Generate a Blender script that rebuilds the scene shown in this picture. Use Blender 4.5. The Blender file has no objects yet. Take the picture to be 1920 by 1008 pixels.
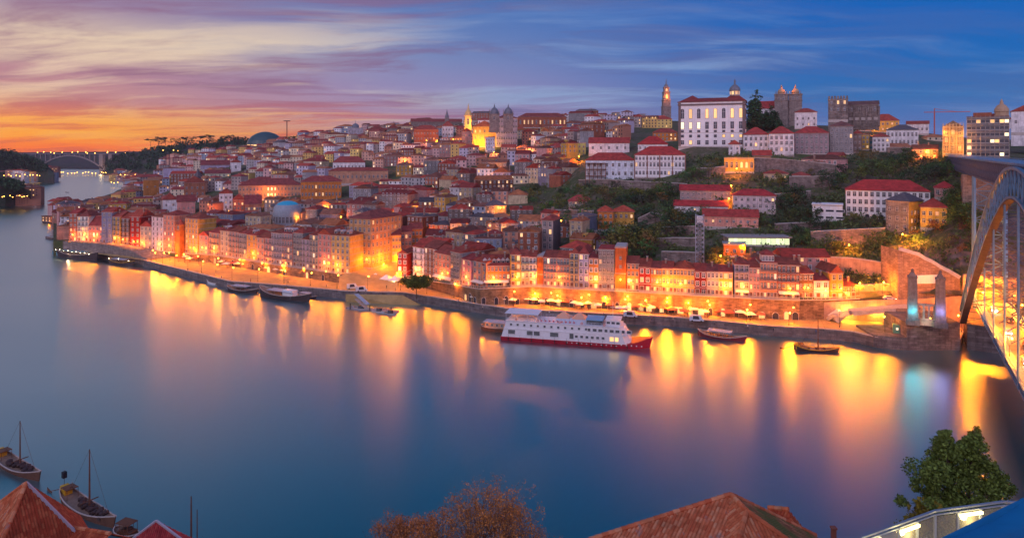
import bpy, math, random
from mathutils import Vector, Matrix, noise as mnoise
R = math.radians
rnd = random.Random(7)
SC = bpy.context.scene
COL = SC.collection

# ------------------------------------------------------------------ camera
FP, HORIZON, CAMZ = 1250.0, 280.0, 70.0          # focal length in photo pixels, horizon row, eye height
cd = bpy.data.cameras.new('camera')
cam = bpy.data.objects.new('camera', cd); COL.objects.link(cam)
cam.location = (0, 0, CAMZ); cam.rotation_euler = (R(90), 0, 0)
cd.sensor_width = 36; cd.lens = 36 * FP / 1920
cd.shift_y = -(504 - HORIZON) / 1920
cd.clip_start = 0.5; cd.clip_end = 20000
SC.camera = cam

def P(px, py, Y):                                 # photo pixel at depth Y -> point in the place
    return Vector(((px - 960) / FP * Y, Y, CAMZ - (py - HORIZON) / FP * Y))
def WL(px, py, z=0.0):                            # photo pixel on the level plane z
    Y = (CAMZ - z) * FP / (py - HORIZON)
    return P(px, py, Y)

# ------------------------------------------------------------------ view
SC.view_settings.view_transform = 'Standard'
SC.view_settings.look = 'None'
SC.view_settings.exposure = 0.0
SC.view_settings.gamma = 1.0
SC.view_settings.use_curve_mapping = False
SC.render.engine = 'CYCLES'
SC.cycles.use_denoising = True
try: SC.cycles.denoiser = 'OPENIMAGEDENOISE'
except Exception: pass
SC.cycles.max_bounces = 5; SC.cycles.diffuse_bounces = 2; SC.cycles.glossy_bounces = 3
SC.cycles.transparent_max_bounces = 8
SC.cycles.sample_clamp_indirect = 6.0
SC.cycles.use_adaptive_sampling = True
SC.cycles.adaptive_threshold = 0.015
SC.cycles.caustics_reflective = False; SC.cycles.caustics_refractive = False

# ------------------------------------------------------------------ node helper
class NT:
    def __init__(s, tree):
        s.t = tree; s.n = tree.nodes; s.l = tree.links
    def new(s, typ, **kw):
        nd = s.n.new(typ)
        for k, v in kw.items():
            if k.startswith('i_'):
                key = k[2:]; key = int(key) if key.isdigit() else key.replace('_', ' ')
                s.put(nd.inputs[key], v)
            else: setattr(nd, k, v)
        return nd
    def put(s, sock, v):
        if isinstance(v, bpy.types.NodeSocket): s.l.new(v, sock)
        elif isinstance(v, bpy.types.Node): s.l.new(v.outputs[0], sock)
        else:
            if hasattr(sock.default_value, '__len__') and not hasattr(v, '__len__'): v = (v,) * len(sock.default_value)
            if hasattr(v, '__len__') and len(v) == 3 and len(sock.default_value) == 4: v = (*v, 1)
            sock.default_value = v
    def math(s, op, a, b=None, c=None, clamp=False):
        nd = s.n.new('ShaderNodeMath'); nd.operation = op; nd.use_clamp = clamp
        s.put(nd.inputs[0], a)
        if b is not None: s.put(nd.inputs[1], b)
        if c is not None: s.put(nd.inputs[2], c)
        return nd.outputs[0]
    def maprange(s, v, a, b, c=0., d=1., smooth=False):
        nd = s.n.new('ShaderNodeMapRange'); nd.clamp = True
        if smooth: nd.interpolation_type = 'SMOOTHSTEP'
        for i, x in enumerate((v, a, b, c, d)): s.put(nd.inputs[i], x)
        return nd.outputs[0]
    def mix(s, f, a, b, blend='MIX'):
        nd = s.n.new('ShaderNodeMix'); nd.data_type = 'RGBA'; nd.blend_type = blend
        s.put(nd.inputs[0], f); s.put(nd.inputs[6], a); s.put(nd.inputs[7], b)
        return nd.outputs[2]
    def ramp(s, f, stops, interp='LINEAR'):
        nd = s.n.new('ShaderNodeValToRGB'); nd.color_ramp.interpolation = interp
        el = nd.color_ramp.elements
        while len(el) > 1: el.remove(el[0])
        el[0].position = stops[0][0]; el[0].color = (*stops[0][1], 1)
        for p, c in stops[1:]:
            e = el.new(p); e.color = (*c, 1)
        s.put(nd.inputs[0], f)
        return nd.outputs[0]
    def noise(s, vec, scale, detail=3., rough=.55, dist=0., out=0):
        nd = s.n.new('ShaderNodeTexNoise'); nd.inputs['Scale'].default_value = scale
        nd.inputs['Detail'].default_value = detail; nd.inputs['Roughness'].default_value = rough
        nd.inputs['Distortion'].default_value = dist
        if vec is not None: s.put(nd.inputs['Vector'], vec)
        return nd.outputs[out]
    def xyz(s, x, y, z):
        nd = s.n.new('ShaderNodeCombineXYZ')
        for i, v in enumerate((x, y, z)): s.put(nd.inputs[i], v)
        return nd.outputs[0]
    def mapping(s, vec, scale=(1, 1, 1), rot=(0, 0, 0), loc=(0, 0, 0)):
        nd = s.n.new('ShaderNodeMapping'); s.put(nd.inputs[0], vec)
        nd.inputs['Scale'].default_value = scale; nd.inputs['Rotation'].default_value = rot; nd.inputs['Location'].default_value = loc
        return nd.outputs[0]

def lin(r, g, b):                                 # 8-bit sRGB -> linear
    return tuple((c / 255 / 12.92) if c <= 10 else ((c / 255 + .055) / 1.055) ** 2.4 for c in (r, g, b))

# ------------------------------------------------------------------ sky at dusk
world = bpy.data.worlds.new('World'); SC.world = world; world.use_nodes = True
wt = NT(world.node_tree); wt.n.clear()
tc = wt.new('ShaderNodeTexCoord')
sep = wt.new('ShaderNodeSeparateXYZ'); wt.l.new(tc.outputs['Generated'], sep.inputs[0])
dx, dy, dz = sep.outputs
az = wt.math('MULTIPLY', wt.math('ARCTAN2', dx, dy), 180 / math.pi)       # degrees, 0 = straight ahead, - = west
el = wt.math('MULTIPLY', wt.math('ARCSINE', dz), 180 / math.pi)
def k(e): return max(0., min(1., (e + 1.0) / 61.0))                       # ramp position of an elevation
ef = wt.maprange(el, -1, 60)
west = wt.ramp(ef, [(k(-1), lin(214, 92, 62)), (k(.2), lin(255, 122, 44)), (k(1.2), lin(255, 160, 30)), (k(2.2), lin(255, 176, 76)),
                    (k(3.4), lin(196, 138, 138)), (k(5.5), lin(176, 128, 146)), (k(8), lin(214, 190, 172)), (k(10.5), lin(150, 128, 160)),
                    (k(14), lin(150, 142, 168)), (k(19), lin(92, 128, 158)), (k(30), lin(0, 90, 130)), (k(45), lin(0, 74, 112)), (1, lin(60, 100, 160))])
mid = wt.ramp(ef, [(k(-1), lin(196, 130, 130)), (k(1), lin(190, 138, 146)), (k(2.5), lin(164, 138, 170)), (k(5), lin(142, 138, 184)), (k(8), lin(112, 132, 184)),
                   (k(12), lin(74, 116, 182)), (k(18), lin(22, 106, 160)), (k(28), lin(0, 84, 130)), (k(45), lin(0, 64, 102)), (1, lin(30, 80, 150))])
east = wt.ramp(ef, [(k(-1), lin(104, 118, 176)), (k(1.5), lin(84, 118, 184)), (k(4), lin(44, 110, 178)), (k(7), lin(10, 102, 182)),
                    (k(12), lin(0, 94, 182)), (k(24), lin(0, 84, 152)), (k(45), lin(0, 60, 108)), (1, lin(10, 70, 130))])
c1 = wt.mix(wt.maprange(az, -36, -4, smooth=True), west, mid)
c2 = wt.mix(wt.maprange(az, -8, 26, smooth=True), c1, east)
# cirrus streaks on a high plane, seen in perspective
zz = wt.math('ADD', wt.math('MAXIMUM', dz, 0.0), 0.075)
cx = wt.math('DIVIDE', dx, zz); cy = wt.math('DIVIDE', dy, zz)
cp = wt.xyz(cx, cy, 0.0)
warp = wt.noise(wt.mapping(cp, (.35, .35, 1)), 1.0, 2.0, out=1)
wv = wt.new('ShaderNodeVectorMath', operation='MULTIPLY_ADD', i_0=warp, i_1=(2.0, 2.0, 0), i_2=cp).outputs[0]
s1 = wt.noise(wt.mapping(wv, (.34, .85, 1), (0, 0, R(-38)), (3.1, 1.7, 0)), 1.0, 6., .62)
s2 = wt.noise(wt.mapping(wv, (.42, .85, 1), (0, 0, R(-34)), (9.4, 4.2, 0)), 1.0, 6., .58)
s3 = wt.noise(wt.mapping(wv, (1.1, 3.2, 1), (0, 0, R(-30)), (2.2, 7.7, 0)), 1.0, 6., .65)
veil = wt.maprange(az, 8, 34, 1.0, .34, smooth=True)
bright = wt.math('MULTIPLY', wt.math('MULTIPLY', wt.maprange(s1, .47, .66, smooth=True), veil), wt.maprange(el, 8.5, 11.5, 1., .3))
dark = wt.math('MULTIPLY', wt.maprange(wt.math('ADD', wt.math('MULTIPLY', s2, .72), wt.math('MULTIPLY', s3, .28)), .45, .58, smooth=True), wt.maprange(az, 4, 32, 1.0, .30, smooth=True))
lowgold = wt.maprange(el, 1.5, 5.0, 1.0, 0.0, smooth=True)
streak_w = wt.mix(lowgold, lin(238, 214, 184), lin(255, 184, 80))
streak = wt.mix(wt.maprange(az, -22, 2, smooth=True), streak_w, lin(146, 172, 212))
dk_w = wt.mix(lowgold, lin(138, 98, 132), lin(214, 96, 76))
dk = wt.mix(wt.maprange(az, -18, 6, smooth=True), dk_w, lin(92, 104, 160))
hi = wt.maprange(el, 13, 19, 1., 0., smooth=True)
dark = wt.math('MULTIPLY', dark, hi); bright = wt.math('MULTIPLY', bright, hi)
c3 = wt.mix(wt.math('MULTIPLY', dark, .74), c2, dk)
c4 = wt.mix(wt.math('MULTIPLY', bright, .66), c3, streak)
# the sky behind the viewer: bright lavender twilight that lights the hillside
back = wt.ramp(ef, [(0, lin(200, 176, 196)), (k(10), lin(204, 182, 204)), (k(30), lin(176, 172, 208)), (1, lin(120, 140, 196))])
bf = wt.maprange(dy, .20, -.45, smooth=True)
c5 = wt.mix(bf, c4, wt.mix(1.0, back, (1.75, 1.72, 1.85, 1), 'MULTIPLY'))
skyt = wt.new('ShaderNodeTexSky', sky_type='NISHITA', sun_disc=False)
skyt.sun_elevation = R(1.0); skyt.sun_rotation = R(-42); skyt.altitude = 60
bg1 = wt.new('ShaderNodeBackground', i_Color=c5, i_Strength=1.0)
bg2 = wt.new('ShaderNodeBackground', i_Color=skyt.outputs[0], i_Strength=0.006)
wo = wt.new('ShaderNodeOutputWorld')
wt.l.new(wt.new('ShaderNodeAddShader', i_0=bg1.outputs[0], i_1=bg2.outputs[0]).outputs[0], wo.inputs[0])

# the last glow of the sun, spread wide by the cloud over the river mouth
sd = bpy.data.lights.new('sun', 'SUN'); sd.energy = 0.6; sd.angle = R(40); sd.color = (1.0, .80, .74)
so = bpy.data.objects.new('sun', sd); COL.objects.link(so)
so.rotation_euler = (R(62), 0, R(-38)); so.location = (-200, -200, 300)

# ------------------------------------------------------------------ mesh builder and tagging
class MB:
    def __init__(s): s.v = []; s.f = []; s.m = []
    def add(s, vs, fs, m=0):
        o = len(s.v); s.v += [tuple(v) for v in vs]
        for f in fs: s.f.append(tuple(i + o for i in f)); s.m.append(m)
    def box(s, x0, x1, y0, y1, z0, z1, m=0):
        s.add([(x0, y0, z0), (x1, y0, z0), (x1, y1, z0), (x0, y1, z0), (x0, y0, z1), (x1, y0, z1), (x1, y1, z1), (x0, y1, z1)],
              [(0, 3, 2, 1), (4, 5, 6, 7), (0, 1, 5, 4), (1, 2, 6, 5), (2, 3, 7, 6), (3, 0, 4, 7)], m)
    def obox(s, c, u, v, w, m=0):                 # oriented box: centre and three half-axes
        c, u, v, w = Vector(c), Vector(u), Vector(v), Vector(w)
        s.add([c - u - v - w, c + u - v - w, c + u + v - w, c - u + v - w, c - u - v + w, c + u - v + w, c + u + v + w, c - u + v + w],
              [(0, 3, 2, 1), (4, 5, 6, 7), (0, 1, 5, 4), (1, 2, 6, 5), (2, 3, 7, 6), (3, 0, 4, 7)], m)
    def beam(s, a, b, w, h=None, m=0, up=(0, 0, 1)):
        a, b = Vector(a), Vector(b); h = h or w; d = b - a
        if d.length < 1e-6: return
        up = Vector(up)
        if abs(d.normalized().dot(up)) > .98: up = Vector((0, 1, 0))
        sd_ = d.cross(up).normalized(); u2 = sd_.cross(d).normalized()
        s.obox((a + b) / 2, d / 2, sd_ * w / 2, u2 * h / 2, m)
    def tube(s, a, b, r0, r1=None, n=8, m=0, cap=True):
        a, b = Vector(a), Vector(b); r1 = r0 if r1 is None else r1; d = (b - a)
        if d.length < 1e-6: return
        d = d.normalized(); t = Vector((1, 0, 0)) if abs(d.x) < .9 else Vector((0, 1, 0))
        u = d.cross(t).normalized(); w = d.cross(u)
        vs = []
        for p, r in ((a, r0), (b, r1)):
            for i in range(n):
                an = 2 * math.pi * i / n; vs.append(p + u * math.cos(an) * r + w * math.sin(an) * r)
        fs = [(i, (i + 1) % n, n + (i + 1) % n, n + i) for i in range(n)]
        if cap: fs += [tuple(range(n - 1, -1, -1)), tuple(range(n, 2 * n))]
        s.add(vs, fs, m)
    def lathe(s, prof, n=16, c=(0, 0, 0), m=0, a0=0, a1=2 * math.pi):
        full = abs(a1 - a0 - 2 * math.pi) < 1e-6; kx = n if full else n + 1
        vs = []
        for r, z in prof:
            for i in range(kx):
                an = a0 + (a1 - a0) * i / n; vs.append((c[0] + r * math.cos(an), c[1] + r * math.sin(an), c[2] + z))
        fs = []
        for j in range(len(prof) - 1):
            for i in range(n):
                i2 = (i + 1) % kx
                fs.append((j * kx + i, j * kx + i2, (j + 1) * kx + i2, (j + 1) * kx + i))
        s.add(vs, fs, m)
    def prism(s, poly, z0, z1, m=0, top=None):
        n = len(poly); vs = [(p[0], p[1], z0) for p in poly] + [(p[0], p[1], z1) for p in (top or poly)]
        s.add(vs, [tuple(range(n - 1, -1, -1)), tuple(range(n, 2 * n))] + [(i, (i + 1) % n, n + (i + 1) % n, n + i) for i in range(n)], m)
    def mesh(s, name, mats):
        me = bpy.data.meshes.new(name); me.from_pydata(s.v, [], s.f)
        for x in (mats if isinstance(mats, (list, tuple)) else [mats]): me.materials.append(x)
        me.polygons.foreach_set('material_index', s.m); me.update()
        return me
    def build(s, name, mats, parent=None, loc=None, rz=0, smooth=False, color=None):
        me = s.mesh(name, mats)
        if smooth:
            me.polygons.foreach_set('use_smooth', [True] * len(me.polygons))
        return link(name, me, parent, loc, rz, color)

def link(name, me, parent=None, loc=None, rz=0, color=None, scale=None):
    o = bpy.data.objects.new(name, me); COL.objects.link(o)
    if parent is not None: o.parent = parent
    if loc is not None: o.location = loc
    if rz: o.rotation_euler = (0, 0, rz)
    if color is not None: o.color = (*color[:3], 1)
    if scale is not None: o.scale = scale
    return o
def tag(o, label=None, cat=None, group=None, kind=None):
    if label: o['label'] = label
    if cat: o['category'] = cat
    if group: o['group'] = group
    if kind: o['kind'] = kind
    return o
def thing(name, label, cat, loc, rz=0, group=None):
    o = link(name, None, None, loc, rz); o.empty_display_size = 1
    return tag(o, label, cat, group)
def copy_tree(o, parent=None):
    c = o.copy(); COL.objects.link(c)
    if parent is not None: c.parent = parent
    for ch in o.children: copy_tree(ch, c)
    return c

# ------------------------------------------------------------------ materials
MATS = {}
def pmat(name, col=(.5, .5, .5), rough=.8, metal=0., spec=.3, var=0.0, vscale=1.0, use_obj=False, streak=0.0, bump=0.0, bscale=4.0, stretch=(1, 1, 1), emit=None, estr=0., gam=1.):
    if name in MATS: return MATS[name]
    m = bpy.data.materials.new(name); m.use_nodes = True
    t = NT(m.node_tree); b = t.n['Principled BSDF']
    b.inputs['Roughness'].default_value = rough; b.inputs['Metallic'].default_value = metal
    b.inputs['Specular IOR Level'].default_value = spec
    if use_obj: c = t.new('ShaderNodeGamma', i_Color=t.new('ShaderNodeObjectInfo').outputs['Color'], i_Gamma=gam).outputs[0]
    else: c = t.new('ShaderNodeRGB').outputs[0]; c.default_value = (*col, 1)
    if var or bump or streak:
        tcn = t.new('ShaderNodeTexCoord').outputs['Object']
        rr = t.new('ShaderNodeObjectInfo').outputs['Random']
        vec = t.new('ShaderNodeVectorMath', operation='ADD', i_0=tcn, i_1=t.xyz(t.math('MULTIPLY', rr, 91.), t.math('MULTIPLY', rr, 37.), 0.)).outputs[0]
    if var:
        nz = t.noise(t.mapping(vec, stretch), vscale, 5., .62)
        f = t.maprange(nz, .28, .72, 1 - var, 1 + var)
        c = t.mix(1.0, c, t.xyz(f, f, f), 'MULTIPLY')
    if streak:
        nz2 = t.noise(t.mapping(vec, (1.6, 1.6, .12)), 1.0, 4., .6)
        f2 = t.maprange(nz2, .5, .72, 1., 1 - streak)
        c = t.mix(1.0, c, t.xyz(f2, f2, f2), 'MULTIPLY')
    t.put(b.inputs['Base Color'], c)
    if bump:
        nb = t.noise(t.mapping(vec, stretch), bscale, 4., .6)
        t.put(b.inputs['Normal'], t.new('ShaderNodeBump', i_Strength=bump, i_Height=nb, i_Distance=.2).outputs[0])
    if emit: b.inputs['Emission Color'].default_value = (*emit, 1); b.inputs['Emission Strength'].default_value = estr
    MATS[name] = m
    return m
def emat(name, col, strength, vary=0.0):
    if name in MATS: return MATS[name]
    m = bpy.data.materials.new(name); m.use_nodes = True
    t = NT(m.node_tree); b = t.n['Principled BSDF']
    b.inputs['Base Color'].default_value = (*[c * .6 for c in col], 1); b.inputs['Roughness'].default_value = .5
    b.inputs['Emission Color'].default_value = (*col, 1); b.inputs['Emission Strength'].default_value = strength
    if vary:
        r_ = t.new('ShaderNodeObjectInfo').outputs['Random']
        t.put(b.inputs['Emission Strength'], t.maprange(r_, 0, 1, strength * (1 - vary), strength * (1 + vary)))
    MATS[name] = m
    return m
def masonry(name, col, bw, bh, var=.35, mortar=.6, rough=.9):
    if name in MATS: return MATS[name]
    m = bpy.data.materials.new(name); m.use_nodes = True
    t = NT(m.node_tree); b = t.n['Principled BSDF']; b.inputs['Roughness'].default_value = rough; b.inputs['Specular IOR Level'].default_value = .2
    g = t.new('ShaderNodeNewGeometry'); sp = t.new('ShaderNodeSeparateXYZ'); t.l.new(g.outputs['Position'], sp.inputs[0])
    u = t.math('ADD', sp.outputs[0], t.math('MULTIPLY', sp.outputs[1], .77))
    vec = t.xyz(u, sp.outputs[2], 0.)
    br = t.new('ShaderNodeTexBrick', i_Vector=vec, i_Scale=1.0)
    br.inputs['Brick Width'].default_value = bw; br.inputs['Row Height'].default_value = bh; br.inputs['Mortar Size'].default_value = bh * .08
    br.inputs['Color1'].default_value = (*col, 1); br.inputs['Color2'].default_value = (*[c * (1 - var) for c in col], 1); br.inputs['Mortar'].default_value = (*[c * mortar for c in col], 1)
    nz = t.noise(g.outputs['Position'], .35, 6., .65); f = t.maprange(nz, .3, .7, 1 - var, 1 + var * .6)
    nz2 = t.noise(t.mapping(g.outputs['Position'], (.8, .8, .09)), 1.0, 4.); f2 = t.maprange(nz2, .5, .75, 1., .62)
    f = t.math('MULTIPLY', f, f2)
    t.put(b.inputs['Base Color'], t.mix(1., br.outputs[0], t.xyz(f, f, f), 'MULTIPLY'))
    t.put(b.inputs['Normal'], t.new('ShaderNodeBump', i_Strength=.6, i_Height=nz, i_Distance=.3).outputs[0])
    MATS[name] = m
    return m

M_PLASTER = pmat('plaster', use_obj=True, gam=1.4, rough=.88, var=.30, vscale=.35, streak=.45, bump=.25, bscale=2.)
M_ROOF = pmat('roof_tiles', use_obj=True, gam=1.1, rough=.82, var=.45, vscale=.45, streak=.0, bump=.6, bscale=5., stretch=(1, 1, 1))
M_TRIM = pmat('granite_trim', (.42, .37, .34), .85, var=.2, vscale=.8)
M_WHITE = pmat('white_plaster', (.74, .72, .72), .8, var=.08, vscale=.3, streak=.14)
M_GRANITE = masonry('granite_blocks', (.30, .25, .23), 1.6, .7)
M_RUBBLE = masonry('rubble_masonry', (.27, .22, .20), 1.1, .55, .45)
M_QUAY = masonry('quay_masonry', (.23, .20, .20), 2.2, .75, .42)
M_GLASS = pmat('dark_window_glass', (.035, .04, .055), .12, spec=.6)
M_LIT = emat('lit_window_glass', (1.0, .56, .20), .95, .6)
M_LITW = emat('white_lit_window_glass', (1.0, .80, .50), 1.3, .4)
M_IRON = pmat('dark_iron', (.03, .03, .035), .5, metal=.6)
M_WOOD = pmat('door_wood', (.16, .06, .03), .6, var=.2)
M_SLATE = pmat('slate_roof', (.10, .09, .10), .7, var=.3, vscale=.8)
M_LEAD = pmat('lead_roof', (.14, .15, .18), .55, var=.25, vscale=.6)
M_BULB = emat('sodium_bulb', (1.0, .45, .04), 30.)
M_BULBW = emat('white_bulb', (1.0, .86, .6), 30.)

ORANGE = (1.0, .23, .004)
def lamp(loc, watts, col=ORANGE, radius=.4, parent=None):
    l = bpy.data.lights.new('lamp_light', 'POINT'); l.energy = watts * (1.75 if col[2] < .1 else 1.); l.color = col; l.shadow_soft_size = radius
    o = bpy.data.objects.new('lamp_light', l); COL.objects.link(o); o.location = loc
    if parent is not None: o.parent = parent
    return o

# ------------------------------------------------------------------ water
wm = bpy.data.materials.new('river_water'); wm.use_nodes = True
t = NT(wm.node_tree); t.n.clear()
g = t.new('ShaderNodeNewGeometry')
big = t.noise(t.mapping(g.outputs['Position'], (.006, .022, 1)), 1.0, 4., .6)
rough = t.maprange(big, .3, .7, .335, .365)
gl = t.new('ShaderNodeBsdfGlossy', distribution='BECKMANN', i_Roughness=rough, i_Color=(.86, .97, 1.0, 1))
df = t.new('ShaderNodeBsdfDiffuse', i_Color=(.0, .10, .13, 1))
lw = t.new('ShaderNodeLayerWeight', i_Blend=.5)
fac = t.ramp(lw.outputs['Facing'], [(0, (.07,) * 3), (.5, (.30,) * 3), (.72, (.74,) * 3), (.9, (.92,) * 3), (1, (.98,) * 3)])
mx = t.new('ShaderNodeMixShader', i_0=fac, i_1=df.outputs[0], i_2=gl.outputs[0])
t.l.new(mx.outputs[0], t.new('ShaderNodeOutputMaterial').inputs[0])
mb = MB()
mb.add([(-4000, 60, 0), (4000, 60, 0), (4000, 2700, 0), (-4000, 2700, 0)], [(0, 1, 2, 3)])
tag(mb.build('river_water', wm), kind='structure')
# ------------------------------------------------------------------ terrain of the town hill: column (photo x) -> points (distance, height) going uphill
TCOL = [
 (100, [(438, 9.7), (490, 8.6), (540, 8), (600, 7), (660, 6), (720, 4)]),
 (160, [(436, 9.6), (500, 8.6), (560, 8), (640, 7), (720, 6), (800, 4)]),
 (215, [(432, 8.6), (500, 9), (580, 9), (680, 9), (800, 8), (930, 5)]),
 (270, [(426, 6), (490, 9), (590, 13), (740, 18), (960, 23), (1180, 24)]),
 (335, [(410, 6), (480, 12), (590, 20), (760, 32), (1000, 46), (1250, 54)]),
 (400, [(391, 8), (460, 15), (580, 27), (760, 43), (1000, 58), (1250, 72)]),
 (520, [(357, 8), (430, 15), (550, 30), (720, 50), (920, 70), (1150, 86)]),
 (640, [(332, 8), (410, 15), (530, 32), (690, 56), (860, 80), (1050, 94)]),
 (760, [(333, 6), (390, 15), (510, 34), (650, 60), (800, 86), (960, 100)]),
 (900, [(287, 10), (355, 18), (470, 36), (600, 62), (720, 82), (860, 106)]),
 (1000, [(288, 11), (360, 20), (465, 38), (590, 62), (720, 86), (860, 106)]),
 (1100, [(281, 11), (335, 22), (392, 38), (436, 54), (620, 84), (850, 108)]),
 (1200, [(276, 11), (318, 20), (372, 37), (424, 54), (500, 71), (860, 108)]),
 (1300, [(270, 11), (308, 24), (356, 42), (405, 59), (456, 72), (860, 106)]),
 (1400, [(265, 11), (300, 26), (342, 42), (394, 60), (460, 75), (760, 100)]),
 (1500, [(261, 11), (298, 25), (336, 38), (386, 56), (446, 72), (600, 92)]),
 (1600, [(262, 11), (285, 24), (308, 36), (344, 46), (418, 66), (580, 90)]),
 (1700, [(262, 14), (284, 30), (310, 36), (350, 49), (420, 67), (560, 86)]),
 (1800, [(252, 15), (264, 35), (290, 48), (330, 60), (400, 66), (560, 80)]),
 (1900, [(246, 15), (258, 36), (285, 50), (328, 61), (410, 66), (560, 78)]),
 (2200, [(240, 15), (255, 36), (285, 50), (330, 61), (420, 66), (560, 78)]),
]
NR = 6
def tcol(px):
    px = max(TCOL[0][0], min(TCOL[-1][0] - .001, px))
    for (a, A), (b, B) in zip(TCOL, TCOL[1:]):
        if a <= px <= b:
            f = (px - a) / (b - a)
            return [(p[0] + (q[0] - p[0]) * f, p[1] + (q[1] - p[1]) * f) for p, q in zip(A, B)]
def T(px, r):                                     # terrain point of a column at row r (0 = waterfront, 5 = skyline)
    c = tcol(px); r = max(0., min(NR - 1.0001, r)); i = int(r); f = r - i
    Y = c[i][0] + (c[i + 1][0] - c[i][0]) * f; Z = c[i][1] + (c[i + 1][1] - c[i][1]) * f
    return Vector(((px - 960) / FP * Y, Y, Z))
def TY(px, Y):                                    # terrain point of a column at distance Y
    c = tcol(px)
    if Y <= c[0][0]: Z = c[0][1]
    elif Y >= c[-1][0]: Z = c[-1][1]
    else:
        for a, b in zip(c, c[1:]):
            if a[0] <= Y <= b[0]: Z = a[1] + (b[1] - a[1]) * (Y - a[0]) / (b[0] - a[0]); break
    return Vector(((px - 960) / FP * Y, Y, Z))
def rowpx(v): return HORIZON + (CAMZ - v.z) * FP / v.y
def colpx(v): return 960 + v.x * FP / v.y
def G(px, py):                                    # terrain point seen at a photo pixel
    lo, hi = 0., NR - 1.
    for _ in range(30):
        m = (lo + hi) / 2
        if rowpx(T(px, m)) > py: lo = m
        else: hi = m
    return T(px, lo)
def GXY(x, y):
    return TY(960 + x / max(y, 1) * FP, y)

def soil(name, c1, c2, c3, sc=.03):
    m = bpy.data.materials.new(name); m.use_nodes = True
    t = NT(m.node_tree); b = t.n['Principled BSDF']; b.inputs['Roughness'].default_value = .95; b.inputs['Specular IOR Level'].default_value = .1
    g = t.new('ShaderNodeNewGeometry')
    n1 = t.noise(g.outputs['Position'], sc, 6., .6); n2 = t.noise(g.outputs['Position'], sc * 9, 5., .65)
    c = t.mix(t.maprange(n1, .4, .6), c1, c2); c = t.mix(t.maprange(n2, .5, .7), c, c3)
    t.put(b.inputs['Base Color'], c)
    t.put(b.inputs['Normal'], t.new('ShaderNodeBump', i_Strength=.8, i_Height=n2, i_Distance=.8).outputs[0])
    return m
M_SOIL = soil('hill_soil', (.10, .09, .055, 1), (.06, .09, .035, 1), (.19, .15, .12, 1))
mb = MB()
cols = list(range(100, 2201, 15)); rows = [i / 4 for i in range(0, 4 * (NR - 1) + 1)]
vs = []
for px in cols:
    a = T(px, 0); vs.append((a.x, a.y, -1.5))
    for r in rows: vs.append(T(px, r))
    b = T(px, NR - 1)
    e = 1.35 if px > 300 else 1.05
    vs.append((b.x * e, b.y * e, b.z - (6 if px > 300 else 3.)))
    vs.append((b.x * e * 1.25, b.y * e * 1.25, -3 if px < 330 else 20))
nn = len(rows) + 3
fs = [(i * nn + j, (i + 1) * nn + j, (i + 1) * nn + j + 1, i * nn + j + 1) for i in range(len(cols) - 1) for j in range(nn - 1)]
mb.add(vs, fs)
hill = tag(mb.build('hill_terrain', M_SOIL, smooth=False), kind='structure')

# promenade: waterline of the quay wall (photo pixels on the river surface)
QUAY = [(118, 476), (205, 490), (270, 499), (300, 507), (350, 520), (400, 533), (430, 541), (470, 544), (520, 548), (585, 554), (642, 560), (700, 562), (755, 563),
        (830, 575), (900, 587), (960, 596), (1100, 603), (1250, 611), (1350, 620), (1438, 629), (1540, 635), (1600, 641), (1640, 651), (1700, 656), (1800, 656), (1806, 640)]
QZ = 3.6
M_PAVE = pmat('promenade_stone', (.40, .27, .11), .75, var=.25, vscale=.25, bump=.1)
qpts = [WL(a, b) for a, b in QUAY]
mb = MB()
front = [q for q in qpts if True]
back = []
for (a, b), q in zip(QUAY, qpts):
    w = T(min(max(a, 118), 1800), 0); back.append(Vector((w.x * 1.02, w.y * 1.02, QZ)))
vs = [(q.x, q.y, QZ) for q in front] + [tuple(v) for v in back]
n = len(front)
mb.add(vs, [(i, i + 1, n + i + 1, n + i) for i in range(n - 1)])
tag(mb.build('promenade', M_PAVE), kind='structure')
# quay wall: river face with a coping, footing out to the water
def wall_strip(mb, pts, z0, z1, th, m=0, coping=.0, cm=1):
    for a, b in zip(pts, pts[1:]):
        a, b = Vector(a), Vector(b); d = (b - a); d.z = 0; nrm = Vector((-d.y, d.x, 0)).normalized()
        za0, za1 = (z0 if not callable(z0) else z0(a)), (z1 if not callable(z1) else z1(a))
        zb0, zb1 = (z0 if not callable(z0) else z0(b)), (z1 if not callable(z1) else z1(b))
        A, B, C, D = a.copy(), b.copy(), b + nrm * th, a + nrm * th
        mb.add([(A.x, A.y, za0), (B.x, B.y, zb0), (C.x, C.y, zb0), (D.x, D.y, za0), (A.x, A.y, za1), (B.x, B.y, zb1), (C.x, C.y, zb1), (D.x, D.y, za1)],
               [(0, 3, 2, 1), (4, 5, 6, 7), (0, 1, 5, 4), (1, 2, 6, 5), (2, 3, 7, 6), (3, 0, 4, 7)], m)
        if coping:
            o = nrm * .25
            A, B, C, D = a - o, b - o, b + nrm * th + o, a + nrm * th + o
            mb.add([(A.x, A.y, za1 + .002), (B.x, B.y, zb1 + .002), (C.x, C.y, zb1 + .002), (D.x, D.y, za1 + .002), (A.x, A.y, za1 + coping), (B.x, B.y, zb1 + coping), (C.x, C.y, zb1 + coping), (D.x, D.y, za1 + coping)],
                   [(0, 3, 2, 1), (4, 5, 6, 7), (0, 1, 5, 4), (1, 2, 6, 5), (2, 3, 7, 6), (3, 0, 4, 7)], cm)
qw = thing('quay_wall', 'long dark granite quay wall along the lit promenade, dropping straight into the river', 'wall', qpts[10])
mb = MB(); off = Vector(qpts[10])
loc = [q - off for q in qpts[2:]]
wall_strip(mb, loc, -2, QZ + .05, .9, coping=0)
mb.build('wall_face', M_QUAY, qw)
mb = MB()
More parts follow.
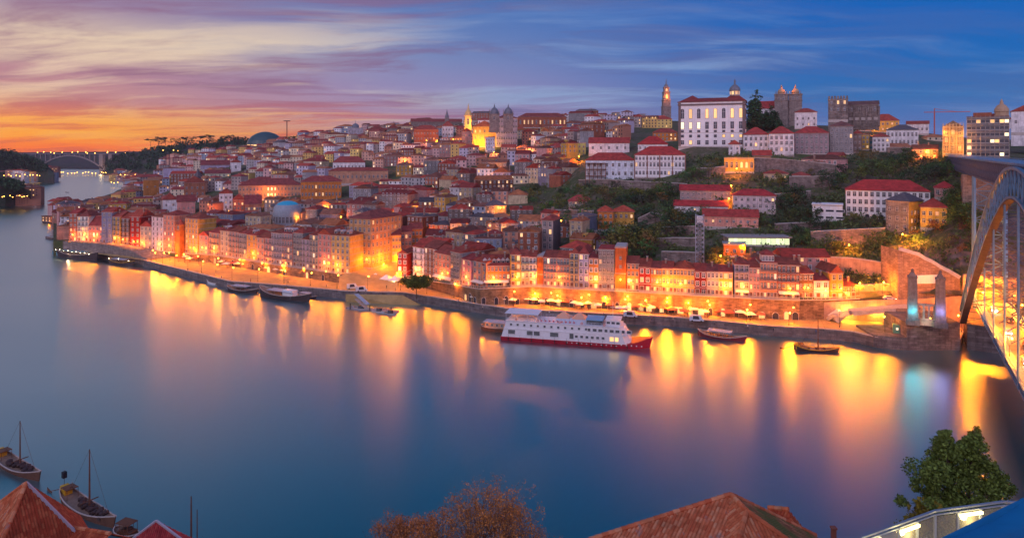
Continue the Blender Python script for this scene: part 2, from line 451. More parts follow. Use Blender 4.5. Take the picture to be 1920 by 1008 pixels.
for a, b in zip(loc, loc[1:]):
    d = (b - a); nrm = Vector((-d.y, d.x, 0)).normalized()
    mb.obox((a + b) / 2 + nrm * .45 + Vector((0, 0, QZ + .17)), d / 2, nrm * .6, (0, 0, .11))
mb.build('coping', M_TRIM, qw)
# higher wall under the western houses
hw = thing('embankment_wall', 'tall grey granite embankment wall under the westernmost riverside houses', 'wall', qpts[0])
mb = MB(); o0 = qpts[0]
hp = [(Vector(((a - 960) / FP * y, y, 0))) for a, y in ((118, 436), (160, 431), (205, 424), (245, 414), (276, 400))]
hz = {0: 9.9, 1: 9.8, 2: 9.2, 3: 7.2, 4: 4.2}
for i in range(4):
    a, b = hp[i] - o0, hp[i + 1] - o0
    d = b - a; nrm = Vector((-d.y, d.x, 0)).normalized() * 14
    A, B, C, D = a, b, b + nrm, a + nrm
    mb.add([(A.x, A.y, -2), (B.x, B.y, -2), (C.x, C.y, -2), (D.x, D.y, -2), (A.x, A.y, hz[i]), (B.x, B.y, hz[i + 1]), (C.x, C.y, hz[i + 1]), (D.x, D.y, hz[i])],
           [(0, 3, 2, 1), (4, 5, 6, 7), (0, 1, 5, 4), (2, 3, 7, 6), (3, 0, 4, 7), (1, 2, 6, 5)])
mb.build('wall_face', M_GRANITE, hw)

# far banks: wooded hills on both sides of the river mouth
M_FARHILL = soil('far_hill_ground', (.05, .05, .05, 1), (.04, .06, .04, 1), (.10, .07, .06, 1), .01)
def hill_mesh(name, skyline, foot, depth_back, zback):
    """skyline, foot: lists of (px, py, Y)"""
    mb = MB(); vs = []
    for (px, py, Y), (qx, qy, Q) in zip(skyline, foot):
        f = P(qx, qy, Q); s_ = P(px, py, Y)
        vs += [(f.x, f.y, -2), (f.x, f.y, max(f.z, 1.)), f.lerp(s_, .5) + Vector((0, 0, (s_.z - f.z) * .12)), s_, (s_.x * (1 + depth_back), s_.y * (1 + depth_back), zback)]
    n = len(skyline)
    mb.add(vs, [(i * 5 + j, (i + 1) * 5 + j, (i + 1) * 5 + j + 1, i * 5 + j + 1) for i in range(n - 1) for j in range(4)])
    return tag(mb.build(name, M_FARHILL), kind='structure')
hill_mesh('wooded_hill', [(196, 300, 2050), (240, 290, 1900), (290, 281, 1750), (340, 272, 1650), (420, 266, 1600), (500, 262, 1550), (560, 262, 1500), (640, 262, 1400)],
          [(196, 327, 1850), (215, 328, 1800), (240, 338, 1500), (300, 340, 1350), (380, 330, 1300), (460, 320, 1280), (540, 315, 1250), (640, 310, 1250)], .5, 40)
hill_mesh('southern_hill', [(-250, 275, 1500), (-60, 276, 1450), (0, 282, 1450), (30, 287, 1450), (60, 296, 1420), (88, 310, 1400), (100, 322, 1400)],
          [(-250, 352, 1210), (-60, 344, 1300), (0, 336, 1420), (30, 333, 1440), (60, 330, 1460), (90, 328.5, 1380), (102, 328, 1370)], .35, 10)
hill_mesh('southern_spit', [(-250, 330, 800), (-40, 335, 800), (10, 342, 810), (34, 349, 810), (48, 354, 800), (58, 357, 790)],
          [(-250, 372, 760), (-40, 372, 800), (10, 371, 815), (34, 366, 830), (50, 362, 840), (60, 361, 850)], .08, 0)
hill_mesh('distant_coast', [(-200, 285, 2650), (0, 286, 2650), (120, 285, 2600), (240, 284, 2600), (400, 283, 2600)],
          [(-200, 298, 2500), (0, 305, 2450), (120, 312, 2400), (240, 316, 2300), (400, 316, 2300)], .01, 30)

# ground under the viewer's own bank
M_BANK = soil('south_bank_ground', (.06, .06, .04, 1), (.05, .06, .03, 1), (.10, .08, .06, 1), .1)
mb = MB(); prof = [(-60, 62), (6, 60.0), (19, 58.2), (22, 49), (45, 37), (70, 24), (100, 6), (108, 3.4), (113, 3.2), (113.2, -2)]
xs = [-260, -120, -60, -20, 0, 20, 40, 80, 160]
mb.add([(x, y, z) for x in xs for y, z in prof], [(i * len(prof) + j, (i + 1) * len(prof) + j, (i + 1) * len(prof) + j + 1, i * len(prof) + j + 1) for i in range(len(xs) - 1) for j in range(len(prof) - 1)])
tag(mb.build('south_bank_terrain', M_BANK), kind='structure')
# ------------------------------------------------------------------ building kit
MESH = {}
def cached(key, fn):
    if key not in MESH: MESH[key] = fn()
    return MESH[key]
def window_mesh(w, h, kind='dark', arch=False, cross=True, trim=None):
    """a framed window, wall plane y = 0, facing -y, origin at its middle"""
    w, h = round(w, 1), round(h, 1)
    glass = {'dark': M_GLASS, 'lit': M_LIT, 'white': M_LITW}[kind]
    tm = trim or M_TRIM
    def make():
        mb = MB(); f = min(.18, w * .16)
        a, b = w / 2, h / 2
        if not arch:
            mb.box(-a - f, a + f, -.12, 0, b, b + f); mb.box(-a - f, a + f, -.16, 0, -b - f, -b)
            mb.box(-a - f, -a, -.12, 0, -b, b); mb.box(a, a + f, -.12, 0, -b, b)
            mb.add([(-a, -.03, -b), (a, -.03, -b), (a, -.03, b), (-a, -.03, b)], [(0, 1, 2, 3)], 1)
        else:
            s = b - a; pts = [(-a, -b), (a, -b)] + [(a * math.cos(math.pi * i / 8), s + a * math.sin(math.pi * i / 8)) for i in range(9)]
            mb.add([(x, -.03, z) for x, z in pts], [tuple(range(len(pts)))], 1)
            o = a + f; out = [(-o, -b), (o, -b)] + [(o * math.cos(math.pi * i / 8), s + o * math.sin(math.pi * i / 8)) for i in range(9)]
            n = len(pts)
            for i in range(1, n):
                j = (i + 1) % n
                mb.add([(pts[i][0], -.12, pts[i][1]), (out[i][0], -.12, out[i][1]), (out[j][0], -.12, out[j][1]), (pts[j][0], -.12, pts[j][1]),
                        (out[i][0], 0, out[i][1]), (out[j][0], 0, out[j][1])], [(0, 1, 2, 3), (1, 4, 5, 2)])
            mb.box(-o, o, -.16, 0, -b - f, -b)
        if cross:
            t_ = .05; mb.box(-t_, t_, -.07, -.02, -b, b if not arch else b - .05, 2); mb.box(-a, a, -.065, -.021, h * .12, h * .12 + 2 * t_, 2)
        return mb.mesh('window', [tm, glass, M_WHITE])
    return cached(('win', w, h, kind, arch, cross, tm.name), make)
def door_mesh(w, h, arch=False):
    w, h = round(w, 1), round(h, 1)
    def make():
        mb = MB(); a = w / 2
        mb.box(-a - .2, -a, -.14, 0, 0, h); mb.box(a, a + .2, -.14, 0, 0, h); mb.box(-a - .2, a + .2, -.14, 0, h, h + .22)
        mb.add([(-a, -.03, 0), (a, -.03, 0), (a, -.03, h), (-a, -.03, h)], [(0, 1, 2, 3)], 1)
        return mb.mesh('door', [M_TRIM, M_WOOD])
    return cached(('door', w, h), make)
def balcony_mesh(L):
    L = round(L * 2) / 2
    def make():
        mb = MB(); mb.box(-L / 2, L / 2, -.7, 0, -.12, 0)
        mb.box(-L / 2, L / 2, -.7, -.66, .92, .98, 1)
        n = max(3, int(L / .3))
        for i in range(n + 1):
            x = -L / 2 + L * i / n; mb.box(x - .02, x + .02, -.69, -.67, 0, .92, 1)
        for x in (-L / 2, L / 2 - .04): mb.box(x, x + .04, -.66, 0, .92, .98, 1)
        return mb.mesh('balcony', [M_TRIM, M_IRON])
    return cached(('bal', L), make)
def awning_mesh(L, mat):
    L = round(L * 2) / 2
    def make():
        mb = MB()
        mb.add([(-L / 2, 0, .6), (L / 2, 0, .6), (L / 2, -1.8, 0), (-L / 2, -1.8, 0), (-L / 2, 0, .54), (L / 2, 0, .54), (L / 2, -1.8, -.06), (-L / 2, -1.8, -.06), (L / 2, -1.8, -.3), (-L / 2, -1.8, -.3)],
               [(0, 3, 2, 1), (4, 5, 6, 7), (3, 7, 6, 2), (0, 4, 7, 3), (1, 2, 6, 5), (7, 9, 8, 6)])
        return mb.mesh('awning', [mat])
    return cached(('awn', L, mat.name), make)
def roof_mb(kind, w, d, rh, oh=.45, z=0., mb=None, m=0):
    """roof over a body x -w/2..w/2, y 0..d"""
    mb = mb or MB(); x0, x1, y0, y1 = -w / 2 - oh, w / 2 + oh, -oh, d + oh
    yc, xc, t_ = d / 2, 0, .16
    if kind == 'flat':
        mb.box(x0 + .2, x1 - .2, y0 + .2, y1 - .2, z, z + .3, m); return mb
    if kind == 'gable_x': A, B = (x0, yc), (x1, yc)
    elif kind == 'gable_y': A, B = (xc, y0), (xc, y1)
    else:
        if w >= d: q = max(0, (x1 - x0) / 2 - (y1 - y0) / 2); A, B = (-q - .01, yc), (q + .01, yc)
        else: q = max(0, (y1 - y0) / 2 - (x1 - x0) / 2); A, B = (xc, yc - q - .01), (xc, yc + q + .01)
    v = [(x0, y0, z), (x1, y0, z), (x1, y1, z), (x0, y1, z), (A[0], A[1], z + rh), (B[0], B[1], z + rh),
         (x0, y0, z - t_), (x1, y0, z - t_), (x1, y1, z - t_), (x0, y1, z - t_)]
    if kind == 'gable_y' or (kind == 'hip' and w < d): fs = [(0, 1, 4), (1, 2, 5, 4), (2, 3, 5), (3, 0, 4, 5)]
    else: fs = [(0, 1, 5, 4), (1, 2, 5), (2, 3, 4, 5), (3, 0, 4)]
    fs += [(6, 9, 8, 7), (0, 6, 7, 1), (1, 7, 8, 2), (2, 8, 9, 3), (3, 9, 6, 0)]
    mb.add(v, fs, m)
    return mb
def wall_mb(w, d, h, below=5., band=(), cornice=True, plinth=True, gable=None, rh=0, mb=None, ms=(0, 1)):
    mb = mb or MB()
    mb.box(-w / 2, w / 2, 0, d, -below, h, ms[0])
    if gable == 'y':      # gable end faces the front
        mb.add([(-w / 2, .0, h), (w / 2, .0, h), (0, .0, h + rh), (-w / 2, d, h), (w / 2, d, h), (0, d, h + rh)], [(0, 1, 2), (4, 3, 5)], ms[0])
    if gable == 'x':
        mb.add([(-w / 2, 0, h), (-w / 2, d, h), (-w / 2, d / 2, h + rh), (w / 2, 0, h), (w / 2, d, h), (w / 2, d / 2, h + rh)], [(1, 0, 2), (3, 4, 5)], ms[0])
    if cornice: mb.box(-w / 2 - .22, w / 2 + .22, -.22, d + .22, h - .42, h - .17, ms[1])
    if plinth: mb.box(-w / 2 - .05, w / 2 + .05, -.06, d + .05, -1.2, .7, ms[1])
    for z in band: mb.box(-w / 2 - .04, w / 2 + .04, -.09, d + .04, z - .12, z + .12, ms[1])
    return mb
def put_windows(root, w, zs, n, ww, wh, lit=0.08, arch=False, rr=None, skip=(), kinds=None, margin=None, x0=None, x1=None, side=None, d=0, trim=None, cross=True, white=0.0):
    rr = rr or rnd
    a, b = (-w / 2, w / 2) if x0 is None else (x0, x1)
    st = (b - a) / n
    for j, z in enumerate(zs):
        for i in range(n):
            if (j, i) in skip: continue
            kd = kinds(j, i) if kinds else ('lit' if rr.random() < lit else ('white' if rr.random() < white else 'dark'))
            x = a + st * (i + .5)
            me = window_mesh(ww, wh if not isinstance(wh, (list, tuple)) else wh[j], kd, arch, cross, trim)
            if side is None: link('window', me, root, (x, 0, z))
            elif side > 0: link('window', me, root, (w / 2, x + w / 2 if False else x, z), math.pi / 2)
            else: link('window', me, root, (-w / 2, x, z), -math.pi / 2)
def S(px, py, Y):                                 # point on the hill seen at a photo pixel (at depth Y where the hill does not reach)
    if 100 <= px <= 2190 and rowpx(T(px, NR - 1)) < py - .5 and rowpx(T(px, 0)) > py: return G(px, py)
    return P(px, py, Y)
LASTY = [0.]
def fronted(px0, px1, Y, rz, base):
    """front wall between two photo columns on the ground row base, turned by rz degrees: middle of its foot, width"""
    pc = (px0 + px1) / 2; p = S(pc, base, Y); LASTY[0] = p.y
    c, s = math.cos(R(rz)), math.sin(R(rz)); ws = []
    for u in ((px0 - 960) / FP, (px1 - 960) / FP):
        ws.append((u * p.y - p.x) / (c - u * s))
    w = ws[1] - ws[0]; m = (ws[0] + ws[1]) / 2
    return Vector((p.x + c * m, p.y + s * m, p.z)), w
SKY_ROOF = (.32, .075, .055)
BIG = []                                           # footprints to keep the procedural houses clear of: (px0, px1, lowest row kept visible, depth)
LAND = []                                          # named places the house labels refer to
def block(name, label, cat, px0, px1, Y, rz, base, eave, depth, color, roof='hip', rpeak=None, rcol=SKY_ROOF, rows=(), n=5, ww=1.1, wh=1.8, lit=.06,
          group=None, below=8., clear=True, landmark=None, band=(), side=None, side_n=3, mat=None, roofmat=None, gable=None, arch=False, chim=0, white=0., kinds=None, trim=None, oh=.5, cross=True):
    o, w = fronted(px0, px1, Y, rz, base); Y = LASTY[0]; h = (base - eave) * Y / FP
    rh = ((eave - rpeak) * Y / FP) if rpeak is not None else w * .16
    t_ = thing(name, label, cat, o, R(rz), group)
    g_ = 'x' if roof == 'gable_x' else ('y' if roof == 'gable_y' else None)
    zb = [(base - b) * Y / FP for b in band]
    wall_mb(w, depth, h, below, zb, gable=g_, rh=rh * .93).build('wall', [mat or M_PLASTER, trim or M_TRIM], t_, color=color)
    ro = roof_mb(roof, w, depth, rh, oh, h).build('roof', roofmat or M_ROOF, t_, color=rcol)
    zs = [(base - b) * Y / FP for b in rows]
    if zs: put_windows(t_, w, zs, n, ww, wh, lit, arch, kinds=kinds, trim=trim, cross=cross, white=white)
    if side and zs: put_windows(t_, w, zs, side_n, ww, wh, lit, arch, x0=0, x1=depth, side=side, trim=trim, cross=cross)
    for i in range(chim):
        mb = MB(); cx_ = w * (rnd.random() * .7 - .35); mb.box(cx_ - .4, cx_ + .4, depth * .35, depth * .35 + .7, h + rh * .3, h + rh + 1.1); mb.box(cx_ - .5, cx_ + .5, depth * .35 - .1, depth * .35 + .8, h + rh + 1.1, h + rh + 1.3, 1)
        mb.build('chimney', [M_PLASTER, M_TRIM], ro, color=(.4, .3, .26))
    if clear: BIG.append((min(px0, px1) - 2, max(px0, px1) + 2, base - 2, Y))
    if landmark: LAND.append((landmark, (px0 + px1) / 2, (base + eave) / 2))
    return t_, w, h
CREAM, WHITE, PINK, OCHRE, GREY, STONE, REDW, BRICK = (.62, .52, .38), (.74, .72, .73), (.58, .36, .34), (.62, .40, .13), (.36, .35, .36), (.30, .25, .23), (.42, .07, .05), (.40, .18, .12)
ORANGEW, LILAC, BLUEG, BROWN, YELLOW, GREENW = (.64, .29, .10), (.46, .42, .52), (.28, .33, .42), (.25, .15, .11), (.70, .50, .16), (.32, .44, .32)

def upl(px, py, Y, watts, col=ORANGE, name=None, **kw):   # a floodlight set on the ground
    p = P(px, py, Y)
    return p

# ------------------------------------------------------------------ landmarks on the hill
# the palace
t_, w, h = block('bishops_palace', 'huge white baroque palace with eight tall window bays and a small cupola on the hilltop', 'palace', 1272, 1397, 440, -21, 276, 190, 26, WHITE,
                 roof='hip', rpeak=181, rcol=(.26, .05, .045), landmark='the white hilltop palace', band=(249, 196), mat=M_WHITE, oh=.9, trim=M_TRIM)
Yp = LASTY[0] / FP
zf = lambda b: (276 - b) * Yp
DARKTRIM = pmat('dark_granite_trim', (.16, .12, .115), .85, var=.2)
litA, litB = {1, 3, 4, 6, 7}, {0, 1, 2}
put_windows(t_, w, [zf(212.5)], 8, 1.9, 6.4, arch=True, kinds=lambda j, i: 'lit' if i in litA else 'dark', trim=DARKTRIM)
put_windows(t_, w, [zf(235)], 8, 1.9, 4.4, kinds=lambda j, i: 'white' if i in litB else 'dark', trim=DARKTRIM)
put_windows(t_, w, [zf(246), zf(255)], 8, 1.6, [1.2, 1.6], kinds=lambda j, i: 'lit' if j == 1 and i in (5, 6, 7) else 'dark', trim=DARKTRIM, cross=False)
put_windows(t_, w, [zf(267)], 8, 1.8, 2.6, kinds=lambda j, i: 'lit' if i in (1,) else 'dark', trim=DARKTRIM)
put_windows(t_, w, [zf(214), zf(234)], 4, 1.7, [7., 5.], x0=2, x1=24, side=1, kinds=lambda j, i: 'lit', trim=DARKTRIM)
mb = MB()
for x in (-w / 2, w / 2 - 1.6):
    mb = MB(); mb.box(x - .05, x + 1.65, -.14, 1.6, .8, h - .6); mb.build('corner_pilaster', DARKTRIM, t_)
mb = MB(); mb.box(-w / 2 - .5, w / 2 + .5, -.5, 26.5, h - 2.6, h - 1.5); mb.build('cornice', DARKTRIM, t_)
mb = MB(); mb.add([(-w * .5, 1, h + .2), (-w * .12, 1, h + .2), (-w * .12, 17, h + .2), (-w * .5, 17, h + .2), (-w * .3, 9, h + 5.0)], [(0, 1, 4), (1, 2, 4), (2, 3, 4), (3, 0, 4)])
mb.build('roof', M_ROOF, t_, color=(.24, .05, .045))
mb = MB(); mb.add([(w * .16, 2, h + .2), (w * .52, 2, h + .2), (w * .52, 22, h + .2), (w * .16, 22, h + .2), (w * .34, 12, h + 6.5)], [(0, 1, 4), (1, 2, 4), (2, 3, 4), (3, 0, 4)])
mb.build('roof', M_ROOF, t_, color=(.24, .05, .045))
cu = MB(); cu.lathe([(3.2, 0), (3.2, 3.6)], 8, (w * .34, 10, h + 4)); cu.lathe([(3.9, 3.6), (3.7, 4.1), (3., 5.8), (1.6, 7.2), (.6, 7.9), (.5, 9.6), (.75, 9.7), (.0, 11.6)], 16, (w * .34, 10, h + 4), 1)
cup = cu.build('cupola', [M_TRIM, M_LEAD], t_)
for i in range(8):
    an = math.pi * 2 * (i + .5) / 8
    mb = MB(); link('window', window_mesh(1.5, 2.2, 'lit'), cup, (w * .34 + 2.98 * math.sin(an), 10 - 2.98 * math.cos(an), h + 5.9), an)

# clerics' bell tower far behind
o = S(1249, 228, 1000)
t_ = thing('bell_tower', 'tall slender granite bell tower with lit upper belfry rising left of the white palace'.replace(' left of', ' beside'), 'tower', o)
mb = MB()
for z0, z1, a in ((-8, 18, 5.0), (18, 19, 5.5), (19, 26, 4.5), (26, 27, 5.0)): mb.box(-a, a, -a, a, z0, z1)
mb.build('shaft', M_GRANITE, t_)
mb = MB()
for z0, z1, a in ((27, 36, 3.9), (36, 37, 4.5), (37, 42, 3.0), (42, 42.8, 3.4)): mb.box(-a, a, -a, a, z0, z1)
be = mb.build('belfry', M_GRANITE, t_)
for z, hh in ((31.5, 5.6), (39.5, 3)): link('window', window_mesh(2.6 if hh > 4 else 1.8, hh, 'lit', True), be, (0, -3.92 if hh > 4 else -3.02, z))
MB().build
mb = MB(); mb.lathe([(3.0, 42.8), (2.8, 44), (1.6, 46.5), (.7, 47.5), (.5, 50), (.1, 54)], 12); mb.build('cap', M_LEAD, t_, smooth=True)
lamp((0, -9, 30), 2500, parent=t_); lamp((2, -8, 40), 1200, parent=t_)
LAND.append(('the slender bell tower', 1249, 200))

# cathedral with two domed towers
cat_o = S(1475, 238, 500)
t_ = thing('cathedral', 'granite cathedral with two square domed bell towers on the hill crest', 'cathedral', cat_o, R(-24))
def tower(mb, x, y, a, z0, z1):
    mb.box(x - a, x + a, y - a, y + a, z0, z1); mb.box(x - a - .4, x + a + .4, y - a - .4, y + a + .4, z1 - 5.2, z1 - 4.7); mb.box(x - a - .5, x + a + .5, y - a - .5, y + a + .5, z1, z1 + .8)
for x, y in ((-4.5, 0), (7.2, 3.5)):
    mb = MB(); tower(mb, x, y, 5.6, -8, 29)
    tw = mb.build('bell_tower', M_GRANITE, t_)
    for dx_ in (-1.9, 1.9): link('window', window_mesh(1.5, 3.2, 'dark', True), tw, (x + dx_, y - 5.6, 26.))
    mb = MB(); mb.lathe([(3.3, 29.8), (3.3, 31.2), (3.5, 31.3), (3.0, 33.2), (1.9, 34.6), (.8, 35.2), (.7, 36.5), (.9, 36.6), (.1, 38.6)], 14, (x, y, 0))
    mb.build('dome', pmat('sandstone', (.40, .27, .17), .85, var=.2), tw, smooth=True)
    mb = MB()
    for ax in (-1, 1):
        for ay in (-1, 1): mb.tube((x + ax * 4.5, y + ay * 4.5, 29.8), (x + ax * 4.5, y + ay * 4.5, 33), .45, .08, 6)
    mb.build('pinnacle', M_GRANITE, tw)
lamp((2, -3, 36), 1500, parent=t_)
LAND.append(('the twin-towered cathedral', 1475, 170)); BIG.append((1440, 1500, 236, 500))
block('chapter_house', 'white church house with a broad red roof in front of the cathedral towers', 'church house', 1424, 1489, 470, -20, 240, 203, 16, WHITE, 'gable_x', 188, (.34, .055, .05), rows=(220,), n=5, ww=1.4, wh=3, landmark=None)
block('town_house', 'pale house with low red roof right under the cathedral towers, lamp-lit end'.replace('right ', ''), 'house', 1490, 1532, 450, -24, 242, 210, 14, WHITE, 'hip', 202, rows=(222, 233), n=4)
# fortress-like church to the east
t_, w, h = block('stone_church', 'long windowless stone church with buttresses and a gable roof on the skyline', 'church', 1590, 1648, 480, -26, 222, 196, 15, STONE, 'gable_x', 188, (.16, .09, .08), mat=M_RUBBLE, rows=(205,), n=4, ww=1.1, wh=3., landmark='the long stone church')
mb = MB()
for i in range(6): mb.box(-w / 2 + i * w / 5 - .6, -w / 2 + i * w / 5 + .6, -1.2, 0, -6, h - 1.4)
mb.build('buttress', M_RUBBLE, t_)
t_, w, h = block('stone_tower', 'broad ruined stone tower with open battlements beside the long stone church', 'tower', 1553, 1590, 478, -25, 226, 186, 13, STONE, 'flat', 184, STONE, mat=M_RUBBLE, roofmat=M_RUBBLE, rows=(192, 205), n=3, ww=1.3, wh=2.4, lit=.3)
mb = MB()
for i in range(7): mb.box(-w / 2 + i * (w - 1.2) / 6, -w / 2 + i * (w - 1.2) / 6 + 1.2, -.2, 1, h + .3, h + 2.3)
mb.build('battlement', M_RUBBLE, t_)
# buildings along the crest, east part
block('lit_villa', 'brightly floodlit yellow villa with red roof below the long stone church', 'villa', 1634, 1686, 430, -27, 249, 226, 14, YELLOW, 'hip', 213, rows=(232, 242), n=6, wh=1.6, lit=.5, landmark='the floodlit yellow villa')
block('lit_villa', 'lower floodlit cream annex with lamps beside the yellow villa', 'house', 1604, 1634, 428, -27, 246, 221, 12, CREAM, 'hip', 214, rows=(228, 238), n=3, lit=.5)
block('white_building', 'blue-white building with a dark slate roof and tall windows east of the cathedral', 'building', 1662, 1722, 392, -30, 275, 243, 15, WHITE, 'hip', 233, (.10, .10, .13), roofmat=M_SLATE, rows=(252, 266), n=8, ww=.9, wh=2.4, lit=.03, landmark='the slate-roofed white building', side=-1, side_n=3)
block('town_house', 'white house with red roof stepped behind the slate-roofed white building', 'house', 1700, 1742, 440, -30, 252, 232, 12, WHITE, 'gable_x', 226, rows=(242,), n=5, lit=.1)
block('town_house', 'white three-storey house below the floodlit annex', 'house', 1636, 1668, 385, -28, 285, 256, 11, WHITE, 'hip', 248, rows=(263, 272, 280), n=4, ww=1., wh=1.5)
block('town_house', 'narrow yellow house between grey houses under the stone tower', 'house', 1616, 1630, 390, -27, 282, 252, 10, YELLOW, 'flat', 250, rows=(258, 266, 275), n=2, ww=1., wh=1.5)
block('town_house', 'narrow turquoise house squeezed beside the yellow one under the stone tower', 'house', 1630, 1637, 391, -27, 281, 256, 9, (.12, .32, .40), 'flat', 254, rows=(262, 272), n=1, ww=.9, wh=1.4)
block('tenement', 'grey stone tenement with rows of dark balconies under the ruined stone tower', 'tenement', 1556, 1600, 398, -26, 289, 236, 14, GREY, 'hip', 226, (.20, .09, .08), rows=(243, 255, 267, 279), n=5, ww=1.1, wh=2.2, lit=.12, landmark='the grey stone tenement')
block('town_house', 'plain grey house with small windows next to the narrow yellow house', 'house', 1600, 1616, 392, -27, 287, 250, 12, STONE, 'hip', 243, rows=(257, 267, 278), n=2, ww=1., wh=1.5)
# white row under the cathedral
block('row_house', 'long white row house with red roof right below the tall conifers'.replace('right ', ''), 'house', 1394, 1441, 400, -18, 284, 252, 13, WHITE, 'hip', 238, (.36, .06, .05), rows=(260, 271), n=5, ww=1.2, wh=2., landmark='the white conifer row')
block('row_house', 'taller white house with grey stone floor strips in the middle of the hillside row', 'house', 1442, 1489, 396, -19, 292, 250, 13, WHITE, 'hip', 236, (.36, .06, .05), rows=(258, 268, 280), n=5, ww=1.2, wh=2.)
block('row_house', 'mauve-grey four-storey house with red roof ending the hillside row', 'house', 1490, 1554, 396, -21, 290, 249, 14, (.42, .34, .36), 'hip', 236, (.36, .06, .05), rows=(257, 266, 276, 285), n=7, ww=1.1, wh=1.8, lit=.04)
# bright church front in scaffolding and the concrete block beside the upper deck
t_, w, h = block('scaffolded_church', 'narrow church front wrapped in scaffolding and glowing with floodlights', 'church', 1768, 1806, 396, -33, 297, 238, 12, (.46, .34, .22), 'gable_y', 226, (.3, .2, .12), rows=(248, 262, 278), n=3, ww=1.3, wh=2.6, lit=.3, landmark='the floodlit scaffolding')
mb = MB()
for i in range(7):
    x = -w / 2 + w * i / 6; mb.tube((x, -2.2, -2), (x, -2.2, h + 2), .2, n=5)
for j in range(8):
    z = j * h / 7; mb.beam((-w / 2, -2.2, z), (w / 2, -2.2, z), .3); mb.box(-w / 2, w / 2, -2.1, -.6, z - .06, z); mb.beam((-w / 2, -2.2, z), (w / 2, -2.2, z + h / 7), .15)
mb.build('scaffolding', pmat('scaffold_steel', (.45, .36, .22), .5, metal=.3), t_)
for x, z in ((-7, 4), (0, 9), (6, 4), (-4, 15), (5, 14)): lamp((x, -5, z), 1700, (1., .36, .03), .3, t_)
t_, w, h = block('apartment_block', 'grey concrete apartment block with a grid of balconies beside the bridge head', 'apartment block', 1813, 1892, 392, -35, 299, 219, 14, (.33, .31, .32), 'flat', 217, (.2, .07, .06), landmark='the gridded apartment block')
for j in range(6):
    z = 2.6 + j * 3.75
    for i in range(9):
        x = -w / 2 + w * (i + .5) / 9
        link('window', window_mesh(1.9, 1.8, 'white' if rnd.random() < .12 else ('lit' if rnd.random() < .06 else 'dark'), cross=False, trim=M_WHITE), t_, (x, 0, z + .4))
mb = MB()
for j in range(7): mb.box(-w / 2 - .3, w / 2 + .3, -1.3, 0, .8 + j * 3.75, 1.05 + j * 3.75)
for i in range(10): mb.box(-w / 2 + w * i / 9 - .14, -w / 2 + w * i / 9 + .14, -1.28, 0, -1, h + .6)
mb.build('balcony_frame', pmat('concrete', (.30, .27, .26), .85, var=.2), t_)
mb = MB(); mb.box(-w * .35, w * .1, 3, 10, h + .3, h + 2.6); mb.build('roof_hut', M_PLASTER, t_, color=BRICK)
t_ = block('church_tower_house', 'white gabled church with a small red roof behind the apartment block', 'church', 1896, 1950, 420, -36, 250, 208, 16, WHITE, 'gable_y', 196, rows=(228,), n=3)[0]
o = S(1878, 220, 470); t_ = thing('dome_tower', 'small pinkish domed tower peeping over the apartment block', 'tower', o)
mb = MB(); mb.lathe([(4.2, -8), (4.2, 4)], 8); mb.lathe([(4.6, 4), (4.2, 6), (2.6, 8.4), (1.2, 9.3), (1., 11), (.1, 13)], 14); mb.build('drum', pmat('sandstone', (.4, .27, .17)), t_)
mb = MB(); mb.box(-7, 9, 3, 14, -8, -1); roof_mb('hip', 16, 12, 4, .6, -1, mb, 1); mb.build('nave', [M_WHITE, pmat('roof_plain', (.28, .07, .05), .85, var=.3)], t_)

# long white seminary and its neighbours above the rock
t_, w, h = block('white_seminary', 'long white four-storey building with bright red hip roof above the retaining wall', 'building', 1586, 1744, 318, -27, 414, 357, 15, WHITE, 'hip', 338, (.42, .05, .045), mat=M_WHITE, rows=(365, 379.5, 394), n=14, ww=1.25, wh=1.9, lit=.0, side=-1, side_n=3, landmark='the long white seminary', white=.0)
for i in range(9): link('arched_door', window_mesh(1.7, 2.6, 'dark', True, False), t_, (-w / 2 + 9 + i * 2.9, 0, 1.5))
t_, w, h = block('rounded_building', 'low off-white modernist building with ribbon windows beside the long white seminary', 'building', 1523, 1580, 310, -26, 417, 384, 11, WHITE, 'flat', 382, WHITE, roofmat=M_WHITE, mat=M_WHITE, landmark='the low ribbon-windowed building')
for z in (2.4, 5.6):
    for i in range(3): link('ribbon_window', window_mesh(3.4, .9, 'dark', cross=False, trim=M_WHITE), t_, (-w / 2 + 3.2 + i * 4.4, 0, z))
lamp(P(1716, 446, 276), 5200, (1., .42, .03), .3); lamp(P(1746, 440, 282), 3000, (1., .42, .03), .3)
t_, w, h = block('granite_house', 'tall narrow granite house with ochre side wall and slate roof on the rock edge', 'house', 1661, 1704, 284, -58, 440, 376, 12.0, STONE, 'hip', 361, (.10, .10, .11), mat=M_GRANITE, roofmat=M_SLATE, rows=(392, 409, 425), n=3, ww=1.1, wh=1.8, lit=0., landmark='the granite house on the rock')
mb = MB(); mb.box(w / 2 + .01, w / 2 + .08, 0, 12.0, -8, h - .5); mb.build('side_wall', M_PLASTER, t_, color=YELLOW)
put_windows(t_, w + .16, [3, 6.5, 10], 4, .9, 1.7, x0=1, x1=11.5, side=1, lit=.5)
block('ochre_house', 'low ochre house with red roof attached to the granite house on the rock', 'house', 1726, 1776, 292, -30, 430, 388, 10, YELLOW, 'hip', 372, (.40, .07, .05), rows=(400, 414), n=4, ww=1., wh=1.5, lit=.2)
block('town_house', 'small red-roofed house tucked behind the ochre house by the bridge pier', 'house', 1752, 1790, 322, -32, 372, 352, 10, PINK, 'hip', 340, (.40, .05, .05), rows=(360,), n=3)
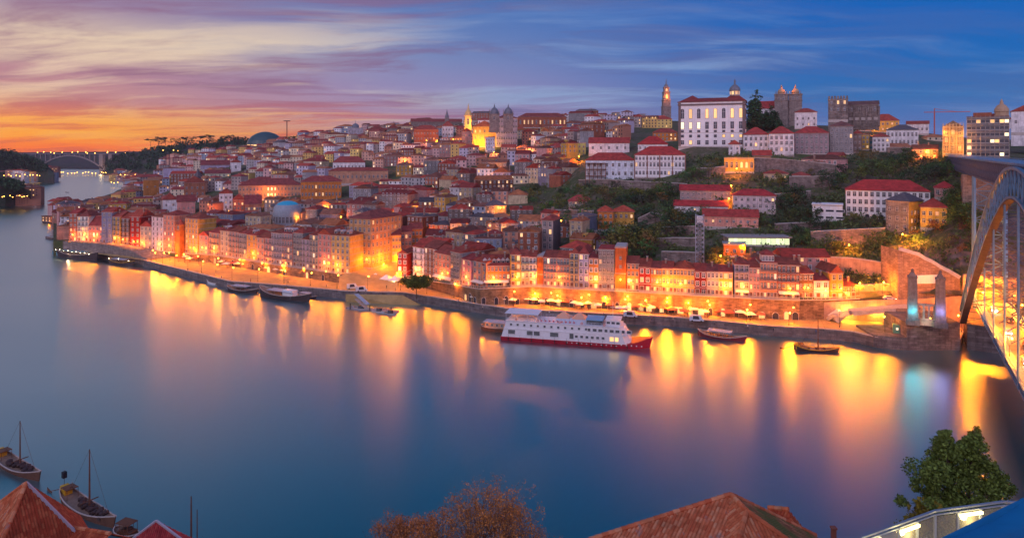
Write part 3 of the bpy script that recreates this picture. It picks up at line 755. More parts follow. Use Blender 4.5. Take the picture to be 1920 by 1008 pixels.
# terraced buildings by the lit stairs
block('terrace_house', 'upper stone terrace house with red roof beside the lit stairs', 'house', 1275, 1369, 352, -15, 377, 357, 11, (.42, .36, .36), 'gable_x', 347, (.38, .045, .045), rows=(363, 371), n=9, ww=.9, wh=1.1, mat=M_PLASTER, landmark='the lit stair terraces')
block('terrace_house', 'lower white terrace house with red roof in front of the upper stone terrace', 'house', 1264, 1365, 338, -15, 402, 386, 9, WHITE, 'gable_x', 376, (.38, .045, .045), rows=(393,), n=9, ww=.8, wh=1.0)
block('terrace_house', 'pale stone house with red roof across the lit stairs from the terraces', 'house', 1374, 1455, 345, -17, 396, 366, 11, (.60, .54, .56), 'hip', 355, (.38, .045, .045), rows=(374, 386), n=7, ww=1., wh=1.3, lit=.04)
block('terrace_house', 'pink lamp-lit house at the foot of the lit stairs', 'house', 1318, 1422, 326, -16, 428, 406, 9, (.66, .40, .34), 'gable_x', 393, (.34, .06, .05), rows=(415,), n=8, ww=.9, wh=1.2, lit=.1)
# lit stairs and walls
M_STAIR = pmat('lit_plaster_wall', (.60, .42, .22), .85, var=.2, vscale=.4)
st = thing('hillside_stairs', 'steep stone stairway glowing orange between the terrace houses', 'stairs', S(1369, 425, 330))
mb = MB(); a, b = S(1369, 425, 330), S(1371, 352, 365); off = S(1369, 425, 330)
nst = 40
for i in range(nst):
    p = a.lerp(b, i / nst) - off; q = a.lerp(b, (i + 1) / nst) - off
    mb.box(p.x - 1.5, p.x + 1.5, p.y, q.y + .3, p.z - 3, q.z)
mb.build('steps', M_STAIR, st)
# arcaded lit wall and stair street below the palace
t_, w, h = block('arcade_house', 'low yellow arcaded house glowing with lamps below the palace corner', 'house', 1358, 1414, 372, -18, 324, 296, 9, YELLOW, 'flat', 294, (.5, .4, .2), rows=(309,), n=6, ww=1.2, wh=3.2, arch=True, lit=.3, landmark='the glowing arcaded house')
block('town_house', 'small red-roofed house with orange wall between arcaded house and hillside row', 'house', 1412, 1446, 368, -18, 312, 291, 10, (.5, .3, .2), 'gable_x', 281, (.42, .07, .05), rows=(301,), n=3)
block('stair_house', 'white gable house with tiny red porch at the palace corner', 'house', 1366, 1388, 398, -18, 292, 270, 9, WHITE, 'gable_y', 262, rows=(278, 286), n=2, ww=.9, wh=1.3)
block('garden_house', 'cream house with small red roof among the terraced walls', 'house', 1432, 1478, 362, -20, 342, 325, 10, CREAM, 'hip', 318, rows=(331, 338), n=4, ww=.9, wh=1.2, lit=.2)
block('garden_house', 'white end house with red cap roof among the terraced walls', 'house', 1486, 1519, 358, -21, 352, 328, 10, WHITE, 'hip', 322, rows=(335, 345), n=3, ww=.9, wh=1.3)
# the two big white houses below the palace
t_, w, h = block('white_mansion', 'big white three-storey mansion with brown pilasters and red hip roof on a stone base', 'mansion', 1190, 1285, 392, -14, 334, 290, 17, WHITE, 'hip', 274, (.40, .055, .045), rows=(297, 308.5, 324), n=14, ww=1.0, wh=[1.6, 2.2, 2.0], lit=.04, band=(303, 316), side=1, side_n=4, mat=M_WHITE, landmark='the pilastered white mansion')
mb = MB()
for i in range(5): x = -w / 2 + w * i / 4; mb.box(x - .3, x + .3, -.13, 0, 0, h - .5)
mb.build('pilaster', pmat('brown_stone', (.22, .10, .08), .85), t_)
mb = MB(); mb.box(-w / 2 - .3, w / 2 + .3, -.4, 17, -10, -.02); mb.build('stone_base', M_RUBBLE, t_)
t_, w, h = block('white_mansion', 'long white mansion with timber gallery at its west end and red roof', 'mansion', 1098, 1190, 398, -10, 338, 300, 15, (.70, .74, .80), 'hip', 286, (.36, .06, .045), rows=(309, 325), n=8, ww=1.1, wh=1.9, lit=.02, landmark='the galleried white mansion')
mb = MB()
for z in (3, 7.2, 11): mb.box(-w / 2, -w / 2 + 13, -3, 0, z - .25, z)
for i in range(6): mb.box(-w / 2 + i * 2.5, -w / 2 + i * 2.5 + .35, -2.9, -2.5, -4, 11)
for z in (4, 8.2): mb.box(-w / 2, -w / 2 + 13, -2.95, -2.85, z - .1, z)
mb.build('gallery', M_WOOD, t_)
block('white_house', 'plain white gabled house with two dark windows above the galleried mansion', 'house', 1104, 1180, 432, -10, 290, 268, 14, WHITE, 'gable_x', 257, (.36, .06, .05), rows=(277,), n=5, ww=1.2, wh=1.8)
block('white_house', 'white house with wide bright red hip roof behind the pilastered mansion', 'house', 1196, 1252, 432, -13, 284, 270, 15, WHITE, 'hip', 255, (.42, .05, .045), rows=(277,), n=6, ww=1., wh=1.5)
block('town_house', 'salmon house with lit windows tucked against the palace wall', 'house', 1224, 1270, 470, -14, 266, 248, 12, ORANGEW, 'hip', 240, rows=(253, 260), n=6, ww=1., wh=1.4, lit=.4)
block('lit_house', 'small pale green-lit house with crenellated eaves uphill of the mansions', 'house', 1068, 1098, 470, -8, 294, 268, 11, (.60, .62, .28), 'flat', 266, PINK, rows=(275, 283, 290), n=4, ww=1., wh=1.4, lit=.1, landmark='the small green-lit house')
# gardens: orange house above the trees
t_, w, h = block('orange_villa', 'orange two-part villa with red hip roofs above the wooded slope', 'villa', 1121, 1150, 352, -8, 432, 396, 10, ORANGEW, 'hip', 386, (.44, .09, .05), rows=(405, 418), n=3, ww=1., wh=1.6, landmark='the orange villa')
block('orange_villa', 'ochre wing of the orange villa with a lower stone base', 'villa', 1150, 1189, 354, -8, 424, 396, 10, OCHRE, 'hip', 386, (.44, .09, .05), rows=(405,), n=4, ww=1., wh=1.6)
block('garden_house', 'low pinkish house with wide red roof in the terraced gardens', 'house', 1066, 1112, 392, -5, 384, 377, 10, PINK, 'hip', 366, (.36, .07, .06), rows=(380.5,), n=5, ww=.9, wh=1.)
t_, w, h = block('tower_house', 'tall narrow pale house with big dark blind side wall', 'house', 1016, 1037, 318, -22, 476, 412, 12, (.50, .42, .40), 'hip', 404, rows=(420, 434, 448, 461), n=2, ww=1.2, wh=2.2, lit=.05, landmark='the tall blind-sided house')
mb = MB(); mb.box(w / 2 + .01, w / 2 + .07, 0, 12, -8, h - .5); mb.build('side_wall', M_SLATE, t_)
# the church with the lit yellow tower, and the monastery with twin domes
t_, w, h = block('lit_church', 'baroque church floodlit golden yellow with curved pediment on the hillside', 'church', 887, 930, 560, 3, 276, 237, 18, (.66, .44, .16), 'gable_y', 226, (.26, .09, .07), rows=(246, 258), n=5, ww=1.3, wh=2.6, lit=.2, band=(251,), landmark='the golden floodlit church')
lamp((-8, -9, 3), 14000, (1., .40, .02), .3, t_); lamp((3, -9, 2), 10000, (1., .40, .02), .3, t_)
o = S(878, 262, 562); t_ = thing('bell_tower', 'golden lit round-topped bell tower standing beside the floodlit church', 'tower', o)
mb = MB()
for z0, z1, a in ((-8, 9, 3.0), (9, 9.6, 3.5), (9.6, 18, 2.7), (18, 18.6, 3.2)): mb.box(-a, a, -a, a, z0, z1)
sh = mb.build('shaft', pmat('golden_stone', (.60, .42, .18), .85, var=.15), t_)
link('window', window_mesh(1.8, 4.6, 'dark', True), sh, (0, -2.7, 14)); link('window', window_mesh(1.3, 2.4, 'dark'), sh, (0, -3.0, 5))
mb = MB(); mb.lathe([(2.9, 18.6), (2.8, 20), (2.1, 22), (.9, 23.2), (.6, 24.6), (.1, 28)], 12); mb.build('cap', pmat('golden_stone', (.60, .42, .18)), t_, smooth=True)
t_.scale = (1.3, 1.3, 1.4)
lamp((2, -8, 5), 7000, (1., .40, .02), .3, t_); lamp((3, -7, 13), 4500, (1., .40, .02), .3, t_)
block('monastery', 'tall grey-white five-storey monastery with rows of shutters below the twin domes', 'monastery', 930, 970, 600, 2, 275, 221, 20, (.52, .46, .50), 'hip', 213, (.22, .08, .08), rows=(227, 237, 248, 259, 269), n=9, ww=1.1, wh=2.4, lit=.0, landmark='the twin-domed monastery')
for px in (927, 953):
    o = S(px, 224, 625); t_ = thing('domed_tower', 'dark domed church tower with four corner pinnacles, %s' % ('the western of the pair' if px < 940 else 'the eastern of the pair'), 'tower', o)
    mb = MB(); mb.box(-4.6, 4.6, -4.6, 4.6, -12, 4.5); mb.box(-5, 5, -5, 5, 4.5, 5.1)
    sh = mb.build('shaft', M_GRANITE, t_); link('window', window_mesh(1.6, 3.2, 'dark', True), sh, (0, -4.6, 1.4))
    mb = MB(); mb.lathe([(3.9, 5.1), (4., 6.5), (3.2, 9), (1.8, 10.6), (.8, 11.2), (.6, 12.6), (.1, 14.6)], 12); mb.build('dome', M_LEAD, t_, smooth=True)
    mb = MB()
    for ax in (-4.3, 4.3):
        for ay in (-4.3, 4.3): mb.tube((ax, ay, 5.1), (ax, ay, 9.5), .5, .1, 6)
    mb.build('pinnacle', M_GRANITE, t_)
block('old_prison', 'long brown stone building with lamp-lit tall windows along the skyline', 'building', 972, 1062, 690, 0, 240, 219, 18, BRICK, 'hip', 211, (.24, .07, .06), rows=(229,), n=12, ww=1.4, wh=4.4, lit=.55, landmark='the long brown skyline building')
block('hill_mansion', 'wide brown hillside mansion with dark red roof and lamps at its foot', 'mansion', 776, 822, 620, 6, 268, 243, 16, BRICK, 'hip', 234, rows=(250, 260), n=8, ww=1.1, wh=1.8, lit=.1, landmark='the wide brown hill mansion')
block('white_house', 'white house with balcony windows just west of the golden bell tower', 'house', 829, 850, 610, 4, 258, 236, 12, WHITE, 'hip', 226, rows=(243, 252), n=4, ww=1., wh=1.8)
block('pink_house', 'slim pink house with arched doorway at the foot of the golden bell tower', 'house', 866, 884, 550, 3, 274, 246, 10, PINK, 'gable_y', 240, rows=(254, 265), n=2, ww=1., wh=1.7)
block('white_house', 'blue-white four-storey house standing in front of the golden church', 'house', 910, 928, 520, 3, 286, 257, 11, (.62, .66, .76), 'flat', 255, rows=(262, 269, 276, 283), n=4, ww=.8, wh=1.2)
block('ridge_building', 'long red-roofed building rising along the ridge west of the golden tower', 'building', 770, 866, 760, 5, 240, 228, 16, STONE, 'gable_x', 222, (.26, .07, .06), rows=(234,), n=10, ww=1., wh=1.6)
o = S(838, 226, 765); t_ = thing('church_spire', 'small dark pointed church spire on the ridge west of the golden tower', 'spire', o)
mb = MB(); mb.box(-2.2, 2.2, -2.2, 2.2, -8, 3); mb.build('base', M_GRANITE, t_); mb = MB(); mb.lathe([(2.6, 3), (2.2, 5), (1.0, 8.5), (.1, 13)], 8); mb.build('roof', M_LEAD, t_)
# dark blocks breaking the skyline
for i, (p0, p1, b, e, c) in enumerate(((1098, 1112, 232, 213, GREY), (1124, 1142, 233, 216, BRICK), (1150, 1162, 232, 211, GREY), (1172, 1190, 233, 218, STONE), (1198, 1210, 231, 214, GREY), (1216, 1234, 232, 219, BRICK))):
    block('apartment_block', 'dim flat-roofed block on the skyline, %s of six approaching the slender bell tower' % ('first', 'second', 'third', 'fourth', 'fifth', 'sixth')[i], 'apartment block', p0, p1, 900, 0, b, e, 14, c, 'flat', e - 1, rows=(e + 4, e + 10), n=4, ww=1.4, wh=2.2, lit=.25, group='blocks on the skyline', clear=False)
for i, (p0, p1, b, e, pk, c) in enumerate(((690, 722, 262, 243, 236, BRICK), (726, 748, 258, 240, 233, STONE), (752, 774, 254, 236, 229, CREAM))):
    block('hill_house', 'large %s house with lit windows breaking the western ridge' % ('brick', 'grey stone', 'cream')[i], 'house', p0, p1, 850, 8, b, e, 14, c, 'hip', pk, (.24, .06, .045), rows=(e + 6, e + 13), n=5, ww=1.4, wh=2.2, lit=.3, clear=False)
# skyline to the west
t_, w, h = block('observatory', 'pale building with round cupola and mast on the western skyline', 'building', 652, 680, 940, 10, 254, 240, 14, (.50, .46, .50), 'flat', 239, GREY, rows=(246,), n=5, ww=1.2, wh=2, landmark='the western skyline cupola')
mb = MB(); mb.lathe([(5, 0), (5, 3), (4.2, 5), (2, 6.4), (.3, 7), (.2, 11)], 14, (0, 7, h)); mb.build('cupola', M_LEAD, t_, smooth=True)
o = S(498, 274, 1130); t_ = thing('glass_dome', 'broad dark glass dome with lit windows at its rim among skyline trees', 'arena', o)
mb = MB(); mb.lathe([(27, -6), (27, 3.2)], 32); mb.build('drum', pmat('arena_wall', (.30, .30, .30)), t_)
mb = MB(); mb.lathe([(28, 3.2), (26, 9), (21, 15), (14, 19.5), (6, 22), (.2, 22.6)], 32); mb.build('dome', pmat('green_glass', (.05, .09, .10), .3, var=.3), t_)
for i in range(9):
    an = (i - 4) * .24; link('window', window_mesh(5., 2., 'lit', cross=False), t_, (27.05 * math.sin(an), -27.05 * math.cos(an), 1.2), an)
LAND.append(('the dark glass dome', 498, 262))
o = S(538, 268, 1080); t_ = thing('mast', 'thin skyline mast with a crossbar beside the dark glass dome', 'mast', o)
mb = MB(); mb.beam((0, 0, -8), (0, 0, 34), 1.0); mb.build('pole', M_IRON, t_); mb = MB(); mb.beam((-5, 0, 34), (5, 0, 34), 1.1); mb.build('crossbar', M_IRON, t_)
# exchange palace and the long lit buildings of the lower town
t_, w, h = block('exchange_palace', 'long peach palace with three blazing tall windows in the lower town', 'palace', 447, 564, 540, 17, 374, 347, 18, (.58, .38, .26), 'hip', 335, (.26, .07, .06), rows=(354, 365), n=18, ww=1., wh=2.2, lit=.03, clear=True, landmark='the blazing-windowed peach palace',
                 kinds=lambda j, i: 'white' if 8 <= i <= 10 else 'dark')
lamp((-4, -8, 8), 1500, parent=t_)
block('long_hall', 'long two-storey orange-lit hall continuing the peach palace eastward', 'hall', 564, 640, 520, 14, 376, 340, 16, ORANGEW, 'hip', 330, (.30, .07, .06), rows=(350, 364), n=12, ww=1., wh=2.4, lit=.15, landmark='the orange-lit long hall')
block('long_hall', 'salmon terrace wing with one row of windows uphill of the orange-lit hall', 'hall', 616, 728, 560, 12, 345, 320, 14, (.56, .36, .26), 'hip', 314, rows=(331,), n=14, ww=1.1, wh=2.4, lit=.06)
block('green_roof_hall', 'white two-storey hall with bright doors among the roofs', 'hall', 624, 684, 590, 10, 322, 304, 13, WHITE, 'hip', 293, (.30, .07, .06), rows=(312, 318), n=9, ww=1., wh=1.6, lit=.15)
# domed market hall
o = S(539, 418, 440); t_ = thing('market_hall', 'rounded grey market hall with a glowing blue glass dome top', 'market hall', o, R(18))
mb = MB(); mb.lathe([(9.6, -4), (9.6, 7), (9.4, 9)], 28); hall = mb.build('drum', pmat('grey_cladding', (.26, .30, .34), .6, var=.2), t_)
for i in range(12):
    an = (i - 6) * .26; link('window', window_mesh(1.4, 4., 'dark'), t_, (9.62 * math.sin(an), -9.62 * math.cos(an), 3), an)
mb = MB(); mb.lathe([(9.4, 9), (8.9, 11.2), (7.6, 12.9)], 28); dm_ = mb.build('dome', pmat('grey_cladding', (.26, .30, .34)), t_, smooth=True); mb = MB(); mb.lathe([(7.5, 12.9), (5.4, 14.3), (3, 15.1), (.1, 15.4)], 28); mb.build('skylight', pmat('blue_glass_dome', (.04, .20, .34), .2, emit=(.02, .35, .65), estr=.22), dm_, smooth=True)
LAND.append(('the blue-domed market hall', 539, 395)); BIG.append((508, 570, 414, 440))
# western lower town
t_, w, h = block('stone_church', 'brown stone church with steep roof and a dark pyramid spire near the river bend', 'church', 345, 385, 520, 24, 372, 342, 14, (.42, .22, .15), 'gable_y', 330, (.28, .08, .06), rows=(352, 363), n=4, ww=1.1, wh=2., landmark='the pyramid-spired brown church')
mb = MB(); mb.box(-.5 * w + 9, -.5 * w + 14, 4, 9, h - 2, h + 5); mb.lathe([(3.8, h + 5), (1.6, h + 9), (.1, h + 13)], 4, (-.5 * w + 11.5, 6.5, 0)); mb.build('spire', M_SLATE, t_)
block('white_house', 'white curved-gable house between brown houses near the river bend', 'house', 411, 436, 455, 22, 396, 362, 12, WHITE, 'gable_y', 354, rows=(370, 379, 388), n=3, ww=1., wh=1.6, lit=.08, landmark='the white curved-gable house')
block('pink_house', 'salmon house with pointed gable and lit windows near the white curved gable', 'house', 437, 458, 450, 22, 398, 374, 12, (.58, .26, .19), 'gable_y', 364, rows=(382, 390), n=3, ww=1., wh=1.6, lit=.3)
block('pink_house', 'long salmon wing with red roof and lit lower windows', 'house', 459, 490, 446, 21, 400, 382, 12, (.56, .28, .20), 'gable_x', 366, (.26, .06, .06), rows=(391,), n=6, ww=1., wh=1.6, lit=.35)
block('white_house', 'white gabled chapel-like house on the lower slope above the riverside', 'house', 305, 332, 470, 28, 398, 374, 14, WHITE, 'gable_y', 362, rows=(384,), n=2, ww=1., wh=1.6)
block('pink_house', 'plain pink house with dark red roof beside the white chapel-like house', 'house', 332, 366, 468, 26, 404, 378, 14, PINK, 'gable_x', 366, (.22, .055, .05), rows=(390,), n=4, ww=.9, wh=1.5)
block('orange_block', 'boxy orange-brown warehouse near the river bend', 'warehouse', 269, 298, 640, 30, 368, 337, 18, (.50, .26, .10), 'flat', 336, (.4, .2, .1), rows=(350,), n=2, ww=1.4, wh=1.4, landmark='the boxy orange warehouse')
block('church', 'white church with small bell gable and long nave at the foot of wooded hill', 'church', 432, 452, 860, 22, 322, 304, 22, WHITE, 'gable_y', 298, rows=(313,), n=1, ww=1.4, wh=3., landmark='the small white church')
block('long_shed', 'long white shed lit greenish beside the brown church', 'shed', 384, 432, 800, 22, 334, 325, 14, (.60, .60, .46), 'gable_x', 318, (.22, .06, .06), rows=(329,), n=6, ww=1.2, wh=2., lit=.3)
block('long_shed', 'long lavender shed with dark red roof under the wooded hill', 'shed', 376, 430, 870, 22, 318, 309, 14, LILAC, 'gable_x', 300, (.22, .06, .06))
# glass restaurant, lattice lift, orange block
t_, w, h = block('glass_pavilion', 'long flat-roofed restaurant pavilion glowing pale green through its glass walls', 'restaurant', 1366, 1480, 306, -2, 462, 445, 9, (.5, .42, .34), 'flat', 438, GREY, roofmat=pmat('concrete', (.30, .27, .26)), landmark='the glowing glass pavilion', oh=1.2)
M_GREENLIT = emat('green_lit_glass', (.80, .95, .50), 1.1, .3)
for i in range(13):
    def mk():
        mb = MB(); mb.add([(-1., -.02, -1.4), (1., -.02, -1.4), (1., -.02, 1.4), (-1., -.02, 1.4)], [(0, 1, 2, 3)]); mb.box(1., 1.12, -.12, 0, -1.4, 1.4, 1); mb.box(-1.12, -1., -.12, 0, -1.4, 1.4, 1); return mb.mesh('glass_panel', [M_GREENLIT, M_WHITE])
    link('glass_panel', cached('gpanel', mk), t_, (-w / 2 + w * (i + .5) / 13, 0, h * .55))
t_, w, h = block('orange_block', 'orange-lit blank masonry block under the glass pavilion', 'building', 1357, 1398, 300, -14, 482, 458, 8, ORANGEW, 'flat', 457, GREY, rows=(470,), n=3, ww=1.0, wh=1.4)
o = S(1312, 497, 290); t_ = thing('lattice_lift', 'slim steel lattice lift tower climbing the terraced slope', 'lift tower', o, R(-16))
mb = MB(); hh = 95 * o.y / FP; a = 1.75
for x in (-a, a):
    for y in (-a, a): mb.beam((x, y, -4), (x, y, hh), .28)
for i in range(11):
    z0, z1 = hh * i / 11, hh * (i + 1) / 11
    for (x0, y0), (x1, y1) in (((-a, -a), (a, -a)), ((a, -a), (a, a)), ((a, a), (-a, a)), ((-a, a), (-a, -a))):
        mb.beam((x0, y0, z0), (x1, y1, z0), .18); mb.beam((x0, y0, z0), (x1, y1, z1), .12); mb.beam((x1, y1, z0), (x0, y0, z1), .12)
mb.build('lattice_frame', pmat('grey_steel', (.34, .36, .42), .5, metal=.3), t_)
mb = MB(); mb.box(-1.3, 1.3, -1.3, 1.3, hh * .84, hh * .97); mb.build('cabin', M_WHITE, t_)
# ------------------------------------------------------------------ waterfront rows
NUM = ['zero', 'one', 'two', 'three', 'four', 'five', 'six', 'seven', 'eight']
ORD = ['', 'first', 'second', 'third', 'fourth', 'fifth', 'sixth', 'seventh', 'eighth', 'ninth', 'tenth', 'eleventh', 'twelfth', 'thirteenth', 'fourteenth', 'fifteenth', 'sixteenth',
       'seventeenth', 'eighteenth', 'nineteenth', 'twentieth', 'twenty-first', 'twenty-second', 'twenty-third', 'twenty-fourth', 'twenty-fifth', 'twenty-sixth', 'twenty-seventh', 'twenty-eighth', 'twenty-ninth', 'thirtieth',
       'thirty-first', 'thirty-second', 'thirty-third', 'thirty-fourth', 'thirty-fifth']
CN = {'cream': CREAM, 'white': WHITE, 'pink': PINK, 'ochre': OCHRE, 'grey': GREY, 'stone': STONE, 'red': REDW, 'brick': BRICK, 'orange': ORANGEW, 'lilac': LILAC, 'slate-blue': BLUEG, 'brown': BROWN, 'yellow': YELLOW, 'green': GREENW,
      'dark': (.10, .09, .10), 'salmon': (.60, .34, .26)}
def lantern(root, x, z, watts, y=-.9):
    def mk():
        mb = MB(); mb.beam((0, 0, .3), (0, -.75, .3), .06, m=0); mb.lathe([(.12, -.3), (.2, .0), (.16, .1), (.03, .28)], 6, (0, -.75, 0), 1)
        return mb.mesh('wall_lantern', [M_IRON, M_BULB])
    link('wall_lantern', cached('lantern', mk), root, (x, 0, z))
    lamp((x, y - 1.6, z - .5), watts * .75, ORANGE, .25, root)
AWN_W = pmat('awning_canvas', (.72, .66, .56), .8, var=.1)
def riverside(px0, px1, eave, cname, roof, dpk, ncol, label, group, fl='', dy=0., depth=12., rcol=None, row=0.):
    a, b = T(px0, row), T(px1, row); d = b - a; d.z = 0; w = d.length; ang = math.atan2(d.y, d.x)
    mid_ = (a + b) / 2; mid_.z = min(a.z, b.z)
    nrm = Vector((math.sin(ang), -math.cos(ang), 0))
    o = mid_ - nrm * dy
    base = rowpx(o); h = (base - eave) * o.y / FP; rh = dpk * o.y / FP
    t_ = thing('riverside_house', label, 'house', o, ang, group)
    w -= .06
    st = max(1, round(h / 3.25)); hs = h / st
    gb = 'x' if roof == 'gable_x' else ('y' if roof == 'gable_y' else None)
    wall_mb(w, depth, h, 4., [hs * i for i in range(1, st)] if 'b' in fl else [hs], gable=gb, rh=rh * .93).build('wall', [M_PLASTER, M_TRIM], t_, color=tuple(c * (1 + rnd.uniform(-.08, .08)) for c in CN[cname]))
    ro = roof_mb(roof, w, depth, rh, .25, h).build('roof', M_ROOF, t_, color=rcol or (rnd.uniform(.24, .40), rnd.uniform(.055, .085), rnd.uniform(.04, .055)))
    big_ = hs > 3.4
    trim = M_WHITE if 'w' in fl else M_TRIM
    for j in range(1, st):
        z = hs * (j + .5)
        for i in range(ncol):
            x = -w / 2 + w * (i + .5) / ncol
            kd = 'lit' if rnd.random() < (.16 if 'l' in fl else .06) else ('white' if rnd.random() < .03 else 'dark')
            ww = min(1.15, w / ncol * .55); hh_ = 2.1 if 'B' in fl else 1.7
            link('window', window_mesh(ww, hh_, kd, False, True, trim), t_, (x, 0, z - .05))
        if 'B' in fl: link('balcony', balcony_mesh(w * .92), t_, (0, 0, hs * j + .12))
    for i in range(ncol):
        x = -w / 2 + w * (i + .5) / ncol
        if i % 2 == 0: link('door', door_mesh(min(1.3, w / ncol * .6), 2.5), t_, (x, 0, 0))
        else: link('window', window_mesh(min(1.2, w / ncol * .55), 1.7, 'lit' if rnd.random() < .45 else 'dark'), t_, (x, 0, 1.6))
    if 'd' in fl:
        for i in range(max(1, ncol - 1)):
            x = -w / 2 + w * (i + .5) / max(1, ncol - 1)
            mb = MB(); mb.box(x - .8, x + .8, 1.2, 4., h, h + 1.9); mb.add([(x - 1., 1.0, h + 1.9), (x + 1., 1.0, h + 1.9), (x, 1.0, h + 2.7), (x - 1., 4.5, h + 1.9), (x + 1., 4.5, h + 1.9), (x, 4.5, h + 2.7)], [(0, 1, 2), (0, 2, 5, 3), (1, 4, 5, 2), (0, 3, 4, 1)], 1)
            mb.add([(x - .5, 1.17, h + .4), (x + .5, 1.17, h + .4), (x + .5, 1.17, h + 1.6), (x - .5, 1.17, h + 1.6)], [(0, 1, 2, 3)], 2)
            mb.build('dormer', [M_PLASTER, M_ROOF, M_GLASS], ro, color=(.55, .45, .42))
    if 't' in fl:        # glazed attic storey set on the roof
        mb = MB(); mb.box(-w * .36, w * .36, 1.0, 7, h, h + 3.0); at_ = mb.build('attic', M_PLASTER, t_, color=(.62, .60, .62))
        for i in range(4): link('window', window_mesh(w * .13, 1.7, 'dark', trim=M_WHITE), at_, (-w * .27 + i * w * .18, 1.0, h + 1.5))
        roof_mb('hip', w * .72, 6.2, 1.8, .4, h + 3.0).build('roof', M_ROOF, t_, color=(.28, .06, .05))[:] if False else roof_mb('hip', w * .72, 6.2, 1.8, .4, h + 3.0).build('roof', M_ROOF, t_, (0, 1, 0), color=(.28, .06, .05))
    if 'a' in fl: link('awning', awning_mesh(w * .9, AWN_W), t_, (0, -.02, 2.7))
    if 'L' in fl: lantern(t_, w * rnd.uniform(-.3, .3), min(4.6, h * .5), 1900)
    if 'c' in fl or rnd.random() < .5:
        x = w * rnd.uniform(-.4, .4); mb = MB(); mb.box(x - .35, x + .35, depth * .3, depth * .3 + .8, h + .2, h + rh + 1.0); mb.box(x - .45, x + .45, depth * .3 - .1, depth * .3 + .9, h + rh + 1.0, h + rh + 1.2, 1)
        mb.build('chimney', [M_PLASTER, M_TRIM], ro, color=(.42, .30, .25))
    return t_, w, h
ROWW = [ # px0, px1, eave, colour, roof, peak rows, columns, look, flags
 (128, 143, 400, 'brick', 'gable_x', 9, 2, 'brick house with plain front', 'L'),
 (143, 164, 405, 'white', 'hip', 10, 3, 'white house with balconies', 'BL'),
 (164, 190, 423, 'salmon', 'gable_x', 17, 4, 'low salmon house under a big dark roof', 'L'),
 (190, 210, 397, 'slate-blue', 'gable_x', 8, 2, 'tall slate-blue house', ''),
 (210, 225, 406, 'ochre', 'gable_x', 9, 2, 'narrow ochre house with lamp', 'BL'),
 (225, 241, 409, 'brown', 'gable_x', 9, 2, 'narrow brown house', 'BL'),
 (243, 262, 406, 'red', 'gable_x', 12, 2, 'tall dark red house', 'L'),
 (262, 284, 424, 'cream', 'gable_y', 10, 3, 'cream house with front gable', 'bL'),
 (284, 306, 406, 'white', 'hip', 8, 3, 'white house with floor bands', 'bL'),
 (306, 327, 403, 'salmon', 'hip', 8, 3, 'salmon house with floor bands', 'bL'),
 (327, 346, 428, 'brick', 'gable_x', 10, 2, 'low brick house', 'L'),
 (347, 371, 409, 'ochre', 'hip', 8, 4, 'ochre house with dark windows', 'bL'),
 (372, 390, 441, 'pink', 'gable_y', 8, 2, 'low pink house with front gable', 'L'),
]
LAND.append(('the river bend corner', 135, 425))
for i, a in enumerate(ROWW):
    riverside(a[0], a[1], a[2], a[3], a[4], a[5], a[6], '%s, %s along the waterfront from the river bend' % (a[7], ORD[i + 1]), 'waterfront houses near the river bend', a[8], dy=rnd.uniform(0, 1.2))
# narrow lit bell tower in that row
o = T(340, 0); o.y -= 1
t_ = thing('bell_tower', 'narrow orange-lit bell tower squeezed among the westernmost waterfront houses', 'tower', o, R(-25))
mb = MB(); mb.box(-2, 2, -2, 2, -4, 14); mb.box(-2.3, 2.3, -2.3, 2.3, 14, 14.5); mb.box(-1.7, 1.7, -1.7, 1.7, 14.5, 18); s_ = mb.build('shaft', M_PLASTER, t_, color=ORANGEW)
link('window', window_mesh(1.2, 2.2, 'dark', True), s_, (0, -1.7, 16.3)); mb = MB(); mb.lathe([(2.2, 18), (1.4, 19.5), (.1, 21.5)], 8); mb.build('cap', M_ROOF, t_, color=(.3, .08, .06)); lamp((-2, -5, 3), 1800, parent=t_)
x = 392; i = 0
ROWM = [(392, 412, 436, 'salmon', 'gable_x', 8, 3, 'bBL'), (412, 428, 432, 'cream', 'hip', 8, 2, 'bd'), (428, 446, 434, 'pink', 'gable_x', 8, 3, 'bB'), (446, 462, 437, 'grey', 'gable_x', 7, 2, 'B'), (462, 480, 440, 'ochre', 'hip', 8, 2, 'bdL'),
        (480, 495, 445, 'salmon', 'gable_x', 8, 2, 'b'), (495, 508, 446, 'pink', 'gable_x', 8, 2, 'B'), (508, 528, 436, 'lilac', 'hip', 7, 4, 'bB'), (528, 548, 437, 'pink', 'gable_x', 9, 4, 'bBd'), (548, 566, 436, 'grey', 'hip', 8, 3, 'bB'),
        (566, 580, 448, 'lilac', 'gable_x', 8, 2, 'B'), (580, 596, 440, 'cream', 'hip', 8, 3, 'bB'), (596, 620, 439, 'salmon', 'gable_y', 11, 3, 'bL'), (620, 655, 441, 'yellow', 'hip', 10, 4, 'bdL')]
LAND.append(('the long promenade wall', 500, 500))
for i, a in enumerate(ROWM):
    desc = ('slim ' if a[1] - a[0] < 17 else '') + a[3] + (' house with dormers' if 'd' in a[7] else (' house with iron balconies' if 'B' in a[7] else (' house with arched front gable' if a[4] == 'gable_y' else ' plain house')))
    riverside(a[0], a[1], a[2], a[3], a[4], a[5], a[6], '%s above the promenade wall, %s past the lit bell tower' % (desc, ORD[i + 1]), 'houses above the long promenade wall', a[7], dy=rnd.uniform(0, .6))
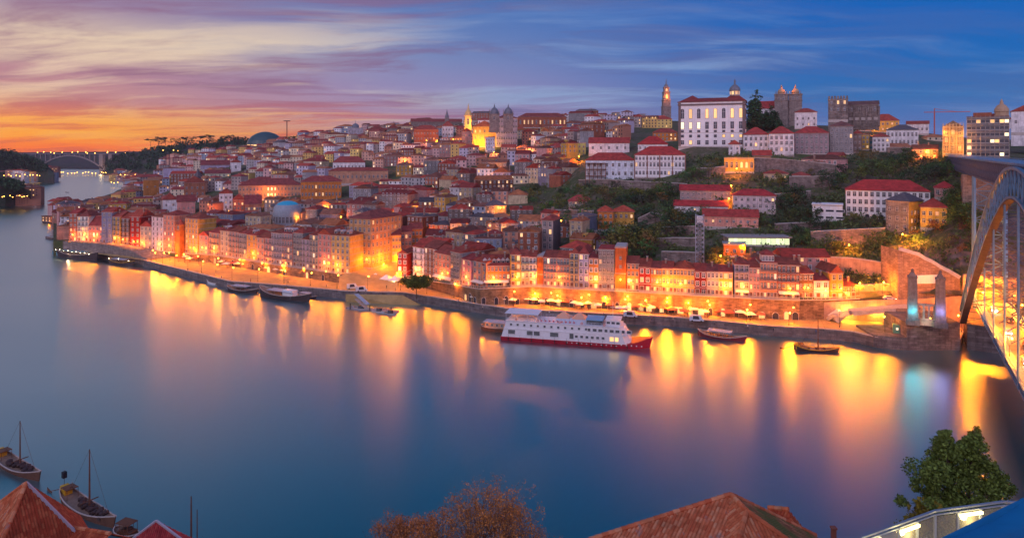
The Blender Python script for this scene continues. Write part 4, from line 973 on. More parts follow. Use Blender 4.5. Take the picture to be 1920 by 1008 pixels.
ROWE = [(745, 764, 474, 'red', 'gable_y', 5, 2, 'narrow bright red house facing the square', 'wL', 0),
 (765, 786, 463, 'white', 'gable_x', 14, 2, 'red-trimmed white house with tall windows', 'BwL', 3), (786, 808, 465, 'brick', 'gable_x', 13, 3, 'brick-coloured house with white window rows', 'Bw', 3),
 (808, 845, 476, 'salmon', 'gable_x', 13, 5, 'broad salmon house with lamp over the door', 'bLa', 2), (845, 862, 472, 'grey', 'gable_x', 8, 3, 'narrow grey-white house with striped balconies', 'B', 0), (862, 880, 486, 'pink', 'gable_x', 8, 2, 'small pink house', 'L', 1),
 (880, 905, 490, 'salmon', 'gable_x', 9, 3, 'low salmon house with awning', 'a', 2), (905, 957, 497, 'orange', 'gable_x', 17, 7, 'broad low orange house with dormered roof and glowing awning', 'adL', 2),
 (957, 977, 476, 'yellow', 'hip', 10, 2, 'pale yellow balconied house', 'BL', 0), (977, 992, 480, 'green', 'gable_x', 9, 2, 'green-framed balconied house', 'Bw', 0), (992, 1006, 481, 'white', 'gable_x', 9, 2, 'white house with red balcony floors', 'BwL', 0),
 (1019, 1044, 482, 'pink', 'gable_x', 10, 4, 'pink house with green balconies', 'B', 0), (1044, 1068, 483, 'salmon', 'gable_x', 10, 4, 'salmon house with long balconies', 'BL', 0), (1068, 1085, 474, 'yellow', 'hip', 8, 2, 'taller yellow house', 'B', 0),
 (1085, 1104, 475, 'lilac', 'hip', 12, 2, 'lilac house with white windows', 'w', 0), (1104, 1122, 483, 'orange', 'gable_x', 8, 2, 'orange house with small windows', 'wL', 0), (1122, 1152, 467, 'grey', 'flat', 1, 4, 'tall modern grey house with lit window strip', 'l', 0),
 (1175, 1198, 493, 'orange', 'gable_x', 10, 3, 'deep orange house', 'L', 1), (1198, 1220, 500, 'red', 'gable_x', 12, 2, 'red house with big white windows', 'w', 0), (1220, 1241, 502, 'orange', 'gable_x', 9, 4, 'amber house with even windows', 'L', 0), (1241, 1262, 502, 'yellow', 'gable_x', 9, 3, 'golden house with red shop front', 'L', 0),
 (1262, 1302, 503, 'yellow', 'hip', 10, 6, 'wide golden yellow house', 'L', 0), (1302, 1325, 508, 'red', 'gable_x', 11, 2, 'red house with white-framed windows in pairs', 'w', 0), (1325, 1348, 508, 'cream', 'gable_x', 9, 3, 'cream house with even windows', 'w', 0), (1348, 1374, 509, 'yellow', 'gable_x', 9, 3, 'pale yellow house', 'wL', 0),
 (1377, 1405, 495, 'lilac', 'hip', 8, 3, 'lilac house with white awnings', 'BaL', 0), (1405, 1425, 501, 'pink', 'gable_x', 8, 3, 'pink-grey house with small windows', 'b', 0), (1425, 1457, 492, 'salmon', 'flat', 1, 5, 'tall salmon house carrying a glazed white attic', 'Bt', 0),
 (1457, 1500, 496, 'brick', 'gable_x', 10, 5, 'wide brick house with iron balconies and lit awning', 'BaL', 0), (1500, 1530, 512, 'brown', 'gable_x', 10, 3, 'dim brown house', 'L', 2), (1530, 1557, 525, 'white', 'gable_x', 9, 2, 'lamp-lit pinkish white house with wooden door', 'L', 1),
 (1558, 1581, 511, 'ochre', 'gable_y', 14, 2, 'narrow ochre house with steep dark roof', 'L', 0), (1581, 1610, 536, 'orange', 'gable_x', 9, 3, 'low orange house ending the waterfront', 'L', 2)]
for i, a in enumerate(ROWE):
    riverside(a[0], a[1], a[2], a[3], a[4], a[5], a[6], '%s, %s waterfront house past the square' % (a[7], ORD[i + 1]), 'waterfront houses above the arcade', a[8], dy=a[9])
# big ochre block on the square, turned so that two fronts show
t_, w, h = block('corner_block', 'massive ochre corner block of six storeys with pink side front on the square', 'building', 655, 696, 340, -28, 502, 409, 25, (.62, .40, .22), 'hip', 396, (.26, .075, .06), rows=(416, 430, 444, 458, 472, 488), n=5, ww=1.1, wh=1.9, lit=.03,
                 side=1, side_n=8, band=(436, 478), landmark='the massive ochre corner block', clear=True, oh=.7)
for x in (-4, 1, 5): lantern(t_, x, 5., 2600)
lamp((w / 2 + 4, 6, 4), 2400, parent=t_); lamp((w / 2 + 4, 17, 4), 2400, parent=t_)
# houses lining the east side of the square
for i, (p0, p1, b, e, c) in enumerate(((735, 752, 492, 440, 'yellow'), (752, 772, 480, 434, 'salmon'), (772, 792, 468, 428, 'orange'))):
    block('town_house', '%s lit house, %s uphill along the sloping street behind the square' % (c, ORD[i + 1]), 'house', p0, p1, 360, 18, b, e, 11, CN[c], 'gable_x', e - 9, rows=(e + 9, e + 22, e + 35), n=3, ww=1., wh=1.7, lit=.2)
lamp(P(742, 478, 340), 3200); lamp(P(722, 488, 345), 2600)
# orange blind side wall of the grey modern house, and the orange party wall
for px0, px1, e, lb in ((1153, 1174, 463, 'tall blind orange building beside the modern grey waterfront house'), (1007, 1018, 480, 'slim blind orange house between balconied waterfront houses')):
    a, b = T(px0, 0), T(px1, 0); d = b - a; w = Vector((d.x, d.y, 0)).length
    o = (a + b) / 2; h = (rowpx(o) - e) * o.y / FP; t_ = thing('orange_house', lb, 'house', o, math.atan2(d.y, d.x))
    wall_mb(w - .06, 12, h, 4, (h * .4,)).build('wall', [M_PLASTER, M_TRIM], t_, color=(.56, .22, .08)); roof_mb('flat', w - .06, 12, .3, .2, h).build('roof', M_TRIM, t_)
    if w > 4: put_windows(t_, w, [h * .55, h * .75], 1, .8, 1.2, lit=0); lantern(t_, 0, 5, 2200)
# retaining arcade walls under the rows
def arcade(name, label, pxs, zlow, off, harch, step, mat, arches=True):
    pts = [T(p, 0) for p in pxs]; o = pts[0].copy(); o.z = zlow
    t_ = thing(name, label, 'wall', o)
    pl = []
    for p in pts:
        dn = Vector((p.x, p.y, 0)).normalized(); q = p - dn * off; pl.append(q)
    mb = MB()
    loc_ = [q - o for q in pl]
    wall_strip(mb, loc_, -.4, lambda v: v.z + .1, off + 1.5)
    mb.build('wall_face', mat, t_)
    mb = MB()
    for a, b in zip(loc_, loc_[1:]):
        mb.beam(a + Vector((0, -.12, .25)), b + Vector((0, -.12, .25)), .7, .28); mb.beam(a + Vector((0, .1, 1.25)), b + Vector((0, .1, 1.25)), .25, .15)
        n_ = max(1, int((b - a).length / 1.5))
        for k_ in range(n_): q = a.lerp(b, k_ / n_); mb.beam(q + Vector((0, .1, .3)), q + Vector((0, .1, 1.2)), .14)
    mb.build('parapet', M_TRIM, t_)
    if arches:
        acc = step * .5
        for a, b in zip(loc_, loc_[1:]):
            L = (Vector((b.x - a.x, b.y - a.y, 0))).length; ang = math.atan2(b.y - a.y, b.x - a.x)
            while acc < L:
                q = a.lerp(b, acc / L); hh_ = harch * rnd.uniform(.8, 1.1)
                link('arched_opening', window_mesh(1.5 if rnd.random() < .6 else 2.2, round(hh_ * 2) / 2, 'lit' if rnd.random() < .35 else 'dark', True, False), t_, (q.x, q.y, round(hh_ * 2) / 4 + .0), ang)
                acc += step * rnd.uniform(.7, 1.3)
            acc -= L
    return t_
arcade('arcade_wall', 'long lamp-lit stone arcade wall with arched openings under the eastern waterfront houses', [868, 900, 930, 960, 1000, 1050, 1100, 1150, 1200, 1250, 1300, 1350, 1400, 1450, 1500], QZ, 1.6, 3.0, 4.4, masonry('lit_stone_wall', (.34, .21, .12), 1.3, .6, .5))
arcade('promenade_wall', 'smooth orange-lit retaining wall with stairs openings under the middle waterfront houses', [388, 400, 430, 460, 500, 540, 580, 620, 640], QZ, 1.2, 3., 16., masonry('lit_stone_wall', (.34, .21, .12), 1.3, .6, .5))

# ------------------------------------------------------------------ the packed hillside houses
rr = random.Random(21)
PAL = [('white', WHITE, 12), ('cream', CREAM, 13), ('pink', PINK, 13), ('salmon', (.60, .34, .26), 9), ('grey', GREY, 13), ('ochre', OCHRE, 7), ('brick', BRICK, 12), ('lilac', LILAC, 7), ('stone', (.34, .28, .26), 15), ('yellow', YELLOW, 3), ('slate-blue', BLUEG, 5)]
ROOFC = [('red', (.42, .07, .045)), ('red', (.36, .06, .04)), ('dark red', (.25, .05, .04)), ('brown', (.20, .08, .055)), ('rust', (.38, .14, .06)), ('brown', (.26, .11, .07)), ('orange', (.44, .16, .07)), ('dark red', (.29, .055, .045)), ('grey', (.13, .11, .12))]
def pick(r_, L):
    s = sum(x[2] for x in L); v = r_.random() * s
    for x in L:
        v -= x[2]
        if v <= 0: return x
    return L[-1]
def allowed(px, py):
    if px < 112 or px > 1262 and not (1385 < px < 1765): return False
    if px < 250 and py < 385 + (250 - px) * .1: return False
    if px < 300 and py < 345: return False
    if px < 560 and py < 300 - (px - 300) * .10: return False
    if 640 <= px <= 750 and py > 496: return False
    if 1385 < px < 1535 and 498 < py < 552: return True
    if 1395 < px < 1575 and 300 < py < 350 or 1562 < px < 1765 and 262 < py < 300: return True
    if 1000 < px < 1140 and 434 < py: return True
    if 980 < px < 1262 and 352 < py < 470 - max(0, (1060 - px)) * .6: return False
    if px > 1060 and 296 < py: return False
    if px > 1110 and py > 262: return False
    if px > 1180 and py > 240: return False
    if px < 655 and py > 478: return False
    return True
specs = []
r = .20
while r < 4.92:
    px = 108 + rr.uniform(0, 10)
    while px < 1765:
        p = T(px, r); py = rowpx(p)
        far = p.y > 620
        w = rr.uniform(6.5, 14) * (1.15 if far else 1.0) * (1.9 if rr.random() < .14 else 1.0); d = rr.uniform(8, 14)
        q = T(px + w * FP / p.y, r); dd = q - p; dpx = w * FP / p.y * w / max(1., Vector((dd.x, dd.y, 0)).length)
        pc = px + dpx / 2
        if allowed(pc, py):
            c = T(pc, r); c.y += rr.uniform(-2.5, 2.5); c = GXY(c.x, c.y)
            ang = math.atan2(dd.y, dd.x) * .8 + rr.uniform(-.14, .14)
            if rr.random() < .12: ang += rr.choice((-.5, .5))
            st = pick(rr, [(2, 0, 4), (3, 0, 5), (4, 0, 3), (5, 0, 1)] if not far else [(2, 0, 3), (3, 0, 5), (4, 0, 3)])[0]
            h = st * 3.05 * rr.uniform(.92, 1.1); rf = pick(rr, [('hip', 0, 4), ('gable_x', 0, 5), ('gable_y', 0, 2), ('flat', 0, .5)])[0]
            rh = min(w, d) * rr.uniform(.14, .30)
            ok = True; top = HORIZON + (CAMZ - c.z - h - rh) * FP / c.y
            x0, x1 = pc - dpx / 2, pc + dpx / 2
            for bx0, bx1, bb, bY in BIG:
                if x1 < bx0 or x0 > bx1: continue
                if bY - d - 6 < c.y < bY + 20: ok = False; break
                if c.y < bY and top < bb - 3:
                    while st > 1 and top < bb - 3: st -= 1; h = st * 3.05; top = HORIZON + (CAMZ - c.z - h - rh) * FP / c.y
                    if top < bb - 8: ok = False; break
            if ok: specs.append(dict(c=c, w=w * .985, d=d, h=h, st=st, rf=rf, rh=rh, ang=ang, col=pick(rr, PAL), rc=rr.choice(ROOFC), px=pc, py=rowpx(c) - h * FP / c.y * .5, area=w * (h + rh) / c.y ** 2, seed=rr.random()))
        px += dpx * (1.0 if rr.random() < .8 else rr.uniform(1.15, 1.6))
    r += .225 if r < 2 else .26
specs.sort(key=lambda s: -s['area'])
NIND = 205
keys = {}
for s in specs[:NIND]:
    best = min(LAND, key=lambda L: (L[1] - s['px']) ** 2 + 2.2 * (L[2] - s['py']) ** 2)
    dx_, dy_ = s['px'] - best[1], s['py'] - best[2]
    rel = ('east of' if dx_ > 0 else 'west of') if abs(dx_) > 1.5 * abs(dy_) else ('downhill of' if dy_ > 0 else 'uphill of')
    s['dist'] = math.hypot(dx_, dy_); s['key'] = (s['col'][0], rel, best[0]); keys.setdefault(s['key'], []).append(s)
for kx, L in keys.items():
    L.sort(key=lambda s: s['dist'])
    for i, s in enumerate(L):
        rn = {'hip': 'hipped', 'gable_x': 'ridged', 'gable_y': 'gabled', 'flat': 'flat'}[s['rf']]
        s['label'] = '%s %s house %s %s, %s roof, %s %s' % (('nearest' if i == 0 else ORD[i + 1] + ' nearest'), kx[0], kx[1], kx[2], s['rc'][0] + ' ' + rn, NUM[s['st']], 'storeys' if s['st'] > 1 else 'storey')
for s in specs[:NIND]:
    if len(s['label'].replace('-', '').split()) > 16: s['label'] = ', '.join(s['label'].split(', ')[:-1])
def tint(c, q): return tuple(max(.01, x * (.62 + .55 * q)) for x in c)
for s in specs[:NIND]:
    t_ = thing('town_house', s['label'], 'house', s['c'], s['ang'], 'packed houses on the hillside')
    w, d, h, rh, st = s['w'], s['d'], s['h'], s['rh'], s['st']; q = random.Random(s['seed'])
    gb = 'x' if s['rf'] == 'gable_x' else ('y' if s['rf'] == 'gable_y' else None)
    wall_mb(w, d, h, 6., (), gable=gb, rh=rh * .93, plinth=False).build('wall', [M_PLASTER, M_TRIM], t_, color=tint(s['col'][1], q.random()))
    ro = roof_mb(s['rf'], w, d, rh, .35, h).build('roof', M_ROOF, t_, color=tint(s['rc'][1], q.random()))
    n = max(2, int(w / 3.0)); zs = [3.05 * (j + .55) for j in range(st)]
    blind = q.random() < .15
    if not blind:
        lit = .05 if q.random() < .8 else .3
        for z in zs[-3:]:
            for i in range(n):
                link('window', window_mesh(1.1, 1.7, 'lit' if q.random() < lit else ('white' if q.random() < .02 else 'dark'), trim=M_WHITE if q.random() < .3 else M_TRIM), t_, (-w / 2 + w * (i + .5) / n, 0, z))
    facing = s['ang'] + math.atan2(s['c'].x, s['c'].y)
    if q.random() < .5 and abs(facing) > .1:
        sd_ = 1 if facing < 0 else -1
        put_windows(t_, w, zs[-2:], 2, 1., 1.6, lit=.06, x0=1, x1=d - 1, side=sd_, rr=q)
    if q.random() < .35:
        x = w * q.uniform(-.3, .3); mb = MB(); mb.tube((x, d * .5, h), (x, d * .5, h + rh + 3.2), .05, n=4); mb.box(x - .7, x + .7, d * .5 - .03, d * .5 + .03, h + rh + 2.9, h + rh + 2.96); mb.box(x - .5, x + .5, d * .5 - .03, d * .5 + .03, h + rh + 2.5, h + rh + 2.56); mb.build('aerial', M_IRON, ro)
    for _ in range(q.choice((0, 1, 1, 2))):
        x = w * q.uniform(-.4, .4); mb = MB(); mb.box(x - .35, x + .35, d * .4, d * .4 + .8, h + .2, h + rh + 1.1); mb.box(x - .45, x + .45, d * .4 - .1, d * .4 + .9, h + rh + 1.1, h + rh + 1.3, 1)
        mb.build('chimney', [M_PLASTER, M_TRIM], ro, color=(.42, .30, .25))
    if q.random() < .25 and s['rf'] in ('hip', 'gable_x'):
        x = w * q.uniform(-.2, .2); mb = MB(); mb.box(x - .9, x + .9, d * .16, d * .45, h - .1, h + 1.7); roof_mb('flat', 2.2, d * .32, .2, .0, 0)
        mb.add([(x - 1.1, d * .13, h + 1.7), (x + 1.1, d * .13, h + 1.7), (x, d * .13, h + 2.5), (x - 1.1, d * .5, h + 1.7), (x + 1.1, d * .5, h + 1.7), (x, d * .5, h + 2.5)], [(0, 1, 2), (0, 2, 5, 3), (1, 4, 5, 2), (0, 3, 4, 1)], 1)
        mb.add([(x - .5, d * .16 - .03, h + .3), (x + .5, d * .16 - .03, h + .3), (x + .5, d * .16 - .03, h + 1.4), (x - .5, d * .16 - .03, h + 1.4)], [(0, 1, 2, 3)], 2)
        mb.build('dormer', [M_PLASTER, M_ROOF, M_GLASS], ro, color=tint(s['col'][1], .4))
# the rest, higher up and far off, as one mass
wm_ = [pmat('far_wall_' + c[0].replace('-', '_'), tuple(x * .95 for x in c[1]), .88, var=.25, vscale=.08) for c in PAL]
rm_ = [pmat('far_roof_%s' % n_, c, .85, var=.35, vscale=.15) for n_, c in (('rust', (.36, .14, .07)),) + (('red', (.38, .065, .045)), ('dark_red', (.27, .055, .045)), ('brown', (.21, .08, .055)))]
mb = MB(); nw = len(wm_)
for s in specs[NIND:]:
    lb = MB(); q = random.Random(s['seed']); ci = [p_[0] for p_ in PAL].index(s['col'][0])
    gb = 'x' if s['rf'] == 'gable_x' else ('y' if s['rf'] == 'gable_y' else None)
    wall_mb(s['w'], s['d'], s['h'], 6., (), False, False, gb, s['rh'] * .93, lb, (ci, ci)); roof_mb(s['rf'], s['w'], s['d'], s['rh'], .35, s['h'], lb, nw + q.randrange(4))
    n = max(2, int(s['w'] / 3.1))
    for j in range(s['st']):
        for i in range(n):
            x = -s['w'] / 2 + s['w'] * (i + .5) / n; z = 3.05 * (j + .55); u = q.random()
            lb.add([(x - .55, -.04, z - .8), (x + .55, -.04, z - .8), (x + .55, -.04, z + .8), (x - .55, -.04, z + .8)], [(0, 1, 2, 3)], nw + 4 + (1 if u < .07 else (2 if u < .09 else 0)))
    if q.random() < .6: x = s['w'] * q.uniform(-.3, .3); lb.box(x - .4, x + .4, s['d'] * .4, s['d'] * .4 + .8, s['h'], s['h'] + s['rh'] + 1., 8)
    mt = Matrix.Translation(s['c']) @ Matrix.Rotation(s['ang'], 4, 'Z')
    o0 = len(mb.v); mb.v += [tuple(mt @ Vector(v)) for v in lb.v]; mb.f += [tuple(i + o0 for i in f) for f in lb.f]; mb.m += lb.m
tag(mb.build('far_housing', wm_ + rm_ + [M_GLASS, M_LIT, M_LITW]), 'mass of small far-off houses climbing to the skyline', 'houses', kind='stuff')
# far bank buildings by the river mouth
mb = MB(); q = random.Random(4)
for (a, b, py, Y, n_) in ((200, 345, 336, 1480, 26), (215, 340, 326, 1600, 16), (-20, 60, 366, 830, 14), (5, 100, 331, 1430, 18), (40, 100, 322, 1470, 8), (300, 560, 318, 1270, 26), (310, 540, 304, 1420, 18)):
    for i in range(n_):
        px = a + (b - a) * (i + q.random()) / n_; p = P(px, py + q.uniform(-3, 3), Y); w = q.uniform(9, 24); h = q.uniform(5, 12); lb = MB()
        wall_mb(w, 12, h, 12, (), False, False, None, 0, lb, (q.randrange(nw),) * 2); roof_mb('hip', w, 12, 3, .3, h, lb, nw + q.randrange(4))
        for j in range(int(h / 3.2)):
            for x in range(int(w / 3.4)):
                u = q.random(); xx = -w / 2 + 1.7 + x * 3.4; z = 1.6 + j * 3.2
                lb.add([(xx - .6, -.06, z - .7), (xx + .6, -.06, z - .7), (xx + .6, -.06, z + .7), (xx - .6, -.06, z + .7)], [(0, 1, 2, 3)], nw + 4 + (1 if u < .3 else 0))
        mt = Matrix.Translation(p) @ Matrix.Rotation(q.uniform(-.1, .6), 4, 'Z')
        o0 = len(mb.v); mb.v += [tuple(mt @ Vector(v)) for v in lb.v]; mb.f += [tuple(i + o0 for i in f) for f in lb.f]; mb.m += lb.m
tag(mb.build('far_bank_housing', wm_ + rm_ + [M_GLASS, M_LIT, M_LITW]), 'low far-off houses along both banks near the river mouth', 'houses', kind='stuff')
# ------------------------------------------------------------------ labels by the nearest named place
def autolabel(items, fmt='{ord} {kind} {rel} {land}'):
    """items: (object, kind words, px, py)"""
    ks = {}
    for ob, kind, px, py in items:
        best = min(LAND, key=lambda L: (L[1] - px) ** 2 + 2.2 * (L[2] - py) ** 2)
        dx_, dy_ = px - best[1], py - best[2]
        rel = ('east of' if dx_ > 0 else 'west of') if abs(dx_) > 1.5 * abs(dy_) else ('downhill of' if dy_ > 0 else 'uphill of')
        ks.setdefault((kind, rel, best[0]), []).append((math.hypot(dx_, dy_), ob))
    for (kind, rel, land), L in ks.items():
        L.sort(key=lambda a: a[0])
        for i, (_, ob) in enumerate(L):
            ob['label'] = '%s %s %s %s' % ('nearest' if i == 0 else ORD[i + 1] + ' nearest', kind, rel, land)

# ------------------------------------------------------------------ trees
def leafmat(name, rough=.7):
    m = bpy.data.materials.new(name); m.use_nodes = True
    t = NT(m.node_tree); b = t.n['Principled BSDF']; b.inputs['Roughness'].default_value = rough; b.inputs['Specular IOR Level'].default_value = .15
    g = t.new('ShaderNodeNewGeometry'); c = t.new('ShaderNodeObjectInfo').outputs['Color']
    f = t.maprange(g.outputs['Random Per Island'], 0, 1, .45, 1.5)
    t.put(b.inputs['Base Color'], t.mix(1., c, t.xyz(f, f, t.math('MULTIPLY', f, .9)), 'MULTIPLY'))
    return m
M_LEAF = leafmat('foliage'); M_BARK = pmat('bark', (.09, .06, .045), .9, var=.3, vscale=2.)
def leaf(mb, p, s, q, m=0):
    u = Vector((q.gauss(0, 1), q.gauss(0, 1), q.gauss(0, 1))).normalized(); v = u.cross(Vector((q.gauss(0, 1), q.gauss(0, 1), q.gauss(0, 1)))).normalized()
    a = s * q.uniform(.45, 1.6); b = a * q.uniform(.45, .8)
    mb.add([p - u * a, p - v * b, p + u * a, p + v * b], [(0, 1, 2, 3)], m)
def crown_clumps(q, kind):
    """clump centres and radii of a crown 1 high, base at 0"""
    out = []
    if kind == 'broad':
        for i in range(11):
            z = q.uniform(.32, .86); rmax = .40 * math.sqrt(max(.05, 1 - ((z - .58) / .48) ** 2)); an = q.uniform(0, 6.28); r_ = rmax * math.sqrt(q.random())
            out.append((Vector((r_ * math.cos(an), r_ * math.sin(an), z)), q.uniform(.11, .19)))
        out.append((Vector((0, 0, .6)), .2))
    elif kind == 'conifer':
        for i in range(16):
            z = .12 + .84 * i / 15; r_ = .16 * (1 - z) ** .8 + .02
            for k_ in range(3 if z < .7 else 1):
                an = q.uniform(0, 6.28); out.append((Vector((r_ * .7 * math.cos(an), r_ * .7 * math.sin(an), z)), r_ * .75 + .01))
    elif kind == 'pine':
        for i in range(9):
            an = q.uniform(0, 6.28); r_ = .34 * math.sqrt(q.random()); out.append((Vector((r_ * math.cos(an), r_ * math.sin(an), q.uniform(.74, .94) - r_ * .2)), q.uniform(.09, .14)))
    elif kind == 'shrub':
        for i in range(8):
            an = q.uniform(0, 6.28); r_ = .5 * math.sqrt(q.random()); out.append((Vector((r_ * math.cos(an), r_ * math.sin(an), q.uniform(.2, .75))), q.uniform(.18, .3)))
    elif kind == 'round':
        for i in range(26):
            an = i * 2.4; r_ = .46 * math.sqrt((i + .5) / 26); out.append((Vector((r_ * math.cos(an), r_ * math.sin(an), .64 + q.uniform(-.18, .2) * (1 - r_ * 1.4))), q.uniform(.13, .2)))
    return out
def tree_meshes(kind, seed, n=380, ls=.034):
    def make():
        q = random.Random(seed); cl = crown_clumps(q, kind); mb = MB(); tot = sum(r_ ** 2 for _, r_ in cl)
        for c, r_ in cl:
            for i in range(int(n * r_ ** 2 / tot) + 1):
                d = Vector((q.gauss(0, 1), q.gauss(0, 1), q.gauss(0, 1))).normalized() * r_ * q.random() ** .45
                if kind == 'pine': d.z *= .55
                leaf(mb, c + d, ls, q)
        tr = MB(); top = {'broad': .55, 'conifer': .9, 'pine': .85, 'shrub': .35, 'round': .6}[kind]
        tr.tube((0, 0, -.08), (0, 0, top), .022 if kind != 'conifer' else .014, .008, 6)
        for c, r_ in cl[::2]:
            if kind != 'conifer': tr.tube((0, 0, top * q.uniform(.45, .9)), c, .010, .004, 5)
        return mb.mesh('crown', M_LEAF), tr.mesh('trunk', M_BARK)
    return cached(('tree', kind, seed, n), make)
TREES = []
def tree(kind, p, h, kindwords, color, name=None, group='trees on the hillside', n=380, wide=1., lab=True, ls=.034):
    nm = name or {'broad': 'broadleaf_tree', 'conifer': 'conifer_tree', 'pine': 'umbrella_pine', 'shrub': 'shrub', 'round': 'round_tree'}[kind]
    t_ = thing(nm, None, 'tree' if kind != 'shrub' else 'shrub', p, rnd.uniform(0, 6.28), group)
    c, tr = tree_meshes(kind, rnd.randrange(5), n, ls)
    co = tuple(x * rnd.uniform(.75, 1.25) for x in color)
    link('crown', c, t_, color=co, scale=(h * wide, h * wide, h)); link('trunk', tr, t_, scale=(h, h, h))
    if lab: TREES.append((t_, kindwords, colpx(p), rowpx(p)))
    return t_
GREEN, DKGREEN, OLIVE, RUSSET, LIGHTG = (.07, .13, .045), (.035, .075, .04), (.13, .13, .04), (.22, .09, .045), (.10, .20, .04)
tr_ = random.Random(11)
def grove(px0, px1, py0, py1, n, h0, h1, kinds=('broad',), cols=((GREEN, 'green'), (DKGREEN, 'dark green'))):
    for i in range(n):
        px = px0 + (px1 - px0) * (i + tr_.random()) / n; py = tr_.uniform(py0, py1); kd = tr_.choice(kinds); c, cw = tr_.choice(cols)
        tree(kd, G(px, py), tr_.uniform(h0, h1), cw + ' ' + {'broad': 'leafy tree', 'conifer': 'pointed conifer', 'pine': 'umbrella pine', 'shrub': 'shrub'}[kd], c, wide=tr_.uniform(1.0, 1.5))
BOTH = ((GREEN, 'green'), (DKGREEN, 'dark green'), (OLIVE, 'olive'))
grove(1142, 1222, 440, 492, 13, 10, 14, cols=BOTH); grove(1146, 1215, 478, 500, 6, 6, 9)
grove(1240, 1302, 424, 452, 8, 9, 12, cols=BOTH)
grove(985, 1120, 356, 372, 8, 5, 8, cols=BOTH); grove(968, 1118, 385, 420, 12, 3, 6, ('shrub', 'broad'), ((LIGHTG, 'bright green'), (GREEN, 'green')))
grove(1060, 1190, 344, 352, 8, 3.5, 5, ('shrub', 'broad'), BOTH); grove(1150, 1262, 362, 392, 10, 6, 9, cols=BOTH); grove(1200, 1262, 394, 412, 4, 5, 7)
grove(1285, 1330, 330, 348, 4, 6, 8); grove(1456, 1520, 372, 432, 10, 8, 12, cols=((DKGREEN, 'dark green'),)); grove(1424, 1462, 424, 430, 3, 4, 6)
grove(1580, 1772, 312, 348, 16, 8, 12, cols=((DKGREEN, 'dark green'), (GREEN, 'green'))); grove(1520, 1580, 318, 345, 4, 6, 9); grove(1610, 1760, 292, 308, 6, 5, 7)
grove(1500, 1660, 440, 482, 12, 2.5, 5, ('shrub', 'broad'), ((GREEN, 'green'), (OLIVE, 'olive'))); grove(1640, 1662, 462, 478, 2, 7, 9); grove(1322, 1356, 478, 500, 4, 5, 7)
grove(1700, 1840, 400, 480, 20, 4, 8, ('broad', 'shrub'), ((OLIVE, 'olive'), (RUSSET, 'russet'), (GREEN, 'green'))); grove(1782, 1840, 372, 412, 12, 8, 12, cols=((OLIVE, 'olive'), (GREEN, 'green')))
grove(840, 905, 286, 300, 8, 7, 10, cols=((DKGREEN, 'dark green'),)); grove(990, 1060, 262, 292, 6, 7, 10, cols=((DKGREEN, 'dark green'),)); grove(795, 838, 368, 376, 4, 8, 11, cols=((DKGREEN, 'dark green'),))
grove(146, 190, 392, 402, 6, 9, 13, cols=((RUSSET, 'russet'),)); grove(200, 226, 408, 418, 3, 8, 10, cols=((RUSSET, 'russet'),))
grove(960, 1000, 360, 420, 4, 6, 9)
for px, py, top, w_ in ((1417, 246, 168, 1.5), (1446, 246, 196, 2.0), (1436, 246, 206, 1.8), (1462, 250, 222, 1.6)):
    p = S(px, py, 470); tree('conifer', p, (py - top) * p.y / FP, 'dark tall conifer', DKGREEN, wide=w_, n=2600, ls=.022)
for px, py in ((604, 374), (612, 372)):         # two palms by the long hall
    p = G(px, py); t_ = thing('palm_tree', None, 'palm', p, 0, 'palms by the long hall'); mb = MB(); mb.tube((0, 0, -1), (.3, 0, 8), .3, .2, 6); mb.build('trunk', M_BARK, t_)
    mb = MB()
    for i in range(16):
        an = i * 2.4; el_ = .9 - i * .09; d = Vector((math.cos(an), math.sin(an), 0)); a = Vector((.3, 0, 8))
        for j in range(4):
            s0, s1 = j / 4, (j + 1) / 4; f_ = lambda s_: a + d * 2.8 * s_ + Vector((0, 0, el_ * 2.6 * s_ - 2.6 * s_ * s_)); n_ = Vector((-d.y, d.x, 0)) * .32
            mb.add([f_(s0) - n_, f_(s0) + n_, f_(s1) + n_ * .7, f_(s1) - n_ * .7], [(0, 1, 2, 3)])
    mb.build('crown', M_LEAF, t_, color=GREEN); TREES.append((t_, 'fan-crowned palm', px, py))
for i in range(17):                              # umbrella pines along the western skyline
    px = 285 + i * 15 + tr_.uniform(-5, 5); py = 276 - (px - 285) * .03
    if 462 < px < 532: continue
    p = P(px, py, 1560 - (px - 285) * .4); tree('pine' if tr_.random() < .6 else 'broad', p, tr_.uniform(17, 26), 'dark skyline pine', DKGREEN, name='umbrella_pine', wide=1.5)
t_ = tree('round', WL(781, 556, QZ), 10.5, '', (.07, .10, .03), name='round_tree', group='promenade tree', n=3600, wide=1.2, lab=False)
t_['label'] = 'big round clipped tree standing alone on the promenade east of the square'
grove(1128, 1262, 352, 420, 12, 6, 10, cols=BOTH); grove(1262, 1330, 402, 440, 6, 5, 8, cols=BOTH); grove(1420, 1580, 330, 352, 10, 4, 7, cols=BOTH); grove(1530, 1660, 418, 440, 8, 4, 7, cols=BOTH); grove(1490, 1540, 440, 480, 4, 5, 8, cols=BOTH)
grove(985, 1260, 356, 470, 22, 6, 11, cols=BOTH); grove(1485, 1570, 430, 490, 6, 6, 10, cols=BOTH); grove(1262, 1345, 474, 494, 5, 4, 6, cols=BOTH); grove(1796, 1852, 420, 446, 10, 8, 12, cols=((OLIVE, 'olive'), (GREEN, 'green'))); grove(1440, 1580, 350, 420, 10, 7, 11, cols=BOTH); grove(1290, 1420, 300, 345, 8, 4, 7, cols=BOTH); grove(1560, 1790, 296, 345, 14, 7, 11, cols=BOTH)
autolabel(TREES)
q = random.Random(77); mb = MB()                 # scrub that covers the slopes between the trees
